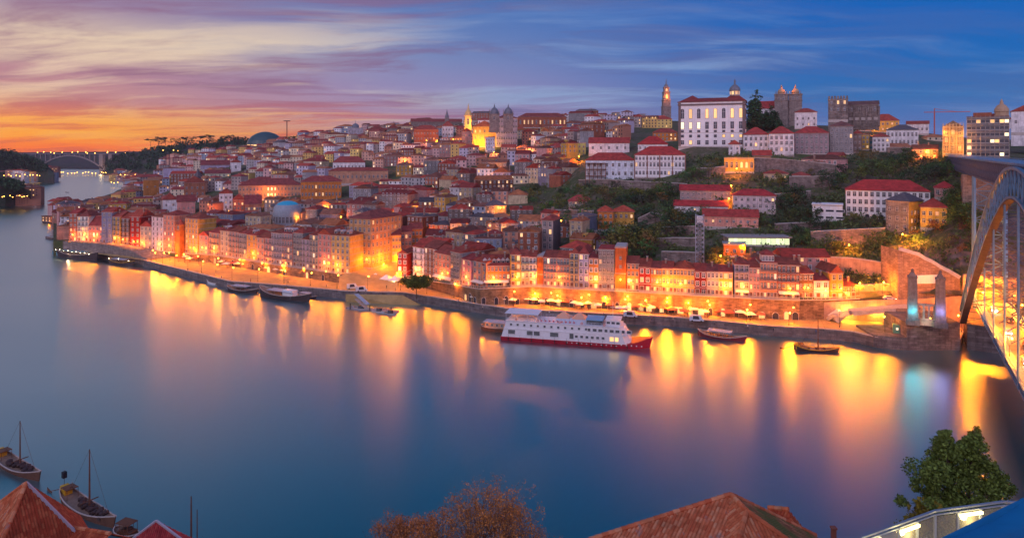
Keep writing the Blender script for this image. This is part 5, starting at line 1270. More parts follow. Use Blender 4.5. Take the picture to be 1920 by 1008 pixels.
for i in range(2400):
    px = q.uniform(975, 1850); r = q.uniform(.15, 3.6); p = T(px, r); py = rowpx(p)
    if px < 1130 and not 350 < py < 420: continue
    s_ = q.uniform(.6, 2.2)
    for _ in range(16): leaf(mb, p + Vector((q.gauss(0, 1) * s_, q.gauss(0, 1) * s_, abs(q.gauss(0, .7)) * s_)), .6, q)
tag(mb.build('undergrowth', M_LEAF, color=(.085, .12, .045)), 'low scrub and weeds over the terraced slopes', 'undergrowth', kind='stuff')
# woods on the far banks, read as masses
def wood(name, label, areas, seed, ls=2.2):
    q = random.Random(seed); mb = MB()
    for pts, n in areas:
        for i in range(n):
            k_ = q.random() * (len(pts) - 1); j = int(k_); f = k_ - j; a, b = pts[j], pts[j + 1]
            px = a[0] + (b[0] - a[0]) * f; top = a[1] + (b[1] - a[1]) * f; bot = a[2] + (b[2] - a[2]) * f; Y0 = a[3] + (b[3] - a[3]) * f; Y1 = a[4] + (b[4] - a[4]) * f
            u = q.random() ** 1.3; py = top + (bot - top) * u; Y = Y0 + (Y1 - Y0) * u; c = P(px, py, Y); r_ = q.uniform(4.5, 9)
            for _ in range(26):
                d = Vector((q.gauss(0, 1), q.gauss(0, 1), q.gauss(0, 1))).normalized() * r_ * q.random() ** .4; d.z *= .8
                leaf(mb, c + d + Vector((0, 0, r_ * .4)), ls, q)
    return tag(mb.build(name, M_LEAF, color=DKGREEN), label, 'wood', kind='stuff')
wood('hillside_wood', 'dark wooded hill beyond the river bend on the north bank', [([(196, 298, 322, 2040, 1840), (240, 288, 318, 1890, 1560), (290, 279, 318, 1740, 1400), (340, 271, 312, 1640, 1340), (420, 264, 302, 1590, 1310), (500, 262, 296, 1540, 1290), (560, 260, 290, 1490, 1250), (640, 258, 280, 1390, 1250)], 520)], 3)
wood('south_bank_wood', 'dark wooded slope on the far south bank at the picture edge'.replace(' at the picture edge', ''), [([(-120, 276, 330, 1440, 1320), (0, 282, 322, 1440, 1430), (30, 288, 322, 1440, 1440), (60, 298, 322, 1410, 1450), (88, 312, 322, 1390, 1380)], 260), ([(-100, 332, 352, 800, 790), (10, 343, 354, 805, 800), (40, 352, 358, 800, 815)], 60)], 5, 1.6)

# ------------------------------------------------------------------ terrace walls on the steep slope
def terrace_wall(label, pts, hm, mat=None, name='terrace_wall', th=1.4, cop=True):
    ps = [G(a, b) for a, b in pts]; o = ps[0].copy(); t_ = thing(name, label, 'wall', o)
    loc_ = [p - o for p in ps]; hs = hm if isinstance(hm, (list, tuple)) else [hm] * len(ps)
    mb = MB(); cp_ = MB()
    for (a, ha), (b, hb) in zip(zip(loc_, hs), zip(loc_[1:], hs[1:])):
        d = Vector((b.x - a.x, b.y - a.y, 0)); n_ = Vector((-d.y, d.x, 0)).normalized() * th
        A, B, C, D = a, b, b + n_, a + n_
        mb.add([(A.x, A.y, A.z - 4), (B.x, B.y, B.z - 4), (C.x, C.y, B.z - 4), (D.x, D.y, A.z - 4), (A.x, A.y, A.z + ha), (B.x, B.y, B.z + hb), (C.x, C.y, B.z + hb), (D.x, D.y, A.z + ha)],
               [(0, 3, 2, 1), (4, 5, 6, 7), (0, 1, 5, 4), (1, 2, 6, 5), (2, 3, 7, 6), (3, 0, 4, 7)])
        cp_.beam((A + D) / 2 + Vector((0, 0, ha + .15)), (B + C) / 2 + Vector((0, 0, hb + .15)), th + .3, .3)
    mb.build('wall_face', mat or M_RUBBLE, t_)
    if cop: cp_.build('coping', M_TRIM, t_)
    return t_
terrace_wall('rubble retaining wall below the two white mansions', [(1085, 352), (1140, 352), (1190, 356), (1240, 358), (1285, 362)], 5)
terrace_wall('ruined pale terrace wall in the gardens below the pilastered mansion', [(1196, 424), (1220, 420), (1244, 414)], [4, 6, 3])
terrace_wall('upper pale rubble terrace wall beside the lattice lift', [(1222, 464), (1260, 462), (1304, 463)], 4)
terrace_wall('lower brown terrace wall beside the lattice lift', [(1240, 497), (1280, 498), (1310, 500)], 6)
terrace_wall('long mossy stone wall under the hillside row houses', [(1412, 322), (1460, 324), (1520, 330), (1566, 336)], 8)
terrace_wall('dark stone wall with two openings below the grey stone tenement', [(1480, 352), (1520, 352), (1560, 350)], 6)
terrace_wall('low wall between gardens below the galleried mansion', [(1020, 400), (1060, 402), (1110, 404)], 2.5)
terrace_wall('long pinkish retaining wall below the long white seminary', [(1520, 462), (1560, 460), (1610, 458), (1660, 456)], 6.5)
terrace_wall('garden wall beside the slate-roofed white building', [(1664, 292), (1700, 292), (1740, 294)], 5)
terrace_wall('stepped stone wall west of the glowing arcaded house', [(1300, 330), (1330, 332), (1360, 328)], 5)
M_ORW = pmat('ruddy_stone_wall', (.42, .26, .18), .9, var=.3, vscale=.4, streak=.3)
terrace_wall('mid rubble wall between the lift and the pink lamp-lit house', [(1240, 442), (1270, 440), (1302, 440)], 4)
terrace_wall('short stone wall under the orange villa', [(1110, 446), (1150, 446), (1192, 440)], 3.5)
terrace_wall('pale wall under the lit stair terraces, west half', [(1262, 416), (1300, 414), (1330, 414)], 4)
terrace_wall('grey stone wall below the low ribbon-windowed building', [(1455, 436), (1500, 434), (1540, 432)], 4)
terrace_wall('tall stepped wall east of the glowing arcaded house', [(1440, 384), (1480, 380), (1520, 376)], 5)
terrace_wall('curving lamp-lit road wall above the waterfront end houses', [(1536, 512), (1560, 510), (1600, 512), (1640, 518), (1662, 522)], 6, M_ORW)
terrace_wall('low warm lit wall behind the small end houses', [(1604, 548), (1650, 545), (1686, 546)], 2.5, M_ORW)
# big ruddy retaining wall with its stepped coping and a blank white banner
rw = thing('retaining_wall', 'tall ruddy masonry retaining wall below the rock, with a white banner on it', 'wall', P(1684, 548, 258))
A = [P(1684, 548, 258), P(1720, 548, 257), P(1760, 548, 255), P(1800, 548, 252)]; tops = [468, 478, 500, 520]
mb = MB(); o = A[0]
for i in range(3):
    a, b = A[i] - o, A[i + 1] - o; ha = (548 - tops[i]) * A[i].y / FP; hb = (548 - tops[i + 1]) * A[i + 1].y / FP
    mb.add([(a.x, a.y, -6), (b.x, b.y, -6), (b.x, b.y + 12, -6), (a.x, a.y + 12, -6), (a.x, a.y, a.z + ha), (b.x, b.y, b.z + hb), (b.x, b.y + 12, b.z + hb), (a.x, a.y + 12, a.z + ha)],
           [(0, 3, 2, 1), (4, 5, 6, 7), (0, 1, 5, 4), (1, 2, 6, 5), (2, 3, 7, 6), (3, 0, 4, 7)])
mb.build('wall_face', masonry('ruddy_masonry', (.40, .26, .19), 1.2, .6), rw)
bn = thing('banner', 'blank white rectangular banner hanging on the ruddy retaining wall', 'banner', P(1714, 532, 256.4))
mb = MB(); b1 = P(1758, 531, 254.6) - P(1714, 532, 256.4); mb.add([(0, 0, 0), (b1.x, b1.y, b1.z), (b1.x, b1.y, b1.z + 3.3), (0, 0, 3.3), (0, .06, 0), (b1.x, b1.y + .06, b1.z), (b1.x, b1.y + .06, b1.z + 3.3), (0, .06, 3.3)], [(0, 1, 2, 3), (7, 6, 5, 4), (0, 3, 7, 4), (1, 5, 6, 2), (3, 2, 6, 7)])
mb.build('cloth', M_WHITE, bn)
zg = thing('stair_wall', 'pale zigzag stair parapet descending the rock above the ruddy retaining wall', 'stairs', P(1686, 466, 258))
mb = MB(); o = P(1686, 466, 258); pp = [P(a, b, y) - o for a, b, y in ((1686, 466, 258), (1700, 470, 257.6), (1712, 474, 257.2), (1722, 476, 257), (1734, 484, 256.4), (1748, 490, 255.6), (1762, 499, 255), (1780, 508, 253.6), (1800, 520, 252))]
for a, b in zip(pp, pp[1:]): mb.beam(a, b, 1.0, 1.3)
mb.build('parapet', pmat('pale_stone', (.44, .42, .44), .85, var=.2), zg)
# rock face
def rockmat():
    m = bpy.data.materials.new('rock'); m.use_nodes = True; t = NT(m.node_tree); b = t.n['Principled BSDF']; b.inputs['Roughness'].default_value = .95
    g = t.new('ShaderNodeNewGeometry'); n1 = t.noise(t.mapping(g.outputs['Position'], (1, 1, .5)), .25, 8., .7); n2 = t.noise(g.outputs['Position'], .07, 4.)
    c = t.ramp(n1, [(.3, (.05, .04, .04)), (.5, (.17, .12, .10)), (.7, (.30, .21, .17))]); c = t.mix(t.maprange(n2, .52, .62), c, (.06, .07, .03, 1))
    t.put(b.inputs['Base Color'], c); t.put(b.inputs['Normal'], t.new('ShaderNodeBump', i_Strength=1., i_Height=n1, i_Distance=1.).outputs[0])
    return m
mb = MB(); cs = list(range(1684, 1960, 4)); rs = [i * .05 for i in range(30)]; vs = []
for px in cs:
    for r in rs:
        p = T(px, r); d = Vector((p.x, p.y, 0)).normalized(); ed = min(1., min(px - 1684, 1956 - px) / 30, (1.45 - r) / .3)
        nz = mnoise.fractal(p * .09, 1., 2., 5) * 3.2 + mnoise.noise(p * .45) * .8 + 1.2
        vs.append(p - d * max(-.5, nz) * ed + Vector((0, 0, .4 * ed)))
nn = len(rs); mb.add(vs, [(i * nn + j, (i + 1) * nn + j, (i + 1) * nn + j + 1, i * nn + j + 1) for i in range(len(cs) - 1) for j in range(nn - 1)])
tag(mb.build('rock_cliff', rockmat()), kind='structure')

# ------------------------------------------------------------------ riverside road, ramp, bastion, pillars
RD = [(1330, 589, 3.7), (1440, 582, 6), (1500, 575, 8.2), (1560, 570, 9.6), (1640, 567, 10.8), (1700, 566, 11.8), (1780, 561, 13.6), (1836, 557, 15.9), (1900, 560, 15.9)]
rp = [WL(a, b, z) for a, b, z in RD]
mb = MB(); vs = []
for p in rp:
    d = Vector((p.x, p.y, 0)).normalized(); q_ = p + d * 16; vs += [p, q_]
mb.add(vs, [(2 * i, 2 * i + 2, 2 * i + 3, 2 * i + 1) for i in range(len(rp) - 1)])
tag(mb.build('riverside_road', pmat('road_asphalt', (.20, .17, .15), .7, var=.2, vscale=.3)), kind='structure')
rwall = thing('road_wall', 'sloping rosy stone wall carrying the riverside road up towards the bridge', 'wall', rp[0]); mb = MB(); o = rp[0]
wall_strip(mb, [p - o for p in rp], -6, lambda v: v.z + .9, .6); mb.build('wall_face', M_ORW, rwall)
rm = thing('quay_ramp', 'curved stone ramp bridge with an open arch over the lit lower quay', 'ramp', WL(1566, 598, QZ)); o = WL(1566, 598, QZ); mb = MB()
rr_ = [WL(1566, 597, 4.6), WL(1580, 589, 7.4), WL(1600, 584, 9.0), WL(1640, 580, 10.0), WL(1684, 577, 10.9), WL(1712, 575, 11.2)]
for a, b in zip(rr_, rr_[1:]): mb.beam(a - o + Vector((0, 2, -.7)), b - o + Vector((0, 2, -.7)), 5, 1.5)
mb.build('deck', M_TRIM, rm); mb = MB(); a = rr_[4] - o; mb.box(a.x - 1, a.x + 9, a.y - 1, a.y + 6, -.5, a.z - .1); mb.build('pier', M_GRANITE, rm)
mb = MB(); a = rr_[0] - o; mb.beam(a + Vector((-1, 0, -.2)), a + Vector((2.4, 0, 2.4)), 5.5, 2.4); mb.build('ramp_foot', pmat('pale_stone', (.44, .42, .44)), rm)
lamp(WL(1655, 606, 4) + Vector((0, 3, 3.4)), 2600, (1., .42, .04), .3); lamp(WL(1600, 606, 4) + Vector((0, 4, 3.)), 2600, (1., .5, .06), .3)
bz = thing('bastion', 'massive weathered stone bastion rising from the river beside the bridge', 'bastion', WL(1640, 651)); o = WL(1640, 651)
front_ = [WL(1638, 651), WL(1700, 656.5), WL(1800, 656.5)]
poly = [(p.x - o.x, p.y - o.y) for p in front_]; poly = [(poly[0][0], poly[0][1])] + poly[1:] + [(poly[2][0] + 2.5, poly[2][1] + 17), (poly[0][0] + 1, poly[0][1] + 14)]
top_ = [(x * .985 + .3, y * .97 + .4) for x, y in poly]
mb = MB(); mb.prism([poly[0], poly[1], ((poly[1][0] + poly[4][0]) / 2 + 6, poly[4][1]), poly[4]], -2, 4.4, 0); mb.prism([poly[1], poly[2], poly[3], ((poly[1][0] + poly[4][0]) / 2 + 6, poly[4][1])], -2, 9.6, 0)
mb.build('wall_face', M_QUAY, bz)
ki = thing('kiosk', 'small green kiosk with two lit windows on the quay beside the bastion', 'kiosk', WL(1692, 627, 4.45) + Vector((0, 1.2, 0)), R(-26)); mb = MB(); mb.box(-2.3, 2.3, 0, 2.6, 0, 2.6); roof_mb('flat', 4.6, 2.6, .3, .2, 2.6, mb, 0)
mb.build('body', pmat('green_paint', (.16, .36, .22), .6), ki)
for x in (-1, 1): link('window', window_mesh(.7, .8, 'white', cross=False), ki, (x, 0, 1.6))
# the two pillars of the former suspension bridge
pg = thing('suspension_bridge_pillars', 'pair of stone obelisk pillars with a low gated wall, one lit teal and one violet', 'monument', WL(1747, 612, 9.6) + Vector((0, 3, 0)), R(-28)); o = pg.location
hp_ = 103 * o.y / FP
for sx in (-1, 1):
    cx_ = sx * 4.1; mb = MB(); a0, a1 = 1.6, 1.3
    mb.box(cx_ - 2.1, cx_ + 2.1, -2.1, 2.1, -.5, 1.6)
    mb.prism([(cx_ - a0, -a0), (cx_ + a0, -a0), (cx_ + a0, a0), (cx_ - a0, a0)], 1.6, hp_ - 3.2, 0, [(cx_ - a1, -a1), (cx_ + a1, -a1), (cx_ + a1, a1), (cx_ - a1, a1)])
    mb.box(cx_ - 1.5, cx_ + 1.5, -1.5, 1.5, hp_ - 3.2, hp_ - 2.6)
    mb.prism([(cx_ - 1.1, -1.1), (cx_ + 1.1, -1.1), (cx_ + 1.1, 1.1), (cx_ - 1.1, 1.1)], hp_ - 2.6, hp_ - 1.2, 0, [(cx_ - .5, -.5), (cx_ + .5, -.5), (cx_ + .5, .5), (cx_ - .5, .5)]); mb.lathe([(.3, hp_ - 1.2), (.55, hp_ - .6), (.1, hp_)], 8, (cx_, 0, 0))
    mb.build('pillar', pmat('obelisk_stone', (.13, .13, .14), .85, var=.35, vscale=.9, streak=.3), pg)
mb = MB(); mb.box(-2.6, 2.6, -.4, .4, 6.4, 7.1); mb.box(-2.6, 2.6, -.3, .3, -.5, 2.)
for i in range(4): x = -2.4 + i * 1.6; mb.box(x - .3, x + .3, -.3, .3, 2, 6.4)
mb.build('gate_wall', M_GRANITE, pg)
lamp((-4.1, -3.0, 4.6), 850, (.05, .85, 1.), .25, pg); lamp((4.1, -3.0, 5.2), 650, (.42, .40, 1.), .25, pg)
lamp((0, -2.5, 1.2), 350, (1., .8, .5), .2, pg)

# ------------------------------------------------------------------ street lighting
def lamp_post_mesh(hh):
    def mk():
        mb = MB(); mb.tube((0, 0, 0), (0, 0, .7), .16, .12, 8); mb.tube((0, 0, .7), (0, 0, hh), .075, .05, 8); mb.beam((0, 0, hh), (0, -.9, hh + .15), .06); return mb.mesh('post', M_IRON)
    def mk2():
        mb = MB(); mb.lathe([(.10, -.36), (.24, -.28), (.26, -.05), (.16, .06), (.03, .12)], 8, (0, 0, 0)); return mb.mesh('lantern', M_BULB)
    return cached(('post', hh), mk), cached('lanternm', mk2)
def lamp_post(p, hh, watts, label=None, group=None, rz=0., col=ORANGE):
    t_ = thing('street_lamp', label, 'lamp', p, rz, group); a, b = lamp_post_mesh(hh)
    link('post', a, t_); link('lantern', b, t_, (0, -.9, hh + .05)); lamp((0, -.9, hh - .75), watts, col, .22, t_)
    return t_
# along the promenade
q0 = [Vector((p.x, p.y, QZ)) for p in qpts[2:]]; acc = 10.; k_ = 0
for a, b in zip(q0, q0[1:]):
    L = (b - a).length
    if b.y < 225: break
    while acc < L:
        p = a.lerp(b, acc / L); d = Vector((p.x, p.y, 0)).normalized(); p = p + d * 5.5; k_ += 1
        lamp_post(p, 6.2, max([1000] + [3000 - abs(colpx(p) - c_) * 170 for c_ in (300, 400, 600, 682, 825, 1240, 1290, 1372, 1450, 1552, 1605)]), 'promenade lamp post near the water, %s from the western end' % ORD[k_] if k_ < len(ORD) else 'last promenade lamp post', 'lamp posts along the promenade', math.atan2(b.y - a.y, b.x - a.x) + math.pi)
        acc += 15.5
    acc -= L
# second line close to the houses and walls
k_ = 0
for px, py, z in ((292, 489, QZ), (318, 489, QZ), (345, 492, QZ), (372, 496, QZ), (410, 500, QZ), (450, 503, QZ), (492, 510, QZ), (530, 515, QZ), (570, 520, QZ), (612, 526, QZ), (655, 516, 5), (690, 508, 5.4), (720, 512, 5), (745, 530, QZ), (822, 540, QZ), (858, 548, QZ),
                  (893, 556, QZ), (925, 562, QZ), (965, 566, QZ), (1003, 571, QZ), (1045, 575, QZ), (1090, 579, QZ), (1135, 579, QZ), (1172, 583, QZ), (1210, 585, QZ), (1250, 588, QZ), (1290, 590, QZ), (1330, 594, QZ), (1400, 604, QZ), (1480, 610, QZ)):
    k_ += 1; lamp_post(WL(px, py, z) + Vector((0, .4, 0)), 5.0, 2900, 'lamp post close under the waterfront walls, %s from the western end' % ORD[k_], 'lamp posts under the waterfront walls')
for i, (px, t0) in enumerate(((1505, .2), (1560, .3), (1610, .4), (1655, .4), (1700, .4), (1750, .5))):
    j = [k2 for k2 in range(len(RD) - 1) if RD[k2][0] <= px <= RD[k2 + 1][0]][0]; f = (px - RD[j][0]) / (RD[j + 1][0] - RD[j][0]); p = rp[j].lerp(rp[j + 1], f); d = Vector((p.x, p.y, 0)).normalized()
    lamp_post(p + d * 6, 7., 4200, 'lamp post on the rising riverside road, %s from its lower end' % ORD[i + 1], 'lamp posts on the riverside road')
# lamps up the hill
HL = []
for px, py, wt_ in ((773, 290, 9), (960, 446, 5), (945, 452, 4), (905, 440, 3), (1012, 276, 8), (985, 300, 3), (1085, 306, 5), (1048, 306, 3), (1275, 276, 5), (1365, 320, 4), (1380, 332, 4), (1405, 420, 5), (1350, 500, 4), (1366, 476, 4), (1392, 480, 3),
                    (1590, 480, 6), (1640, 254, 5), (1612, 254, 4), (1366, 390, 3), (1370, 365, 3), (508, 376, 4), (578, 376, 7), (606, 372, 4), (700, 478, 2.5), (800, 456, 2.5), (848, 452, 2), (430, 408, 2.5), (330, 418, 2), (560, 420, 2), (640, 420, 2), (820, 272, 5), (800, 272, 5), (850, 270, 4),
                    (660, 345, 4), (700, 335, 4), (640, 395, 2), (740, 420, 2), (870, 400, 2.5), (920, 350, 3), (760, 380, 2), (1310, 372, 2), (1430, 300, 2), (1735, 300, 4), (1690, 460, 3.5), (1712, 430, 3), (1052, 430, 2.5), (1118, 470, 2.5), (1235, 300, 2), (1398, 270, 5), (1392, 255, 4)):
    p = G(px, py); t_ = lamp_post(p, 5., wt_ * 1000, None, 'street lamps among the hillside houses'); HL.append((t_, 'added street lamp', px, py))
q = random.Random(31)
for s in q.sample([s for s in specs if s['c'].y < 640], 46):       # lamps added at random for warm glow among the packed houses
    d = Vector((s['c'].x, s['c'].y, 0)).normalized(); p = GXY(s['c'].x - d.x * 2.6 + q.uniform(-3, 3), s['c'].y - d.y * 2.6)
    t_ = lamp_post(p, 5., q.uniform(1500, 4200), None, 'street lamps among the hillside houses'); HL.append((t_, 'added street lamp', colpx(p), rowpx(p)))
autolabel(HL)
# pinpoint lamps along the far banks
fl_ = []
q = random.Random(9)
for (a, b, py, Y, n_) in ((205, 260, 343, 1240, 7), (110, 205, 325, 1820, 14), (215, 335, 330, 1450, 10), (0, 58, 369, 800, 8), (2, 98, 330, 1420, 12), (60, 240, 287, 2060, 14), (300, 430, 284, 1560, 8), (440, 560, 300, 1330, 8)):
    for i in range(n_):
        px = a + (b - a) * (i + q.random()) / n_; p = P(px, py + q.uniform(-2, 1), Y)
        t_ = thing('street_lamp', None, 'lamp', p, 0, 'lamps along the far banks'); s_ = Y / 1000
        def mk():
            mb = MB(); mb.lathe([(.02, 0), (.45, .2), (.55, .55), (.4, .9), (.02, 1.05)], 8); return mb.mesh('lantern', emat('far_sodium_bulb', (1., .45, .07), 11.))
        def mk2():
            mb = MB(); mb.tube((0, 0, -9), (0, 0, 0), .12, n=5); return mb.mesh('post', M_IRON)
        link('post', cached('farpost', mk2), t_); link('lantern', cached('farlan', mk), t_, scale=(s_ * 1.1,) * 3)
        t_['label'] = 'tiny glowing lamp on the far banks by the river mouth'
# ------------------------------------------------------------------ iron arch bridge with two decks
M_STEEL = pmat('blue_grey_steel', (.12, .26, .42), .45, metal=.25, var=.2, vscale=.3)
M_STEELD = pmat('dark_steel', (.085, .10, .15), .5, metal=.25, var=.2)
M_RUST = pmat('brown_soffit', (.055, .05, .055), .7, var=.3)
bo = Vector((163.5, 233, 0)); bu = Vector((-.496, -.868, 0)); bn_ = Vector((.868, -.496, 0))      # foot of the arch, along the deck towards the viewer's bank, across
def B(s, n, z): return bo + bu * s + bn_ * n + Vector((0, 0, z))
br = thing('arch_bridge', 'great blue-grey iron arch bridge with a high deck and a lamp-lit low road deck', 'bridge', B(0, 0, 0)); BO = B(0, 0, 0)
def L_(s, n, z): return B(s, n, z) - BO
# arch ribs: outer and inner chords with web
SPAN = 172.
def outer(s): t_ = (s - SPAN / 2) / (SPAN / 2); return 13 + 52.5 * (1 - abs(t_) ** 2.25)
def inner(s): t_ = (s - SPAN / 2) / (SPAN / 2); return 9 + 49.5 * (1 - abs(t_) ** 1.92)
def splay(n, s): return n + (-1 if n < 4 else 1) * 5.4 * max(0., 1 - outer(s) / 62.)
for n0, lab in ((-1.2, 'near'), (9.6, 'far')):
    ch = MB(); web = MB(); sof = MB(); N = 60
    for i in range(N):
        s0, s1 = SPAN * i / N, SPAN * (i + 1) / N
        ch.beam(L_(s0, splay(n0, s0), outer(s0)), L_(s1, splay(n0, s1), outer(s1)), .9, .7); ch.beam(L_(s0, splay(n0, s0), inner(s0)), L_(s1, splay(n0, s1), inner(s1)), .8, .6)
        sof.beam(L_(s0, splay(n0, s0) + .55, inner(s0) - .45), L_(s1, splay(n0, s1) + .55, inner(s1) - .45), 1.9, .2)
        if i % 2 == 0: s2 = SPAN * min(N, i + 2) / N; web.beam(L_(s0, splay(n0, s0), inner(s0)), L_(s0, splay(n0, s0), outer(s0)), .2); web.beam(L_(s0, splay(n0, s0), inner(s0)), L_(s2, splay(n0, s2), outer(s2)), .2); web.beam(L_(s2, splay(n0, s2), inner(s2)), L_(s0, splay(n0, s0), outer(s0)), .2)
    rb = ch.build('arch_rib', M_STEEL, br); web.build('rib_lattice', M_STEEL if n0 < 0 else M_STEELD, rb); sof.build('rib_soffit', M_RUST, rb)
mb = MB()
for i in range(45):
    s0 = SPAN * i / 44
    if i % 2: continue
    mb.beam(L_(s0, splay(-1.2, s0), inner(s0)), L_(s0, splay(9.6, s0), inner(s0)), .3); mb.beam(L_(s0, splay(-1.2, s0), outer(s0)), L_(s0, splay(9.6, s0), outer(s0)), .25)
    if i < 44:
        s1 = SPAN * (i + 2) / 44; mb.beam(L_(s0, splay(-1.2, s0), inner(s0)), L_(s1, splay(9.6, s1), inner(s1)), .25); mb.beam(L_(s0, splay(9.6, s0), inner(s0)), L_(s1, splay(-1.2, s1), inner(s1)), .25); mb.beam(L_(s0, splay(-1.2, s0), outer(s0)), L_(s1, splay(9.6, s1), outer(s1)), .22)
mb.build('cross_bracing', M_STEELD, br)
# upper deck
S0, S1 = -170, 260
def udz(s): return 66.6
mb = MB(); mb.obox(L_((S0 + S1) / 2, 4.2, 66.3), bu * (S1 - S0) / 2, bn_ * 4.6, (0, 0, .3)); ud = mb.build('upper_deck', M_STEEL, br)
for n0 in (-.2, 8.6):
    mb = MB(); nn_ = int((S1 - S0) / 4); zl = lambda s: 60.0 + max(0, (-95 - s)) * .05 if s < 0 else max(60.0, min(65, outer(s) + 1.0)) if s < SPAN else 60.
    for i in range(nn_):
        s0, s1 = S0 + 4 * i, S0 + 4 * i + 4
        mb.beam(L_(s0, n0, zl(s0)), L_(s1, n0, zl(s1)), .5, .45); mb.beam(L_(s0, n0, zl(s0)), L_(s0, n0, 66), .22); mb.beam(L_(s0, n0, zl(s0)), L_(s1, n0, 66), .2); mb.beam(L_(s1, n0, zl(s1)), L_(s0, n0, 66), .2)
        mb.beam(L_(s0 + 2, n0, zl(s0)), L_(s0 + 2, n0, 66), .18)
    mb.build('deck_truss', M_STEELD, ud)
mb = MB()
for i in range(int((S1 - S0) / 2)): s0 = S0 + 2 * i; mb.beam(L_(s0, -.4, 66.6), L_(s0, -.4, 67.8), .05)
mb.beam(L_(S0, -.4, 67.8), L_(S1, -.4, 67.8), .14); mb.beam(L_(S0, -.4, 67.2), L_(S1, -.4, 67.2), .08)
mb.build('railing', M_STEEL, ud)
# trussed pier behind the arch foot, and the masonry pier
for s_, zb in ((-14, 12),):
    mb = MB()
    ends = []
    for k2, (n0, ds) in enumerate(((-.5, -2.2), (-.5, 2.2), (8.8, -2.2), (8.8, 2.2))):
        mb.beam(L_(s_ + ds * 1.5, n0, zb), L_(s_ + ds * .8, n0, 60), .7)
    for j in range(9):
        z0, z1 = zb + (60 - zb) * j / 9, zb + (60 - zb) * (j + 1) / 9; f0 = 1.5 - .7 * j / 9; f1 = 1.5 - .7 * (j + 1) / 9
        for n0 in (-.5, 8.8):
            mb.beam(L_(s_ - 2.2 * f0, n0, z0), L_(s_ + 2.2 * f0, n0, z0), .3); mb.beam(L_(s_ - 2.2 * f0, n0, z0), L_(s_ + 2.2 * f1, n0, z1), .26); mb.beam(L_(s_ + 2.2 * f0, n0, z0), L_(s_ - 2.2 * f1, n0, z1), .26)
        mb.beam(L_(s_ - 2.2 * f0, -.5, z0), L_(s_ - 2.2 * f0, 8.8, z0), .3); mb.beam(L_(s_ - 2.2 * f0, -.5, z0), L_(s_ - 2.2 * f1, 8.8, z1), .26); mb.beam(L_(s_ - 2.2 * f0, 8.8, z0), L_(s_ - 2.2 * f1, -.5, z1), .26)
    mb.build('lattice_pier', M_STEEL, br)
mb = MB(); c = L_(-52, 4.2, 0); mb.obox(c + Vector((0, 0, 50)), bu * 4.5, bn_ * 5.6, (0, 0, 9.6)); mb.build('masonry_pier', masonry('pier_masonry', (.36, .27, .22), 1.6, .8), br)
mb = MB(); c = L_(-4, 4.2, 0); mb.obox(c + Vector((0, 0, 4)), bu * 6, bn_ * 8, (0, 0, 5)); mb.build('abutment', M_QUAY, br)
# lower deck with road, footways, railing, hangers
S2, S3 = -6, 190
mb = MB(); mb.obox(L_((S2 + S3) / 2, 4.2, 15.35), bu * (S3 - S2) / 2, bn_ * 4.9, (0, 0, .45)); ld = mb.build('lower_deck', M_STEELD, br)
mb = MB(); mb.obox(L_((S2 + S3) / 2, 4.2, 15.82), bu * (S3 - S2) / 2, bn_ * 3.0, (0, 0, .02)); mb.build('roadway', pmat('road_asphalt', (.2, .15, .1)), ld)
for n0 in (.2, 8.2):
    mb = MB(); mb.obox(L_((S2 + S3) / 2, n0, 15.92), bu * (S3 - S2) / 2, bn_ * .95, (0, 0, .12)); mb.build('footway', M_TRIM, ld)
for n0 in (-.75, 9.15):
    mb = MB(); mb.beam(L_(S2, n0, 14.2), L_(S3, n0, 14.2), .5, .5); mb.beam(L_(S2, n0, 17.2), L_(S3, n0, 17.2), .16); mb.beam(L_(S2, n0, 15.9), L_(S3, n0, 15.9), .5, .3)
    for i in range(int((S3 - S2) / 1.6)): s0 = S2 + 1.6 * i; mb.beam(L_(s0, n0, 14.2), L_(s0, n0, 17.2), .09); mb.beam(L_(s0, n0, 14.2), L_(s0 + 1.6, n0, 15.9), .09)
    mb.build('railing', M_STEEL, ld)
for s_ in (20, 34, 46, 57, 68, 79, 90):
    mb = MB(); zt = inner(s_); n_ = max(2, int((zt - 22) / 7))
    for j in range(n_):
        z0, z1 = 22 + (zt - 22) * j / n_, 22 + (zt - 22) * (j + 1) / n_; mb.beam(L_(s_, -1, z0), L_(s_, 9.4, z1), .2); mb.beam(L_(s_, 9.4, z0), L_(s_, -1, z1), .2); mb.beam(L_(s_, -1, z1), L_(s_, 9.4, z1), .22)
    mb.build('sway_bracing', M_STEELD, br)
for s_ in (24, 46, 68, 90, 112, 134):
    for n0 in (-1.0, 9.4):
        mb = MB(); mb.beam(L_(s_ - .5, n0, 14.2), L_(s_ - .5, n0, inner(s_)), .28); mb.beam(L_(s_ + .5, n0, 14.2), L_(s_ + .5, n0, inner(s_)), .28)
        for j in range(12): z0 = 16 + (inner(s_) - 16) * j / 12; z1 = 16 + (inner(s_) - 16) * (j + 1) / 12; mb.beam(L_(s_ - .5, n0, z0), L_(s_ + .5, n0, z1), .1)
        mb.build('hanger', M_STEEL if n0 < 0 else M_STEELD, br)
for i, s_ in enumerate((4, 20, 36, 52, 68, 84, 100, 118)):
    for n0 in ((8.7,) if i % 2 else (8.7, .0)):
        t_ = lamp_post(B(s_, n0, 16.05), 5.0, 9000, 'lamp post on the bridge road deck, %s from the town end, %s footway' % (ORD[i + 1], 'upstream' if n0 > 4 else 'river'), 'lamp posts on the bridge', 0, ORANGE)
tp = thing('tunnel_portal', 'stone road portal at the town end of the low bridge deck, blazing with lamps', 'portal', B(-13, 4.2, 15.4)); mb = MB(); o = tp.location
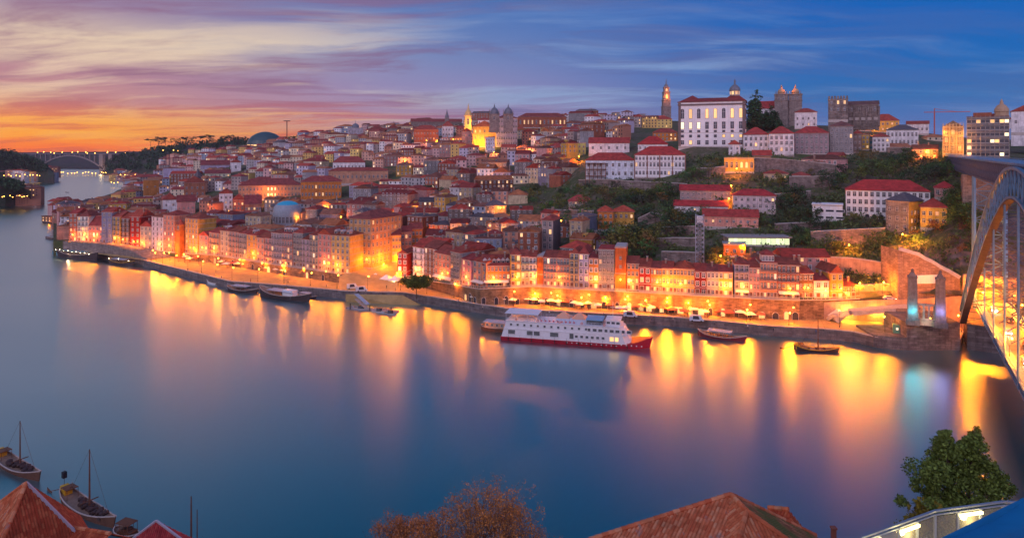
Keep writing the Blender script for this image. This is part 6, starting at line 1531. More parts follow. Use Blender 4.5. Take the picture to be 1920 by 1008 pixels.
for n0 in (-6.5, 6.5): mb.obox(bn_ * n0 + Vector((0, 0, 3.)), bu * 1.2, bn_ * 1.6, (0, 0, 3.6))
mb.obox(Vector((0, 0, 7.4)), bu * 1.2, bn_ * 8.1, (0, 0, 1.2)); mb.build('arch_wall', M_ORW, tp)
lamp(B(-8, 4.2, 20.), 16000, ORANGE, .4); lamp(B(-16, 4.2, 19.), 9000, ORANGE, .4); lamp(B(-3, -3, 13.), 5000, ORANGE, .4)
# cars crossing at rest, lights on
M_TYRE = pmat('tyre_rubber', (.02, .02, .02), .8); M_HEAD = emat('headlight', (1., .92, .7), 60.); M_TAIL = emat('tail_light', (1., .05, .02), 18.)
def car(name, label, p, rz, col, L=4.3, W=1.75, H=1.45, van=False, lights=True, group=None):
    t_ = thing(name, label, 'van' if van else 'car', p, rz, group); a, hw = L / 2, W / 2
    prof = [(-a, .35), (a, .35), (a, .75), (a * .62, .92), (a * .28, H), (-a * .62, H), (-a * .93, .95), (-a, .8)] if not van else [(-a, .35), (a, .35), (a, .95), (a * .8, 1.15), (a * .55, H), (-a * .97, H), (-a, .9)]
    mb = MB(); n = len(prof); mb.add([(x, -hw, z) for x, z in prof] + [(x, hw, z) for x, z in prof], [tuple(range(n)), tuple(range(2 * n - 1, n - 1, -1))] + [(i, n + i, n + (i + 1) % n, (i + 1) % n) for i in range(n)])
    m_ = pmat('car_paint_%02x%02x%02x' % tuple(int(c * 99) for c in col), col, .25, spec=.6); body = mb.build('body', m_, t_)
    mb = MB(); g0, g1 = (.98, H - .1)
    for sy in (-1, 1): y = sy * (hw + .012); mb.add([(-a * .55, y, g0), (a * .4, y, g0), (a * .24, y, g1), (-a * .5, y, g1)], [(0, 1, 2, 3)])
    xa, xb = (a * .62, a * .28) if not van else (a * .8, a * .55); za = .94 if not van else 1.17
    mb.add([(xa - .02, -hw * .85, za), (xa - .02, hw * .85, za), (xb + .04, hw * .8, H - .06), (xb + .04, -hw * .8, H - .06)], [(0, 1, 2, 3)]); mb.build('window', M_GLASS, body)
    for sx in (-.62, .62):
        for sy in (-1, 1):
            mb = MB(); mb.tube((sx * a, sy * hw - sy * .2, .33), (sx * a, sy * (hw + .02), .33), .33, n=14); mb.build('wheel', M_TYRE, t_)
    for sy in (-.7, .7):
        mb = MB(); mb.box(a - .02, a + .03, sy * hw - .16, sy * hw + .16, .55, .72); mb.build('headlight', M_HEAD if lights else M_WHITE, t_)
        mb = MB(); mb.box(-a - .03, -a + .02, sy * hw - .14, sy * hw + .14, .6, .78); mb.build('tail_light', M_TAIL if lights else pmat('red_lens', (.3, .02, .02), .3), t_)
    return t_
CARC = [((.6, .6, .62), 'silver'), ((.05, .05, .06), 'black'), ((.5, .5, .5), 'grey'), ((.4, .04, .03), 'red'), ((.7, .7, .7), 'white'), ((.05, .08, .2), 'blue')]
ang_b = math.atan2(bu.y, bu.x)
for i, s_ in enumerate((10, 24, 41, 55, 73, 88)):
    to = i % 2 == 0; c, cw = CARC[i]
    t_ = car('car', '%s car with lights on crossing the low road deck of the arch bridge' % cw, B(s_, 2.9 if to else 5.6, 15.86), ang_b + (0 if to else math.pi), c, group='cars on the bridge')
    if to: lamp((3.2, 0, .8), 260, (1., .85, .6), .15, t_)
# distant concrete arch bridge
D0 = 1950.
fb = thing('far_arch_bridge', 'pale distant concrete arch bridge with slim columns across the river mouth', 'bridge', P(132, 325, D0)); o = P(132, 325, D0); M_CONC = pmat('pale_concrete', (.26, .21, .20), .85, var=.15)
hx = 112; zd = 58
mb = MB(); mb.box(-260, 330, -5, 5, zd - 2.2, zd); dk_ = mb.build('deck', M_CONC, fb)
mb = MB()
for i in range(28):
    f = lambda t_: (-hx + 2 * hx * t_, 52 * (1 - (2 * t_ - 1) ** 2))
    (x0, z0), (x1, z1) = f(i / 28), f((i + 1) / 28); mb.beam((x0, 0, z0), (x1, 0, z1), 8, 3.4)
mb.build('arch', M_CONC, fb)
for i in range(15):
    x = -100 + i * 14.3; t_ = (x + hx) / (2 * hx); z = 52 * (1 - (2 * t_ - 1) ** 2); mb = MB(); mb.box(x - .9, x + .9, -3, 3, z, zd - 2.2); mb.build('column', M_CONC, fb)
for x in (-140, -170, 140, 165, 190): mb = MB(); mb.box(x - 1.4, x + 1.4, -3, 3, -4, zd - 2.2); mb.build('column', M_CONC, fb)
for x in (92, 118): mb = MB(); mb.box(x - 5, x + 5, -4, 4, -6, zd - 2.2); mb.build('pylon', M_CONC, fb); 
lamp((105, -26, 22), 12000, (1., .60, .25), 1.5, fb)
# ------------------------------------------------------------------ boats
M_HULLW = pmat('white_hull_paint', (.70, .72, .76), .45, var=.08); M_HULLR = pmat('red_hull_paint', (.42, .02, .045), .45, var=.12); M_HULLD = pmat('dark_hull_wood', (.045, .03, .03), .6, var=.3)
M_HULLB = pmat('brown_hull_wood', (.16, .07, .04), .6, var=.3); M_DECK = pmat('deck_boards', (.26, .17, .12), .75, var=.25); M_YEL = pmat('yellow_boat_paint', (.62, .36, .03), .5, var=.1)
M_CANV = pmat('boat_canopy', (.34, .40, .48), .7, var=.15); M_RIMW = pmat('pale_rim_paint', (.55, .45, .40), .6)
def hull(L, W, H, bow=1.2, stern=.8, draft=.6, full=.55, n=14, tip=.05):
    """open hull along x, bow at +x: returns builder with mats 0 side, 1 deck, 2 rim"""
    mb = MB(); st = []
    for i in range(n + 1):
        u = i / n * 2 - 1; x = u * L / 2
        wd = W / 2 * max(tip, (1 - abs(u) ** (1.8 if u > 0 else 2.2 + full * 4)) ** (1.0 if u > 0 else .75)); z = H + (bow * max(0, u) ** 2.4 if u > 0 else stern * max(0, -u) ** 2.4)
        ov = 1 + .06 * max(0, u) ** 3
        st.append([(x * ov, -wd, z), (x * .97, -wd * .72, -draft), (x * .97, wd * .72, -draft), (x * ov, wd, z), (x * ov, -wd * .9, z - .28), (x * ov, wd * .9, z - .28)])
    for a, b in zip(st, st[1:]):
        mb.add([a[0], b[0], b[1], a[1]], [(0, 3, 2, 1)]); mb.add([a[3], b[3], b[2], a[2]], [(0, 1, 2, 3)]); mb.add([a[4], b[4], b[5], a[5]], [(0, 1, 2, 3)], 1)
        for k_ in (0, 3): mb.beam(a[k_], b[k_], .16, .18, 2)
        mb.add([a[0], b[0], b[4], a[4]], [(0, 1, 2, 3)], 1); mb.add([a[3], b[3], b[5], a[5]], [(0, 3, 2, 1)], 1)
    for s_ in (st[0], st[-1]): mb.add(s_[:4], [(0, 1, 2, 3), (3, 2, 1, 0)])
    return mb, st
def along(p0, p1):
    a, b = WL(*p0), WL(*p1); d = b - a; return (a + b) / 2, d.length, math.atan2(d.y, d.x)
# the white river cruise ship
c, L, ang = along((944, 637), (1222, 657))
sh = thing('cruise_ship', 'long white two-deck river cruise ship with red hull moored at the quay', 'ship', c + Vector((0, 4, 0)), ang); h2 = L / 2
mb = MB(); N = 20; prev = None
for i in range(N + 1):
    u = i / N * 2 - 1; x = u * h2; wd = 4.6 * (1 - max(0, u - .72) ** 2 * 11) if u > .72 else 4.6; wd = max(.15, wd); z = 1.5 + (2.3 * max(0, (u - .66) / .34) ** 1.3); xo = x + 1.2 * max(0, u) ** 8
    cur = [(xo, -wd, z), (x, -wd * .86, -.5), (x, wd * .86, -.5), (xo, wd, z)]
    if prev: mb.add(prev + cur, [(0, 1, 5, 4), (3, 7, 6, 2), (0, 4, 7, 3)])
    else: mb.add(cur, [(0, 3, 2, 1)])
    prev = cur
mb.add(prev, [(0, 1, 2, 3)]); hl = mb.build('hull', M_HULLR, sh)
for i in range(16): x = -2 + i * 1.75; mb = MB(); mb.box(x - .22, x + .22, -4.62, -4.5, (.8 if x < h2 * .6 else 1.2), (1.1 if x < h2 * .6 else 1.6)); mb.build('hull_mark', M_WHITE, hl)  # white marks in place of the hull lettering
mb = MB(); x1 = h2 * .70
mb.add([(-h2 + .3, -4.45, 1.5), (x1, -4.45, 1.5), (x1 + 2, -2.6, 1.5), (x1 + 2, 2.6, 1.5), (x1, 4.45, 1.5), (-h2 + .3, 4.45, 1.5), (-h2 + 2.2, -4.45, 7.3), (x1 - 2.2, -4.45, 7.3), (x1 - .6, -2.6, 7.3), (x1 - .6, 2.6, 7.3), (x1 - 2.2, 4.45, 7.3), (-h2 + 2.2, 4.45, 7.3)],
       [(0, 1, 7, 6), (1, 2, 8, 7), (2, 3, 9, 8), (3, 4, 10, 9), (4, 5, 11, 10), (5, 0, 6, 11), (6, 7, 8, 9, 10, 11)])
mb.box(-h2 + 1.2, x1 + .4, -4.62, 4.62, 4.5, 4.72); mb.box(-h2 + 2., x1 - 1.4, -4.7, 4.7, 7.3, 7.5)
sup = mb.build('superstructure', M_HULLW, sh)
def shipwin(x, z, w, hh, kd='dark'): link('window', window_mesh(w, hh, kd, cross=False, trim=M_HULLW), sup, (x, -4.46, z))
for i in range(12): shipwin(-h2 + 4 + i * 2.5, 6.1, .8, .8)
for i in range(8): shipwin(h2 * .22 + i * 2.0, 6.0, 1.4 if i % 3 else 1.0, 1.)
for x, w_ in ((-h2 + 4.2, 2.6), (-h2 + 11, 2.2), (-h2 + 13.6, 2.2), (-h2 + 20, 3.0)): shipwin(x, 3.4, w_, 1.5)
for i in range(6): shipwin(h2 * .05 + i * 1.9, 3.3, 1.0, .9)
shipwin(h2 * .52, 3.2, 1.4, 1.5, 'lit'); shipwin(h2 * .585, 3.2, 1.2, 1.5, 'lit'); shipwin(-h2 + 26.3, 3.3, 1.5, 1.9, 'dark')
mb = MB()
for sy in (-4.5, 4.5):
    for i in range(34): x = -h2 + 2.4 + i * (x1 + h2 - 6) / 33; mb.tube((x, sy, 7.5), (x, sy, 8.5), .03, n=4)
    for z in (8., 8.5): mb.tube((-h2 + 2.4, sy, z), (x1 - 3.6, sy, z), .035, n=4)
mb.build('railing', M_HULLW, sh)
mb = MB(); mb.box(-h2 + 1.5, -h2 + 14, -4.2, 4.2, 9.9, 10.05)
for x in (-h2 + 2, -h2 + 6, -h2 + 10, -h2 + 13.7):
    for y in (-4, 4): mb.tube((x, y, 7.5), (x, y, 9.9), .06, n=5)
mb.build('sun_canopy', pmat('pale_canopy', (.62, .68, .74), .6), sh)
mb = MB(); mb.box(h2 * .17, h2 * .40, -3.6, 3.6, 9.1, 9.3); mb.box(h2 * .18, h2 * .39, -3.2, 3.2, 7.5, 9.1, 1); mb.build('blue_canopy', [pmat('blue_canvas', (.16, .38, .58), .6), M_GLASS], sh)
mb = MB(); mb.box(h2 * .44, h2 * .62, -3, 3, 7.5, 9.4); mb.box(h2 * .43, h2 * .635, -3.3, 3.3, 9.4, 9.6); wh_ = mb.build('wheelhouse', M_HULLW, sh)
for i in range(3): link('window', window_mesh(1.2, .9, 'dark', cross=False, trim=M_HULLW), wh_, (h2 * .47 + i * 1.7, -3.0, 8.5))
mb = MB(); mb.tube((h2 * .52, 0, 9.6), (h2 * .52, 0, 15.5), .09, .05); mb.box(h2 * .52 - 1., h2 * .52 + 1., -.1, .1, 13.4, 13.5); mb.build('mast', M_HULLW, sh)
for i in range(11):         # fenders, life rings, mooring ropes
    x = -h2 + 3 + i * 4.3; mb = MB(); mb.tube((x, -4.78, .3), (x, -4.78, 1.3), .16, n=8); mb.tube((x, -4.72, 1.3), (x, -4.5, 2.4), .03, n=4); mb.build('fender', M_IRON, sh)
for i in range(5):
    x = -h2 + 6 + i * 8; lb = MB(); lb.lathe([(.26, -.06), (.42, -.06), (.42, .06), (.26, .06), (.26, -.06)], 12); mb = MB(); mb.v = [(v[0] + x, -4.62 + v[2], v[1] + 8.05) for v in lb.v]; mb.f = lb.f; mb.m = lb.m; mb.build('life_ring', pmat('orange_plastic', (.7, .18, .03), .5), sh)
for x, y in ((h2 * .95, 9), (-h2 + 1, 10), (h2 * .3, 9)): mb = MB(); mb.tube((x, 2, 2.6), (x + 3, y, 3.6), .06, n=4); mb.build('mooring_rope', M_TRIM, sh)
for i in range(9):          # deck seats under the awning
    mb = MB(); x = -h2 + 15 + i * 1.5; mb.box(x - .3, x + .3, -3.2, -2.6, 7.5, 7.95); mb.box(x - .3, x - .24, -3.2, -2.6, 7.95, 8.5); mb.build('deck_chair', pmat('red_plastic', (.45, .05, .06), .5), sh)
tn = thing('peaked_awning', 'orange-lit peaked canvas awning over the landing stage behind the cruise ship', 'awning', c + Vector((0, 9.5, 0)), ang)
mb = MB()
for i, x in enumerate((-3.5, 2.5)): mb.add([(x - 3, -3, 7.2), (x + 3, -3, 7.2), (x + 3, 3, 7.2), (x - 3, 3, 7.2), (x, -.0, 9.8)], [(0, 1, 4), (1, 2, 4), (2, 3, 4), (3, 0, 4)])
mb.build('canopy', pmat('orange_canvas', (.66, .34, .22), .7), tn); mb = MB()
for x in (-6.4, -.6, 5.4):
    for y in (-2.9, 2.9): mb.tube((x, y, -.5), (x, y, 7.2), .07, n=5)
mb.build('poles', M_HULLW, tn)
# brown barge astern of the ship
c, L, ang = along((901, 621), (958, 627)); bt = thing('wooden_barge', 'brown wooden barge with covered deck tied up astern of the cruise ship', 'boat', c + Vector((0, 3, 0)), ang)
mb, st_ = hull(L, 5, 1.7, .5, .5); mb.build('hull', [M_HULLB, M_DECK, M_RIMW], bt); mb = MB(); mb.box(-L * .3, L * .35, -1.9, 1.9, 1.5, 3.6); ca = mb.build('cabin', pmat('tan_wood', (.42, .28, .18), .7, var=.2), bt)
for i in range(4): link('window', window_mesh(.9, .9, 'dark', cross=False), ca, (-L * .22 + i * L * .16, -1.9, 2.7))
mb = MB(); mb.box(-L * .36, L * .40, -2.3, 2.3, 3.6, 3.75); mb.build('roof', M_CANV, bt)
lamp(c + Vector((-5, -.5, 3.8)), 300, ORANGE, .15)
def rabelo(name, label, p0, p1, rim, masth=0, canopy=None, barrels=0, oar=True, W=None, hullm=None, cat='boat', lights=0, group=None, flip=False, sternboard=None):
    c, L, ang = along(p0, p1)
    if flip: ang += math.pi
    t_ = thing(name, label, cat, c, ang, group); W = W or L * .24; H = L * .055
    mb, st_ = hull(L, W, H, L * .07, L * .085); mb.build('hull', [hullm or M_HULLD, M_DECK, rim], t_)
    if masth: mb = MB(); mb.tube((L * .05, 0, .1), (L * .05, 0, masth), masth * .018, masth * .008, 6); mb.build('mast', M_HULLB, t_)
    if masth and barrels: mb = MB(); mb.beam((L * .05 - .1, -W * .45, H + 1.5), (L * .05, W * .45, H + 1.6), .16); mb.tube((L * .05, 0, masth), (-L * .32, 0, H + 1.4), .025, n=4); mb.tube((L * .05, 0, masth), (L * .42, 0, H + .6), .025, n=4); mb.build('rigging', M_HULLB, t_)
    if oar: mb = MB(); mb.tube((-L * .30, 0, H + L * .12), (-L * .78, 0, -.1), .09, .06, 6); mb.obox((-L * .76, 0, .1), (L * .05, 0, -L * .014), (0, .04, 0), (0, 0, .3)); mb.build('steering_oar', M_HULLB, t_)
    if sternboard: mb = MB(); mb.box(-L * .46, -L * .36, -W * .2, W * .2, H * .4, H + L * .10); mb.build('stern_board', sternboard, t_); mb = MB(); mb.box(-L * .40, -L * .28, -W * .3, W * .3, H + L * .10, H + L * .108); [mb.tube((-L * .40 + a_ * L * .12, b_ * W * .28, H * .3), (-L * .40 + a_ * L * .12, b_ * W * .28, H + L * .1), .05, n=5) for a_ in (0, 1) for b_ in (-1, 1)]; mb.build('steering_platform', M_HULLB, t_)
    q = random.Random(int(L * 100))
    if canopy:
        mb = MB(); mb.box(-L * .28, L * .22, -W * .42, W * .42, H + 1.75, H + 1.87)
        for i in range(4):
            for y in (-W * .4, W * .4): mb.tube((-L * .26 + i * L * .155, y, H * .5), (-L * .26 + i * L * .155, y, H + 1.75), .05, n=5)
        mb.build('canopy', canopy, t_)
        mb = MB()
        for i in range(6): x = -L * .24 + i * L * .085; mb.box(x, x + .4, -W * .36, W * .36, H * .6, H * .6 + .5)
        mb.build('bench_seat', M_WOOD, t_)
    if barrels:
        for i in range(barrels):
            x = L * (-.16 + .5 * i / barrels); y = q.uniform(-.2, .2) * W; z = H * .9 + q.uniform(0, .7)
            mb = MB(); pr = [(.02, -.5), (.32, -.5), (.40, -.2), (.42, 0), (.40, .2), (.32, .5), (.02, .5)]
            lb = MB(); lb.lathe(pr, 10); mt = Matrix.Translation((x, y, z)) @ Matrix.Rotation(R(90), 4, 'X') @ Matrix.Rotation(q.uniform(-.4, .4), 4, 'Y'); mb.v = [tuple(mt @ Vector(v)) for v in lb.v]; mb.f = lb.f; mb.m = lb.m
            mb.build('barrel', pmat('barrel_wood', (.07, .04, .035), .6, var=.3), t_)
    for i in range(lights):
        mb = MB(); mb.lathe([(.02, -.14), (.15, 0), (.02, .14)], 6); mb.build('bulb', M_BULBW, t_, (-L * .4 + L * .8 * i / max(1, lights - 1), -W * .35, H + 1.6 + .4 * (i % 2)))
    return t_, L, W, H
# working boats along the quay
t_, L, W, H = rabelo('floating_restaurant', 'dark floating restaurant boat with strings of white lights off the river bend', (104, 478), (182, 489), M_RIMW, 7, pmat('teal_canopy', (.10, .22, .26), .7), 0, False, 6.5, M_HULLD, lights=9)
lamp(t_.location + Vector((-3, -3, 3)), 350, (1., .75, .5), .2); lamp(t_.location + Vector((6, -3, 3)), 350, (1., .75, .5), .2)
mb = MB(); mb.box(-L * .5, -L * .36, -2, 2, .4, 3.0); mb.build('cabin', pmat('teal_paint', (.10, .26, .32), .6), t_)
rabelo('tour_boat', 'small dark covered tour boat with yellow rim beside the floating restaurant', (204, 492), (250, 498), M_YEL, 0, M_CANV, 0, False, 4.2, M_HULLD, lights=3)
rabelo('rowing_boat', 'little white open boat tied along the bare quay wall west of the tour boats', (388, 529), (418, 536), M_RIMW, 0, None, 0, False, 2.4, M_HULLW)
rabelo('tour_boat', 'dark tour boat with two thin masts and pale rim at the promenade steps', (426, 543), (482, 550), M_RIMW, 5.5, M_CANV, 0, False, 4.6, M_HULLD)
t_, L, W, H = rabelo('tour_boat', 'largest dark tour boat with white cabin and pale rim at the promenade', (487, 552), (580, 566), M_RIMW, 6.5, M_CANV, 0, False, 6, M_HULLD)
mb = MB(); mb.box(L * .02, L * .22, -1.6, 1.6, H, H + 2.6); mb.build('cabin', M_HULLW, t_)
rabelo('tour_boat', 'short dark boat squeezed behind the largest tour boat', (556, 556), (592, 560), M_RIMW, 0, M_CANV, 0, False, 3.6, M_HULLD)
c, L, ang = along((652, 577), (745, 586)); pt = thing('floating_pontoon', 'floating pontoon with piles and small white craft below the boat ramp', 'pontoon', c, ang)
mb = MB(); mb.box(-L / 2, L / 2, -1.6, 1.6, -.3, .55); mb.build('deck', pmat('grey_deck', (.34, .30, .30), .8, var=.2), pt)
for x in (-L * .4, 0, L * .42): mb = MB(); mb.tube((x, -1.8, -1), (x, -1.8, 2.6), .22, n=8); mb.build('pile', M_IRON, pt)
for i, (a, b, cm, lb) in enumerate((((664, 575), (694, 579), M_HULLW, 'small white motorboat at the western end of the pontoon'), ((700, 580), (724, 583), M_HULLW, 'small white motorboat in the middle of the pontoon'), ((722, 584), (744, 587), M_CANV, 'small grey-blue motorboat at the eastern end of the pontoon'))):
    t_, L, W, H = rabelo('motorboat', lb, a, b, M_RIMW, 0, None, 0, False, 2.4, cm); t_.location.y -= 2.6; mb = MB(); mb.box(-L * .1, L * .2, -.7, .7, .3, 1.6); mb.build('cabin', M_GLASS, t_)
gw = thing('gangway', 'grey roofed gangway leading from the promenade down to the pontoon', 'gangway', WL(668, 560, QZ)); mb = MB(); d = WL(690, 580, .6) - WL(668, 560, QZ); 
mb.beam((0, 0, 0), d, 1.6, .2); mb.build('walkway', M_TRIM, gw); mb = MB(); mb.beam((0, 0, 2.2), d + Vector((0, 0, 2.2)), 2.0, .12); [mb.tube(d * f, d * f + Vector((0, 0, 2.2)), .06, n=5) for f in (.05, .35, .65, .95)]; mb.build('roof', M_CANV, gw)
rp_ = thing('boat_ramp', 'broad cobbled boat ramp sloping from the square into the river', 'ramp', WL(700, 560)); o = WL(700, 560); mb = MB()
vv = [WL(648, 551, QZ + .02), WL(755, 553, QZ + .02), WL(792, 573, -.3), WL(744, 572, -.3)]; vv = [v - o for v in vv]
mb.add([tuple(v) for v in vv] + [(v.x, v.y, -2) for v in vv], [(0, 3, 2, 1), (0, 1, 5, 4), (1, 2, 6, 5), (2, 3, 7, 6), (3, 0, 4, 7)]); mb.build('ramp_slab', M_PAVE, rp_)
rabelo('tour_boat', 'white-and-red tour boat with low cabin moored under the eastern quay wall', (1308, 628), (1398, 640), M_RIMW, 0, M_CANV, 0, False, 4.6, pmat('maroon_hull', (.16, .03, .04), .5))[0]
t_, L, W, H = rabelo('sailing_boat', 'yellow-rimmed traditional boat with tall bare mast and long steering oar below the ramp', (1488, 655), (1572, 660), M_YEL, 13, None, 3, True, 4.0, M_HULLD, sternboard=M_YEL)
c, L, ang = along((79, 417), (119, 420)); t_ = thing('river_boat', 'brightly lit two-deck river boat out on the water beyond the river bend', 'boat', c, ang); mb, _ = hull(L, 5, 1.4, .6, .4); mb.build('hull', [M_HULLD, M_DECK, M_RIMW], t_)
mb = MB(); mb.box(-L * .42, L * .32, -2, 2, 1.2, 6.5); mb.box(-L * .44, L * .36, -2.3, 2.3, 6.5, 6.8); ca = mb.build('cabin', M_HULLB, t_)
for j in range(2):
    for i in range(5): link('window', window_mesh(1.4, 1.2, 'lit', cross=False), ca, (-L * .34 + i * L * .15, -2.0, 2.6 + j * 2.4))
for a, b, lb in (((86, 447), (103, 449), 'western of two small dark boats near the river bend'.replace('western', 'outer')), ((104, 446), (122, 448), 'inner of two small dark boats near the river bend')): rabelo('tour_boat', lb, a, b, M_RIMW, 0, M_CANV, 0, False, 3.2, M_HULLD)
for px, py in ((126, 361), (66, 389)): rabelo('rowing_boat', 'tiny dark boat out in midstream, %s' % ('farther out' if py < 380 else 'nearer the bend'), (px - 3, py), (px + 3, py + .3), M_RIMW, 0, None, 0, False, 2.4)
lamp(c + Vector((0, -5, 3)), 500, ORANGE, .3)
# traditional boats off the near bank
rabelo('rabelo_boat', 'traditional barrel boat with raked mast, partly outside the picture edge'.replace(', partly outside the picture edge', ' and yellow stern, farther from the tiled roofs'), (-4, 862), (74, 902), M_RIMW, 11, None, 22, False, 3.6, M_HULLB, sternboard=M_YEL)
t_, L, W, H = rabelo('rabelo_boat', 'traditional barrel boat with steering platform and yellow stern just beyond the tiled roofs', (116, 934), (214, 990), M_RIMW, 12.5, None, 26, True, 3.6, M_HULLB, sternboard=M_YEL)
mb = MB(); mb.box(-L * .47, -L * .43, -.35, .35, H + L * .17, H + L * .23); mb.tube((-L * .45, 0, H + L * .1), (-L * .45, 0, H + L * .17), .04); mb.build('sign_board', M_IRON, t_)
t_, L, W, H = rabelo('sailing_boat', 'moored boat of which only two bare brown masts show above the bank', (318, 1052), (392, 1062), M_RIMW, 11.5, None, 0, False, 3.4, M_HULLB)
mb = MB(); mb.tube((L * .2, 0, .1), (L * .2, 0, 9.4), .12, .06, 6); mb.build('mast', M_HULLB, t_)
t_, L, W, H = rabelo('moored_skiff', 'small cluttered skiff moored at the stern of the nearer barrel boat', (216, 994), (262, 1006), M_RIMW, 0, M_WOOD, 3, False, 2.6, M_HULLB)

# ------------------------------------------------------------------ life on the quay
M_PARA = pmat('cream_canvas', (.74, .66, .52), .8, var=.08); M_PARAR = pmat('red_canvas', (.50, .10, .06), .8)
def parasol_mesh(sz, mat):
    def mk():
        mb = MB(); a = sz / 2; mb.add([(-a, -a, 2.3), (a, -a, 2.3), (a, a, 2.3), (-a, a, 2.3), (0, 0, 3.05), (-a, -a, 2.1), (a, -a, 2.1), (a, a, 2.1), (-a, a, 2.1)], [(0, 1, 4), (1, 2, 4), (2, 3, 4), (3, 0, 4), (0, 5, 6, 1), (1, 6, 7, 2), (2, 7, 8, 3), (3, 8, 5, 0)])
        return mb.mesh('canopy', mat)
    def mk2():
        mb = MB(); mb.tube((0, 0, 0), (0, 0, 2.9), .05, n=6); mb.lathe([(.3, 0), (.3, .08), (.05, .1)], 8); return mb.mesh('pole', M_WOOD)
    return cached(('para', sz, mat.name), mk), cached('parapole', mk2)
q = random.Random(5); k_ = 0
for p0, p1, py0, py1, n in ((885, 1130, 562, 579, 17), (1140, 1330, 582, 590, 12), (1340, 1440, 593, 600, 5), (410, 470, 497, 502, 5), (500, 560, 506, 512, 4), (330, 380, 486, 492, 4)):
    for i in range(n):
        f = (i + q.random() * .5) / n; k_ += 1; sz = q.choice((3.0, 3.0, 4.0)); mt_ = M_PARA if q.random() < .8 else M_PARAR
        a, b = parasol_mesh(sz, mt_); t_ = thing('parasol', '%s square café parasol on the promenade, %s from the western end'.replace('café', 'cafe') % ('cream' if mt_ is M_PARA else 'red', ('number' if k_ >= len(ORD) else ORD[k_])), 'parasol', WL(p0 + (p1 - p0) * f, py0 + (py1 - py0) * f + q.uniform(-2, 4), QZ), q.uniform(-.4, .2), 'cafe parasols on the promenade'); link('canopy', a, t_); link('pole', b, t_)
        if k_ >= len(ORD): t_['label'] = 'square cafe parasol among the easternmost on the promenade, %s from its group end' % ORD[i + 1]
        tt = thing('cafe_table', 'small round cafe table under a promenade parasol', 'table', t_.location + Vector((.9, -1.0, 0)), 0, 'cafe tables on the promenade')
        def mk():
            mb = MB(); mb.lathe([(.02, .74), (.45, .74), (.45, .70), (.04, .69), (.04, .05), (.28, .02), (.28, 0)], 10); return mb.mesh('table_top', M_WOOD)
        link('table_top', cached('cafetable', mk), tt)
for i, (px, py) in enumerate(((704, 528), (724, 531), (740, 533))):
    t_ = thing('market_tent', 'white peaked market tent on the square, %s' % ('nearest the corner block', 'in the middle of three', 'nearest the red house')[i], 'tent', WL(px, py, QZ), -.15, 'market tents on the square')
    mb = MB(); a = 2.6; mb.add([(-a, -a, 2.6), (a, -a, 2.6), (a, a, 2.6), (-a, a, 2.6), (0, 0, 4.4)], [(0, 1, 4), (1, 2, 4), (2, 3, 4), (3, 0, 4)]); mb.add([(-a, -a, 2.6), (a, -a, 2.6), (a, a, 2.6), (-a, a, 2.6), (-a, -a, 2.2), (a, -a, 2.2), (a, a, 2.2), (-a, a, 2.2)], [(0, 4, 5, 1), (1, 5, 6, 2), (2, 6, 7, 3), (3, 7, 4, 0)]); mb.build('canopy', M_WHITE, t_)
    for x in (-2.5, 2.5):
        for y in (-2.5, 2.5): mb = MB(); mb.tube((x, y, 0), (x, y, 2.6), .05, n=6); mb.build('pole', M_IRON, t_)
    lamp(t_.location + Vector((0, -1., 2.0)), 500, (1., .8, .5), .2)
for px, py, lb, c, van in ((661, 541, 'white van parked on the open square near the boat ramp, western of two', (.7, .7, .7), True), (678, 546, 'white van parked on the open square near the boat ramp, eastern of two', (.66, .66, .68), True),
                           (1182, 594, 'pale blue van parked at the quay edge behind the cruise ship', (.40, .50, .60), True), (1306, 602, 'blue-white delivery van parked at the quay edge east of the cruise ship', (.45, .55, .66), True)):
    car('parked_van', lb, WL(px, py, QZ), R(-12 if px > 900 else 20), c, 5.4, 2.0, 2.4, True, lights=False, group='vans on the quay')
for i, (s_, n_) in enumerate(((1668, 0), (1690, 1), (1600, 0), (1630, 1), (1740, 0))):
    j = [k2 for k2 in range(len(RD) - 1) if RD[k2][0] <= s_ <= RD[k2 + 1][0]][0]; f = (s_ - RD[j][0]) / (RD[j + 1][0] - RD[j][0]); p = rp[j].lerp(rp[j + 1], f); dd = rp[j + 1] - rp[j]; d = Vector((p.x, p.y, 0)).normalized()
    car('parked_car', '%s car on the rising riverside road, %s from the bastion'.replace('from the bastion', 'of five counted from its lower end') % (CARC[i][1], ORD[(3, 4, 1, 2, 5)[i]]), p + d * (5 + 3 * n_), math.atan2(dd.y, dd.x), CARC[i][0], group='cars on the riverside road', lights=(i % 2 == 0))
# square behind the promenade: paved slope running up between the houses
mb = MB(); vs = []
sq = [(636, .0), (655, .0), (700, .0), (746, .0)]
for px, r0 in sq:
    a = T(px, 0); d = Vector((a.x, a.y, 0)).normalized(); f_ = a - d * 16; f_.z = QZ + .03; c_ = T(px, .8)
    vs += [f_, a + Vector((0, 0, .25)), T(px, .4) + Vector((0, 0, .3)), c_ + Vector((0, 0, .3))]
mb.add(vs, [(i * 4 + j, (i + 1) * 4 + j, (i + 1) * 4 + j + 1, i * 4 + j + 1) for i in range(len(sq) - 1) for j in range(3)])
tag(mb.build('square_paving', M_PAVE), kind='structure')
arcade('low_wall', 'low stone wall under the houses between the square and the arcade', [742, 760, 800, 840, 870], QZ, .8, 3., 30., masonry('lit_stone_wall', (.34, .21, .12), 1.3, .6, .5), arches=False)
arcade('low_wall', 'warm stone wall under the last houses east of the arcade', [1498, 1540, 1580, 1612], QZ, .8, 3., 30., masonry('lit_stone_wall', (.34, .21, .12), 1.3, .6, .5), arches=False)
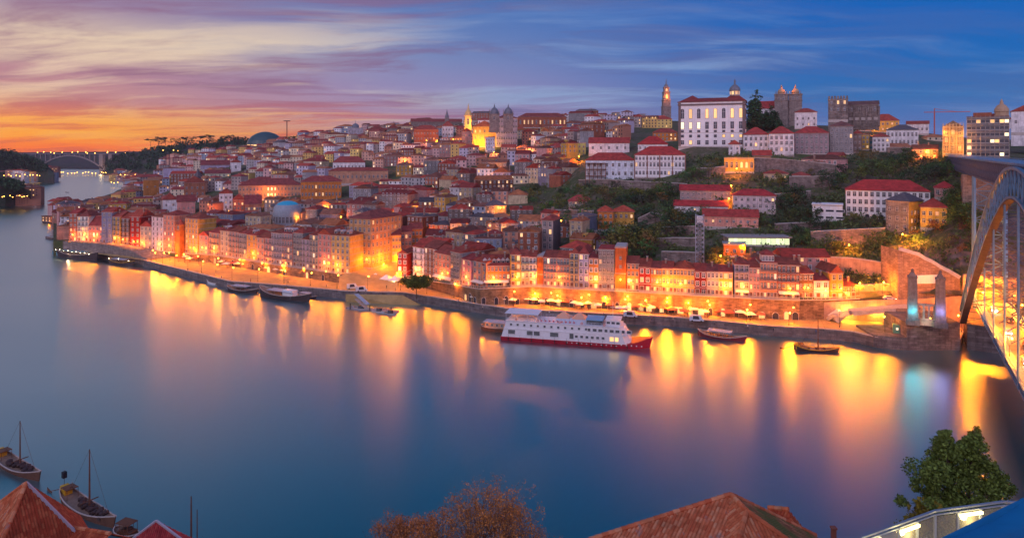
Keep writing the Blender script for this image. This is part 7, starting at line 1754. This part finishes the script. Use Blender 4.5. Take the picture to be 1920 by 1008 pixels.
arcade('low_wall', 'short stone wall under the low pink house by the promenade stairs', [345, 360, 378, 392], QZ, .8, 3., 30., masonry('lit_stone_wall', (.34, .21, .12), 1.3, .6, .5), arches=False)
# people strolling on the quay
def person_mesh(seed, stride):
    q = random.Random(seed); mb = MB(); hh = q.uniform(1.58, 1.82) / 1.75
    def limb(pts, n=8, m=0):
        for (a, ra), (b, rb) in zip(pts, pts[1:]): mb.tube(Vector(a) * hh, Vector(b) * hh, ra, rb, n, m)
    def ring(prof, m, sx=1.35, cx=0, cz=0):
        lb = MB(); lb.lathe(prof, 10); o_ = len(mb.v); mb.v += [((v[0] * sx + cx) * hh, v[1] * hh, (v[2] + cz) * hh) for v in lb.v]; mb.f += [tuple(i + o_ for i in f) for f in lb.f]; mb.m += [m] * len(lb.f)
    for sx, sy in ((-.1, stride), (.1, -stride)):
        limb((((sx, 0, .86), .095), ((sx, sy * .4 - .03, .47), .07), ((sx, sy, .07), .045)), m=1); mb.box((sx - .045) * hh, (sx + .045) * hh, (sy - .19) * hh, (sy + .06) * hh, 0, .08, 1)
    ring([(.02, .80), (.13, .84), (.14, .95), (.125, 1.08), (.15, 1.30), (.16, 1.40), (.10, 1.47), (.055, 1.50), (.05, 1.56)], 0)
    for sx, sy in ((-.22, -stride * .6), (.22, stride * .6)): limb((((sx * .9, 0, 1.41), .055), ((sx * 1.1, sy * .3, 1.12), .045), ((sx * 1.1, sy - .05, .86), .035))); limb((((sx * 1.1, sy - .05, .86), .035), ((sx * 1.1, sy - .08, .76), .03)), m=2)
    ring([(.01, 1.53), (.07, 1.55), (.085, 1.62), (.08, 1.70), (.04, 1.75), (.01, 1.76)], 2, 1.); ring([(.092, 1.65), (.09, 1.71), (.05, 1.77), (.01, 1.785)], 3, 1.)
    return mb
SKIN = pmat('skin', (.45, .27, .20), .6); HAIR = pmat('dark_hair', (.03, .02, .015), .6)
CLO = [('dark', (.03, .03, .04)), ('blue', (.06, .10, .22)), ('red', (.32, .04, .04)), ('beige', (.42, .34, .24)), ('grey', (.18, .18, .19)), ('white', (.6, .6, .6))]
q = random.Random(8)
for i, (px, py) in enumerate(((352, 508), (415, 522), (470, 528), (540, 530), (612, 538), (640, 535), (725, 541), (742, 545), (860, 566), (905, 580), (960, 586), (1030, 590), (1100, 594), (1132, 592), (1222, 600), (1262, 603), (1340, 609), (1402, 616), (1450, 622), (1530, 626))):
    cn, cc = CLO[i % 6]; me = person_mesh(i, .10 + .12 * q.random()).mesh('person', [pmat('clothes_' + cn, cc, .85), pmat('trousers_dark', (.03, .03, .05), .85), SKIN, HAIR]); me.polygons.foreach_set('use_smooth', [True] * len(me.polygons))
    tag(link('person', me, None, WL(px, py, QZ), q.uniform(0, 6.28)), 'person in %s top walking on the promenade, %s from the western end' % (cn, ORD[i + 1]), 'person', 'people strolling on the quay')
# cranes over the eastern roofs
cr = thing('tower_crane', 'thin red tower crane with long jib behind the floodlit scaffolding', 'crane', P(1752, 262, 900)); mb = MB(); mb.beam((0, 0, -10), (0, 0, 38), 1.1); mb.build('tower', M_PARAR, cr); mb = MB(); mb.beam((-14, 0, 37), (48, 0, 38), .9); mb.beam((0, 0, 42), (30, 0, 38), .4); mb.beam((0, 0, 38), (0, 0, 42), .8); mb.build('jib', M_PARAR, cr)
# ------------------------------------------------------------------ the near bank: tiled roofs, trees, terrace
def tilemat(name, c1, c2, c3, moss=0.):
    m = bpy.data.materials.new(name); m.use_nodes = True; t = NT(m.node_tree); b = t.n['Principled BSDF']; b.inputs['Roughness'].default_value = .8; b.inputs['Specular IOR Level'].default_value = .25
    g = t.new('ShaderNodeNewGeometry'); n1 = t.noise(g.outputs['Position'], .9, 6., .65); n2 = t.noise(g.outputs['Position'], .35, 4.)
    c = t.ramp(g.outputs['Random Per Island'], [(0, c1), (.55, c2), (1, c3)]); f = t.maprange(n1, .3, .7, .6, 1.2); c = t.mix(1., c, t.xyz(f, f, f), 'MULTIPLY')
    if moss: c = t.mix(t.math('MULTIPLY', t.maprange(n2, .42, .55), t.maprange(n1, .3, .5, .4, 1.)), c, (.10, .12, .035, 1)) if moss > .5 else t.mix(t.maprange(n1, .58, .70), c, (.30, .25, .22, 1))
    t.put(b.inputs['Base Color'], c); return m
TILE_A = tilemat('old_clay_tiles', (.42, .065, .025), (.54, .10, .04), (.64, .18, .07)); TILE_B = tilemat('weathered_sunlit_tiles', (.58, .12, .045), (.72, .20, .08), (.80, .34, .17), .3); TILE_M = tilemat('mossy_clay_tiles', (.26, .10, .05), (.38, .14, .07), (.48, .22, .11), 1.); TILE_R = tilemat('bright_red_tiles', (.48, .04, .045), (.58, .06, .06), (.62, .11, .09))
def tiled(mb, poly, pitch=.24, rowl=.42, m=0, rise=.07, q=random):
    """cover a planar roof face with rows of barrel tiles running down its slope"""
    P_ = [Vector(p) for p in poly]; n = (P_[1] - P_[0]).cross(P_[2] - P_[0])
    for i in range(len(P_)): pass
    n.normalize()
    if n.z < 0: n = -n
    dn = Vector((0, 0, -1)); dn = (dn - n * dn.dot(n)).normalized(); ac = dn.cross(n).normalized()
    o = P_[0]; uv = [((p - o).dot(ac), (p - o).dot(dn)) for p in P_]
    us = [a for a, _ in uv]; u0, u1 = min(us), max(us); k_ = u0 + pitch / 2
    mb.add([p - n * .02 for p in P_], [tuple(range(len(P_)))], m)
    while k_ < u1:
        xs = []
        for (a, b), (c, d) in zip(uv, uv[1:] + uv[:1]):
            if (a <= k_ < c) or (c <= k_ < a): xs.append(b + (d - b) * (k_ - a) / (c - a))
        if len(xs) >= 2:
            v0, v1 = min(xs), max(xs); v = math.floor(v0 / rowl) * rowl
            while v < v1:
                a, b = max(v0, v), min(v1, v + rowl * 1.05)
                if b - a > .05:
                    j = q.uniform(-.012, .012); r_ = pitch * .40
                    def pt(u_, w_, z_): return o + ac * u_ + dn * w_ + n * z_
                    up, lo = rise * .75, rise * 1.15
                    mb.add([pt(k_ - r_ + j, a, 0), pt(k_ - r_ * .55 + j, a, up), pt(k_ + r_ * .55 + j, a, up), pt(k_ + r_ + j, a, 0), pt(k_ - r_ + j, b, 0.01), pt(k_ - r_ * .55 + j, b, lo), pt(k_ + r_ * .55 + j, b, lo), pt(k_ + r_ + j, b, 0.01)],
                           [(0, 4, 5, 1), (1, 5, 6, 2), (2, 6, 7, 3), (4, 7, 6, 5)], m)
                v += rowl
        k_ += pitch
def ridge(mb, a, b, r_=.16, step=.45, m=0):
    a, b = Vector(a), Vector(b); n = max(1, int((b - a).length / step))
    for i in range(n): mb.tube(a.lerp(b, i / n) + Vector((0, 0, .03)), a.lerp(b, (i + 1.06) / n) + Vector((0, 0, .05)), r_, r_ * 1.12, 7, m)
def near_house(name, label, faces, ridges, base_poly, zb, wallcol, mats, off, verges=()):
    t_ = thing(name, label, 'house', off); o = Vector(off); mb = MB(); q = random.Random(len(label))
    for f, mi in faces: tiled(mb, [Vector(v) - o for v in f], m=mi, q=q)
    ro = mb.build('roof', mats, t_)
    mb = MB()
    for a, b in ridges: ridge(mb, Vector(a) - o, Vector(b) - o)
    mb.build('ridge_tile', TILE_B, ro)
    if verges:
        mb = MB()
        for a, b in verges: mb.beam(Vector(a) - o + Vector((0, 0, .06)), Vector(b) - o + Vector((0, 0, .06)), .22, .2)
        mb.build('verge_board', pmat('pale_verge', (.52, .46, .50), .7), ro)
    mb = MB(); mb.prism([(x - o.x, y - o.y) for x, y in base_poly], zb - o.z, min(v[2] for f, _ in faces for v in f) - .1 - o.z); mb.build('wall', M_PLASTER, t_, color=wallcol)
    return t_
# western house: steep pyramid roof and a lower wing
A = (-43.7, 60, 40); C1 = (-43.0, 51.5, 31); C2 = (-37.2, 62, 31); C0 = (-54, 64, 32.5); C3 = (-46, 71, 31)
near_house('tiled_house', 'house with a steep dark red pyramid roof of clay tiles on the near bank', [((A, C1, C2), 0), ((A, C0, C1), 1), ((A, C2, C3), 0), ((A, C3, C0), 0)], [(A, C1), (A, C0)], [(-43, 52.5), (-38.2, 61.8), (-46, 70), (-53, 63.8)], 22, CREAM, [TILE_A, TILE_B], (-44, 61, 22), verges=((A, C2),))  # west face takes the paler tiles: sunlight put into its colour
g0, g1 = P(112, 984, 62), P(206, 1000, 60); gd = (g1 - g0); gd.z = 0; sl = Vector((gd.y, -gd.x, 0)).normalized() * 5 + Vector((0, 0, -3.6)); sb = Vector((-gd.y, gd.x, 0)).normalized() * 3 + Vector((0, 0, -2.2))
f0, f1, b0, b1 = g0 + sl, g1 + sl, g0 + sb, g1 + sb
near_house('tiled_house', 'lower brown-red tiled wing attached beside the steep pyramid roof', [((g0, g1, f1, f0), 0), ((g0, b0, b1, g1), 0)], [(g0, g1)], [(v.x, v.y) for v in (f0, f1, b1, b0)], 24, CREAM, [TILE_A, TILE_B], tuple((g0 + g1) / 2 - Vector((0, 0, 10))))
a = P(293, 976, 80); zz = 21.5; l = Vector((-48.5, 77, zz)); r_ = Vector((-33.5, 77, zz)); bl = Vector((-47.8, 81.5, zz)); br_ = Vector((-37, 81.5, zz))
near_house('small_tiled_house', 'little house with bright red pyramid roof edged in white on the near bank', [((a, l, r_), 0), ((a, bl, l), 0), ((a, r_, br_), 0), ((a, br_, bl), 0)], [], [(l.x + .3, l.y + .3), (r_.x - .3, r_.y + .3), (br_.x - .3, br_.y - .3), (bl.x + .3, bl.y - .3)], 8, WHITE, [TILE_R], (a.x, a.y, 12), verges=((a, l), (a, r_)))
# big hip roof to the east
A = (15.1, 46, 46.2); Bq = (15.45, 43.9, 46.2); Lq = (1.7, 45, 42.5); Fq = (11.3, 37.6, 42.5); Rq = (22, 40.6, 42.5); Kq = (21.6, 47.5, 42.5)
near_house('tiled_house', 'big house with weathered orange hip roof, moss along its eastern slope', [((A, Lq, Fq), 0), ((A, Fq, Bq), 0), ((Bq, Fq, Rq), 0), ((A, Bq, Rq), 1), ((A, Rq, Kq), 1), ((A, Kq, Lq), 0)], [(A, Bq), (A, Lq), (Bq, Fq), (Bq, Rq), (A, Kq)],
           [(2.8, 44.8), (11.4, 38.6), (21.2, 41.2), (20.9, 46.9)], 34, CREAM, [TILE_B, TILE_M], (13, 43, 35))
e0, e1 = P(1440, 951, 52), P(1478, 955, 51); sl = Vector((-.4, -4, -3.2)); sr = Vector((2.6, 1., -3.2))
near_house('tiled_house', 'lower russet roof ridge showing behind the big mossy hip roof', [((e0, e1, e1 + sl, e0 + sl), 0), ((e1, e1 + sr, e1 + sl), 0)], [(e0, e1)], [(v.x, v.y) for v in (e0 + sl * .8, e1 + sl * .8, e1 + sr * .8, e0 + Vector((0, 1.5, 0)))], 34, PINK, [TILE_A], (21, 50, 34))
po = thing('wooden_post', 'short weathered reddish post standing between the big hip roof and the terrace', 'post', P(1563, 1032, 30)); mb = MB(); mb.box(-.09, .09, -.09, .09, -.6, 1.0); mb.box(-.12, .12, -.12, .12, 1.0, 1.08); mb.build('shaft', pmat('red_wood', (.24, .08, .05), .8, var=.2), po)
# green tree by the terrace
def big_tree(name, label, base, blobs, n, ls, col, trunk_r, seed):
    q = random.Random(seed); t_ = thing(name, label, 'tree', base); o = Vector(base); mb = MB(); tr = MB(); tot = sum(b[1] ** 2 for b in blobs)
    cen = sum((b[0] for b in blobs), Vector()) / len(blobs) - o
    fork = Vector((cen.x * .6, cen.y * .6, cen.z * .55)); tr.tube((0, 0, -1), fork, trunk_r, trunk_r * .6, 9)
    for c, r_ in blobs:
        c = c - o; tr.tube(fork, c, trunk_r * .4, trunk_r * .1, 6)
        subs = [(c + Vector((q.gauss(0, 1), q.gauss(0, 1), q.gauss(0, .8))) * r_ * .45, r_ * q.uniform(.3, .62)) for _ in range(12)]
        for sc, sr_ in subs:
            tr.tube(c, sc, trunk_r * .09, trunk_r * .03, 4)
            for i in range(int(n * r_ ** 2 / tot / 12)):
                d = Vector((q.gauss(0, 1), q.gauss(0, 1), q.gauss(0, 1))).normalized() * sr_ * q.random() ** .5; leaf(mb, sc + d, ls, q)
    mb.build('crown', M_LEAF, t_, color=col); tr.build('trunk', M_BARK, t_); return t_
bl_ = [(P(a, b, y), r_) for a, b, y, r_ in ((1778, 850, 36, .95), (1772, 822, 36, .45), (1822, 838, 36, .9), (1826, 815, 36, .4), (1745, 890, 35, 1.0), (1800, 890, 36, 1.2), (1850, 880, 36, .8), (1748, 950, 34, 1.0), (1785, 945, 35, 1.2), (1845, 935, 35, 1.1), (1876, 915, 36, .7), (1760, 985, 34, 1.0), (1820, 985, 35, 1.2), (1880, 960, 35, .8))]
big_tree('leafy_tree', 'dense dark green leafy tree with twin tops beside the glass-fenced terrace', P(1800, 1230, 36), bl_, 46000, .068, (.13, .18, .04), .3, 3)
bl_ = [(P(a, b, 17.5), r_) for a, b, r_ in ((1712, 962, .22), (1730, 950, .25), (1700, 985, .25), (1745, 975, .3), (1722, 990, .3))]
big_tree('strip_lit_shrub', 'small yellow-lit shrub leaning over the terrace fence', P(1725, 1080, 17.5), bl_, 900, .045, (.16, .13, .02), .05, 8)  # yellow of the strip lights is put into the leaf colour
# bare russet tree
def bare_tree(name, label, base, tips, col, seed):
    q = random.Random(seed); t_ = thing(name, label, 'tree', base); o = Vector(base); tr = MB(); lf = MB()
    def grow(a, d, L, r_, dep):
        b = a + d * L; tr.tube(a, b, r_, r_ * .62, 5 if dep < 3 else 3, cap=False)
        if dep >= 5:
            for _ in range(9): leaf(lf, b + Vector((q.gauss(0, .2), q.gauss(0, .2), q.gauss(0, .2))), .06, q)
            return
        for i in range(3 if dep < 4 else 3):
            nd = (d + Vector((q.gauss(0, .42), q.gauss(0, .42), q.gauss(.10, .28)))).normalized(); grow(a.lerp(b, q.uniform(.7, 1.)), nd, L * q.uniform(.62, .82), r_ * .55, dep + 1)
    for tp, z0 in tips:
        s_ = Vector((q.gauss(0, .4), q.gauss(0, .4), 0)); d = (Vector(tp) - o - s_); grow(s_, d.normalized(), d.length * .36, .17, 0)
    tr.build('trunk', pmat('russet_bark', (.24, .12, .07), .85, var=.3), t_); lf.build('crown', M_LEAF, t_, color=col); return t_
bare_tree('russet_tree', 'nearly bare russet-leaved tree, broadest and tallest of the near bank', P(925, 1160, 60), [(P(905, 925, 60), 0), (P(975, 930, 61), 0), (P(870, 955, 59), 0), (P(1000, 960, 60), 0), (P(930, 950, 58), 0), (P(845, 985, 59), 0), (P(950, 975, 61), 0)], (.62, .24, .07), 4)
bare_tree('russet_tree', 'smaller bare russet tree west of the tall one on the near bank', P(820, 1130, 62), [(P(800, 968, 62), 0), (P(840, 960, 62), 0), (P(770, 985, 61), 0), (P(820, 985, 63), 0)], (.58, .21, .07), 6)
bare_tree('russet_tree', 'lowest bare russet tree, westernmost of three on the near bank', P(735, 1130, 64), [(P(720, 980, 64), 0), (P(752, 975, 64), 0), (P(735, 995, 63), 0)], (.56, .20, .07), 9)
# terrace with glass fence and light strips
tf = 61.3
te = [(5.2, 11.2), (6.8, 13.05), (8.9, 14.03), (10.6, 14.4), (13.5, 14.2), (13.5, 8.2), (5.2, 8.2)]
mb = MB(); mb.prism(te, 58.5, tf); ts = mb.build('terrace_floor', pmat('terrace_tiles', (.30, .28, .26), .7, var=.15)); tag(ts, kind='structure')
fe = thing('glass_fence', 'metal-railed glass fence round the near terrace with glowing light strips', 'fence', (8.9, 14.03, tf))
M_RAIL = pmat('pale_metal_rail', (.32, .35, .40), .4, metal=.5); M_STRIP = emat('led_strip', (1., .80, .32), 7.)
gm = bpy.data.materials.new('fence_glass'); gm.use_nodes = True; t = NT(gm.node_tree); t.n.clear()
tb = t.new('ShaderNodeBsdfTransparent', i_Color=(.72, .70, .66, 1)); gb_ = t.new('ShaderNodeBsdfGlossy', i_Roughness=.08, i_Color=(.9, .9, .9, 1)); dfz = t.new('ShaderNodeBsdfDiffuse', i_Color=(.45, .42, .36, 1))
t.l.new(t.new('ShaderNodeMixShader', i_0=.10, i_1=t.new('ShaderNodeMixShader', i_0=.30, i_1=tb.outputs[0], i_2=dfz.outputs[0]).outputs[0], i_2=gb_.outputs[0]).outputs[0], t.new('ShaderNodeOutputMaterial').inputs[0])
fo = Vector((8.9, 14.03, tf)); fp = [Vector((x, y, tf)) - fo for x, y in te[:5]]
mb = MB(); tp_ = Vector((0, 0, 1.1))
for a, b in zip(fp, fp[1:]): mb.beam(a + tp_, b + tp_, .05, .035); mb.beam(a + tp_ - Vector((0, 0, .08)), b + tp_ - Vector((0, 0, .08)), .03, .03); mb.beam(a + Vector((0, 0, .06)), b + Vector((0, 0, .06)), .05, .05)
mb.build('top_rail', M_RAIL, fe)
led = {(1, 0), (1, 2), (2, 1), (0, 2)}
for i, (a, b) in enumerate(zip(fp, fp[1:])):
    n = max(2, round((b - a).length / .55))
    for j in range(n):
        p, q_ = a.lerp(b, j / n), a.lerp(b, (j + 1) / n); mb = MB(); mb.beam(p, p + Vector((0, 0, 1.03)), .045); mb.build('fence_post', M_RAIL, fe)
        e_ = (q_ - p) * .06; mb = MB(); mb.add([p + e_ + Vector((0, 0, .1)), q_ - e_ + Vector((0, 0, .1)), q_ - e_ + Vector((0, 0, .98)), p + e_ + Vector((0, 0, .98))], [(0, 1, 2, 3)]); mb.build('glass_panel', gm, fe)
        if (i, j) in led:
            mb = MB(); inw = Vector((q_.y - p.y, -(q_.x - p.x), 0)).normalized() * .05; mb.beam(p + inw + Vector((0, 0, .96)), q_ + inw + Vector((0, 0, .96)), .035, .05); mb.build('light_strip', M_STRIP, fe)
            lamp((p + q_) / 2 + inw * 3 + Vector((0, 0, .8)), 14, (1., .78, .30), .08, fe); lamp((p + q_) / 2 - inw * 6 + Vector((0, 0, .75)), 10, (1., .78, .30), .08, fe)
pa = thing('terrace_parasol', 'large bright blue square canvas parasol at the terrace corner', 'parasol', (7.8, 8.5, tf)); ap = Vector((0, 0, 3.9)); cs_ = [Vector((-2.1, .63, 3.3)), Vector((-.63, -2.07, 3.3)), Vector((2.07, -.6, 3.3)), Vector((.6, 2.1, 3.3))]
M_BLUE = pmat('blue_canvas_cloth', (.008, .19, .40), .75, var=.08, vscale=3., bump=.2, bscale=60.)
mb = MB()
for a, b in zip(cs_, cs_[1:] + cs_[:1]):
    N = 8
    for i in range(N):
        for j in range(N):
            pt = lambda u_, v_: ap.lerp(a.lerp(b, u_), v_) + Vector((0, 0, -.10 * math.sin(math.pi * v_) * 1 - .12 * math.sin(math.pi * u_) * v_))
            mb.add([pt(i / N, j / N), pt((i + 1) / N, j / N), pt((i + 1) / N, (j + 1) / N), pt(i / N, (j + 1) / N)], [(0, 1, 2, 3)])
    mb.add([a, b, b - Vector((0, 0, .22)), a - Vector((0, 0, .22))], [(0, 1, 2, 3)])
mb.build('canopy', M_BLUE, pa); mb = MB(); mb.tube((0, 0, 0), ap, .05, n=10); mb.lathe([(.4, 0), (.4, .1), (.06, .12)], 12); mb.build('pole', M_RAIL, pa)
# ------------------------------------------------------------------ evening haze over the river
hm = bpy.data.materials.new('haze'); hm.use_nodes = True; t = NT(hm.node_tree); t.n.clear()
pv = t.new('ShaderNodeVolumePrincipled', i_Density=.00006, i_Anisotropy=.2); pv.inputs['Color'].default_value = (.80, .66, .78, 1)
t.l.new(pv.outputs[0], t.new('ShaderNodeOutputMaterial').inputs['Volume'])
mb = MB(); mb.box(-4200, 4200, -70, 2760, -12, 175); tag(mb.build('haze', hm), kind='stuff')
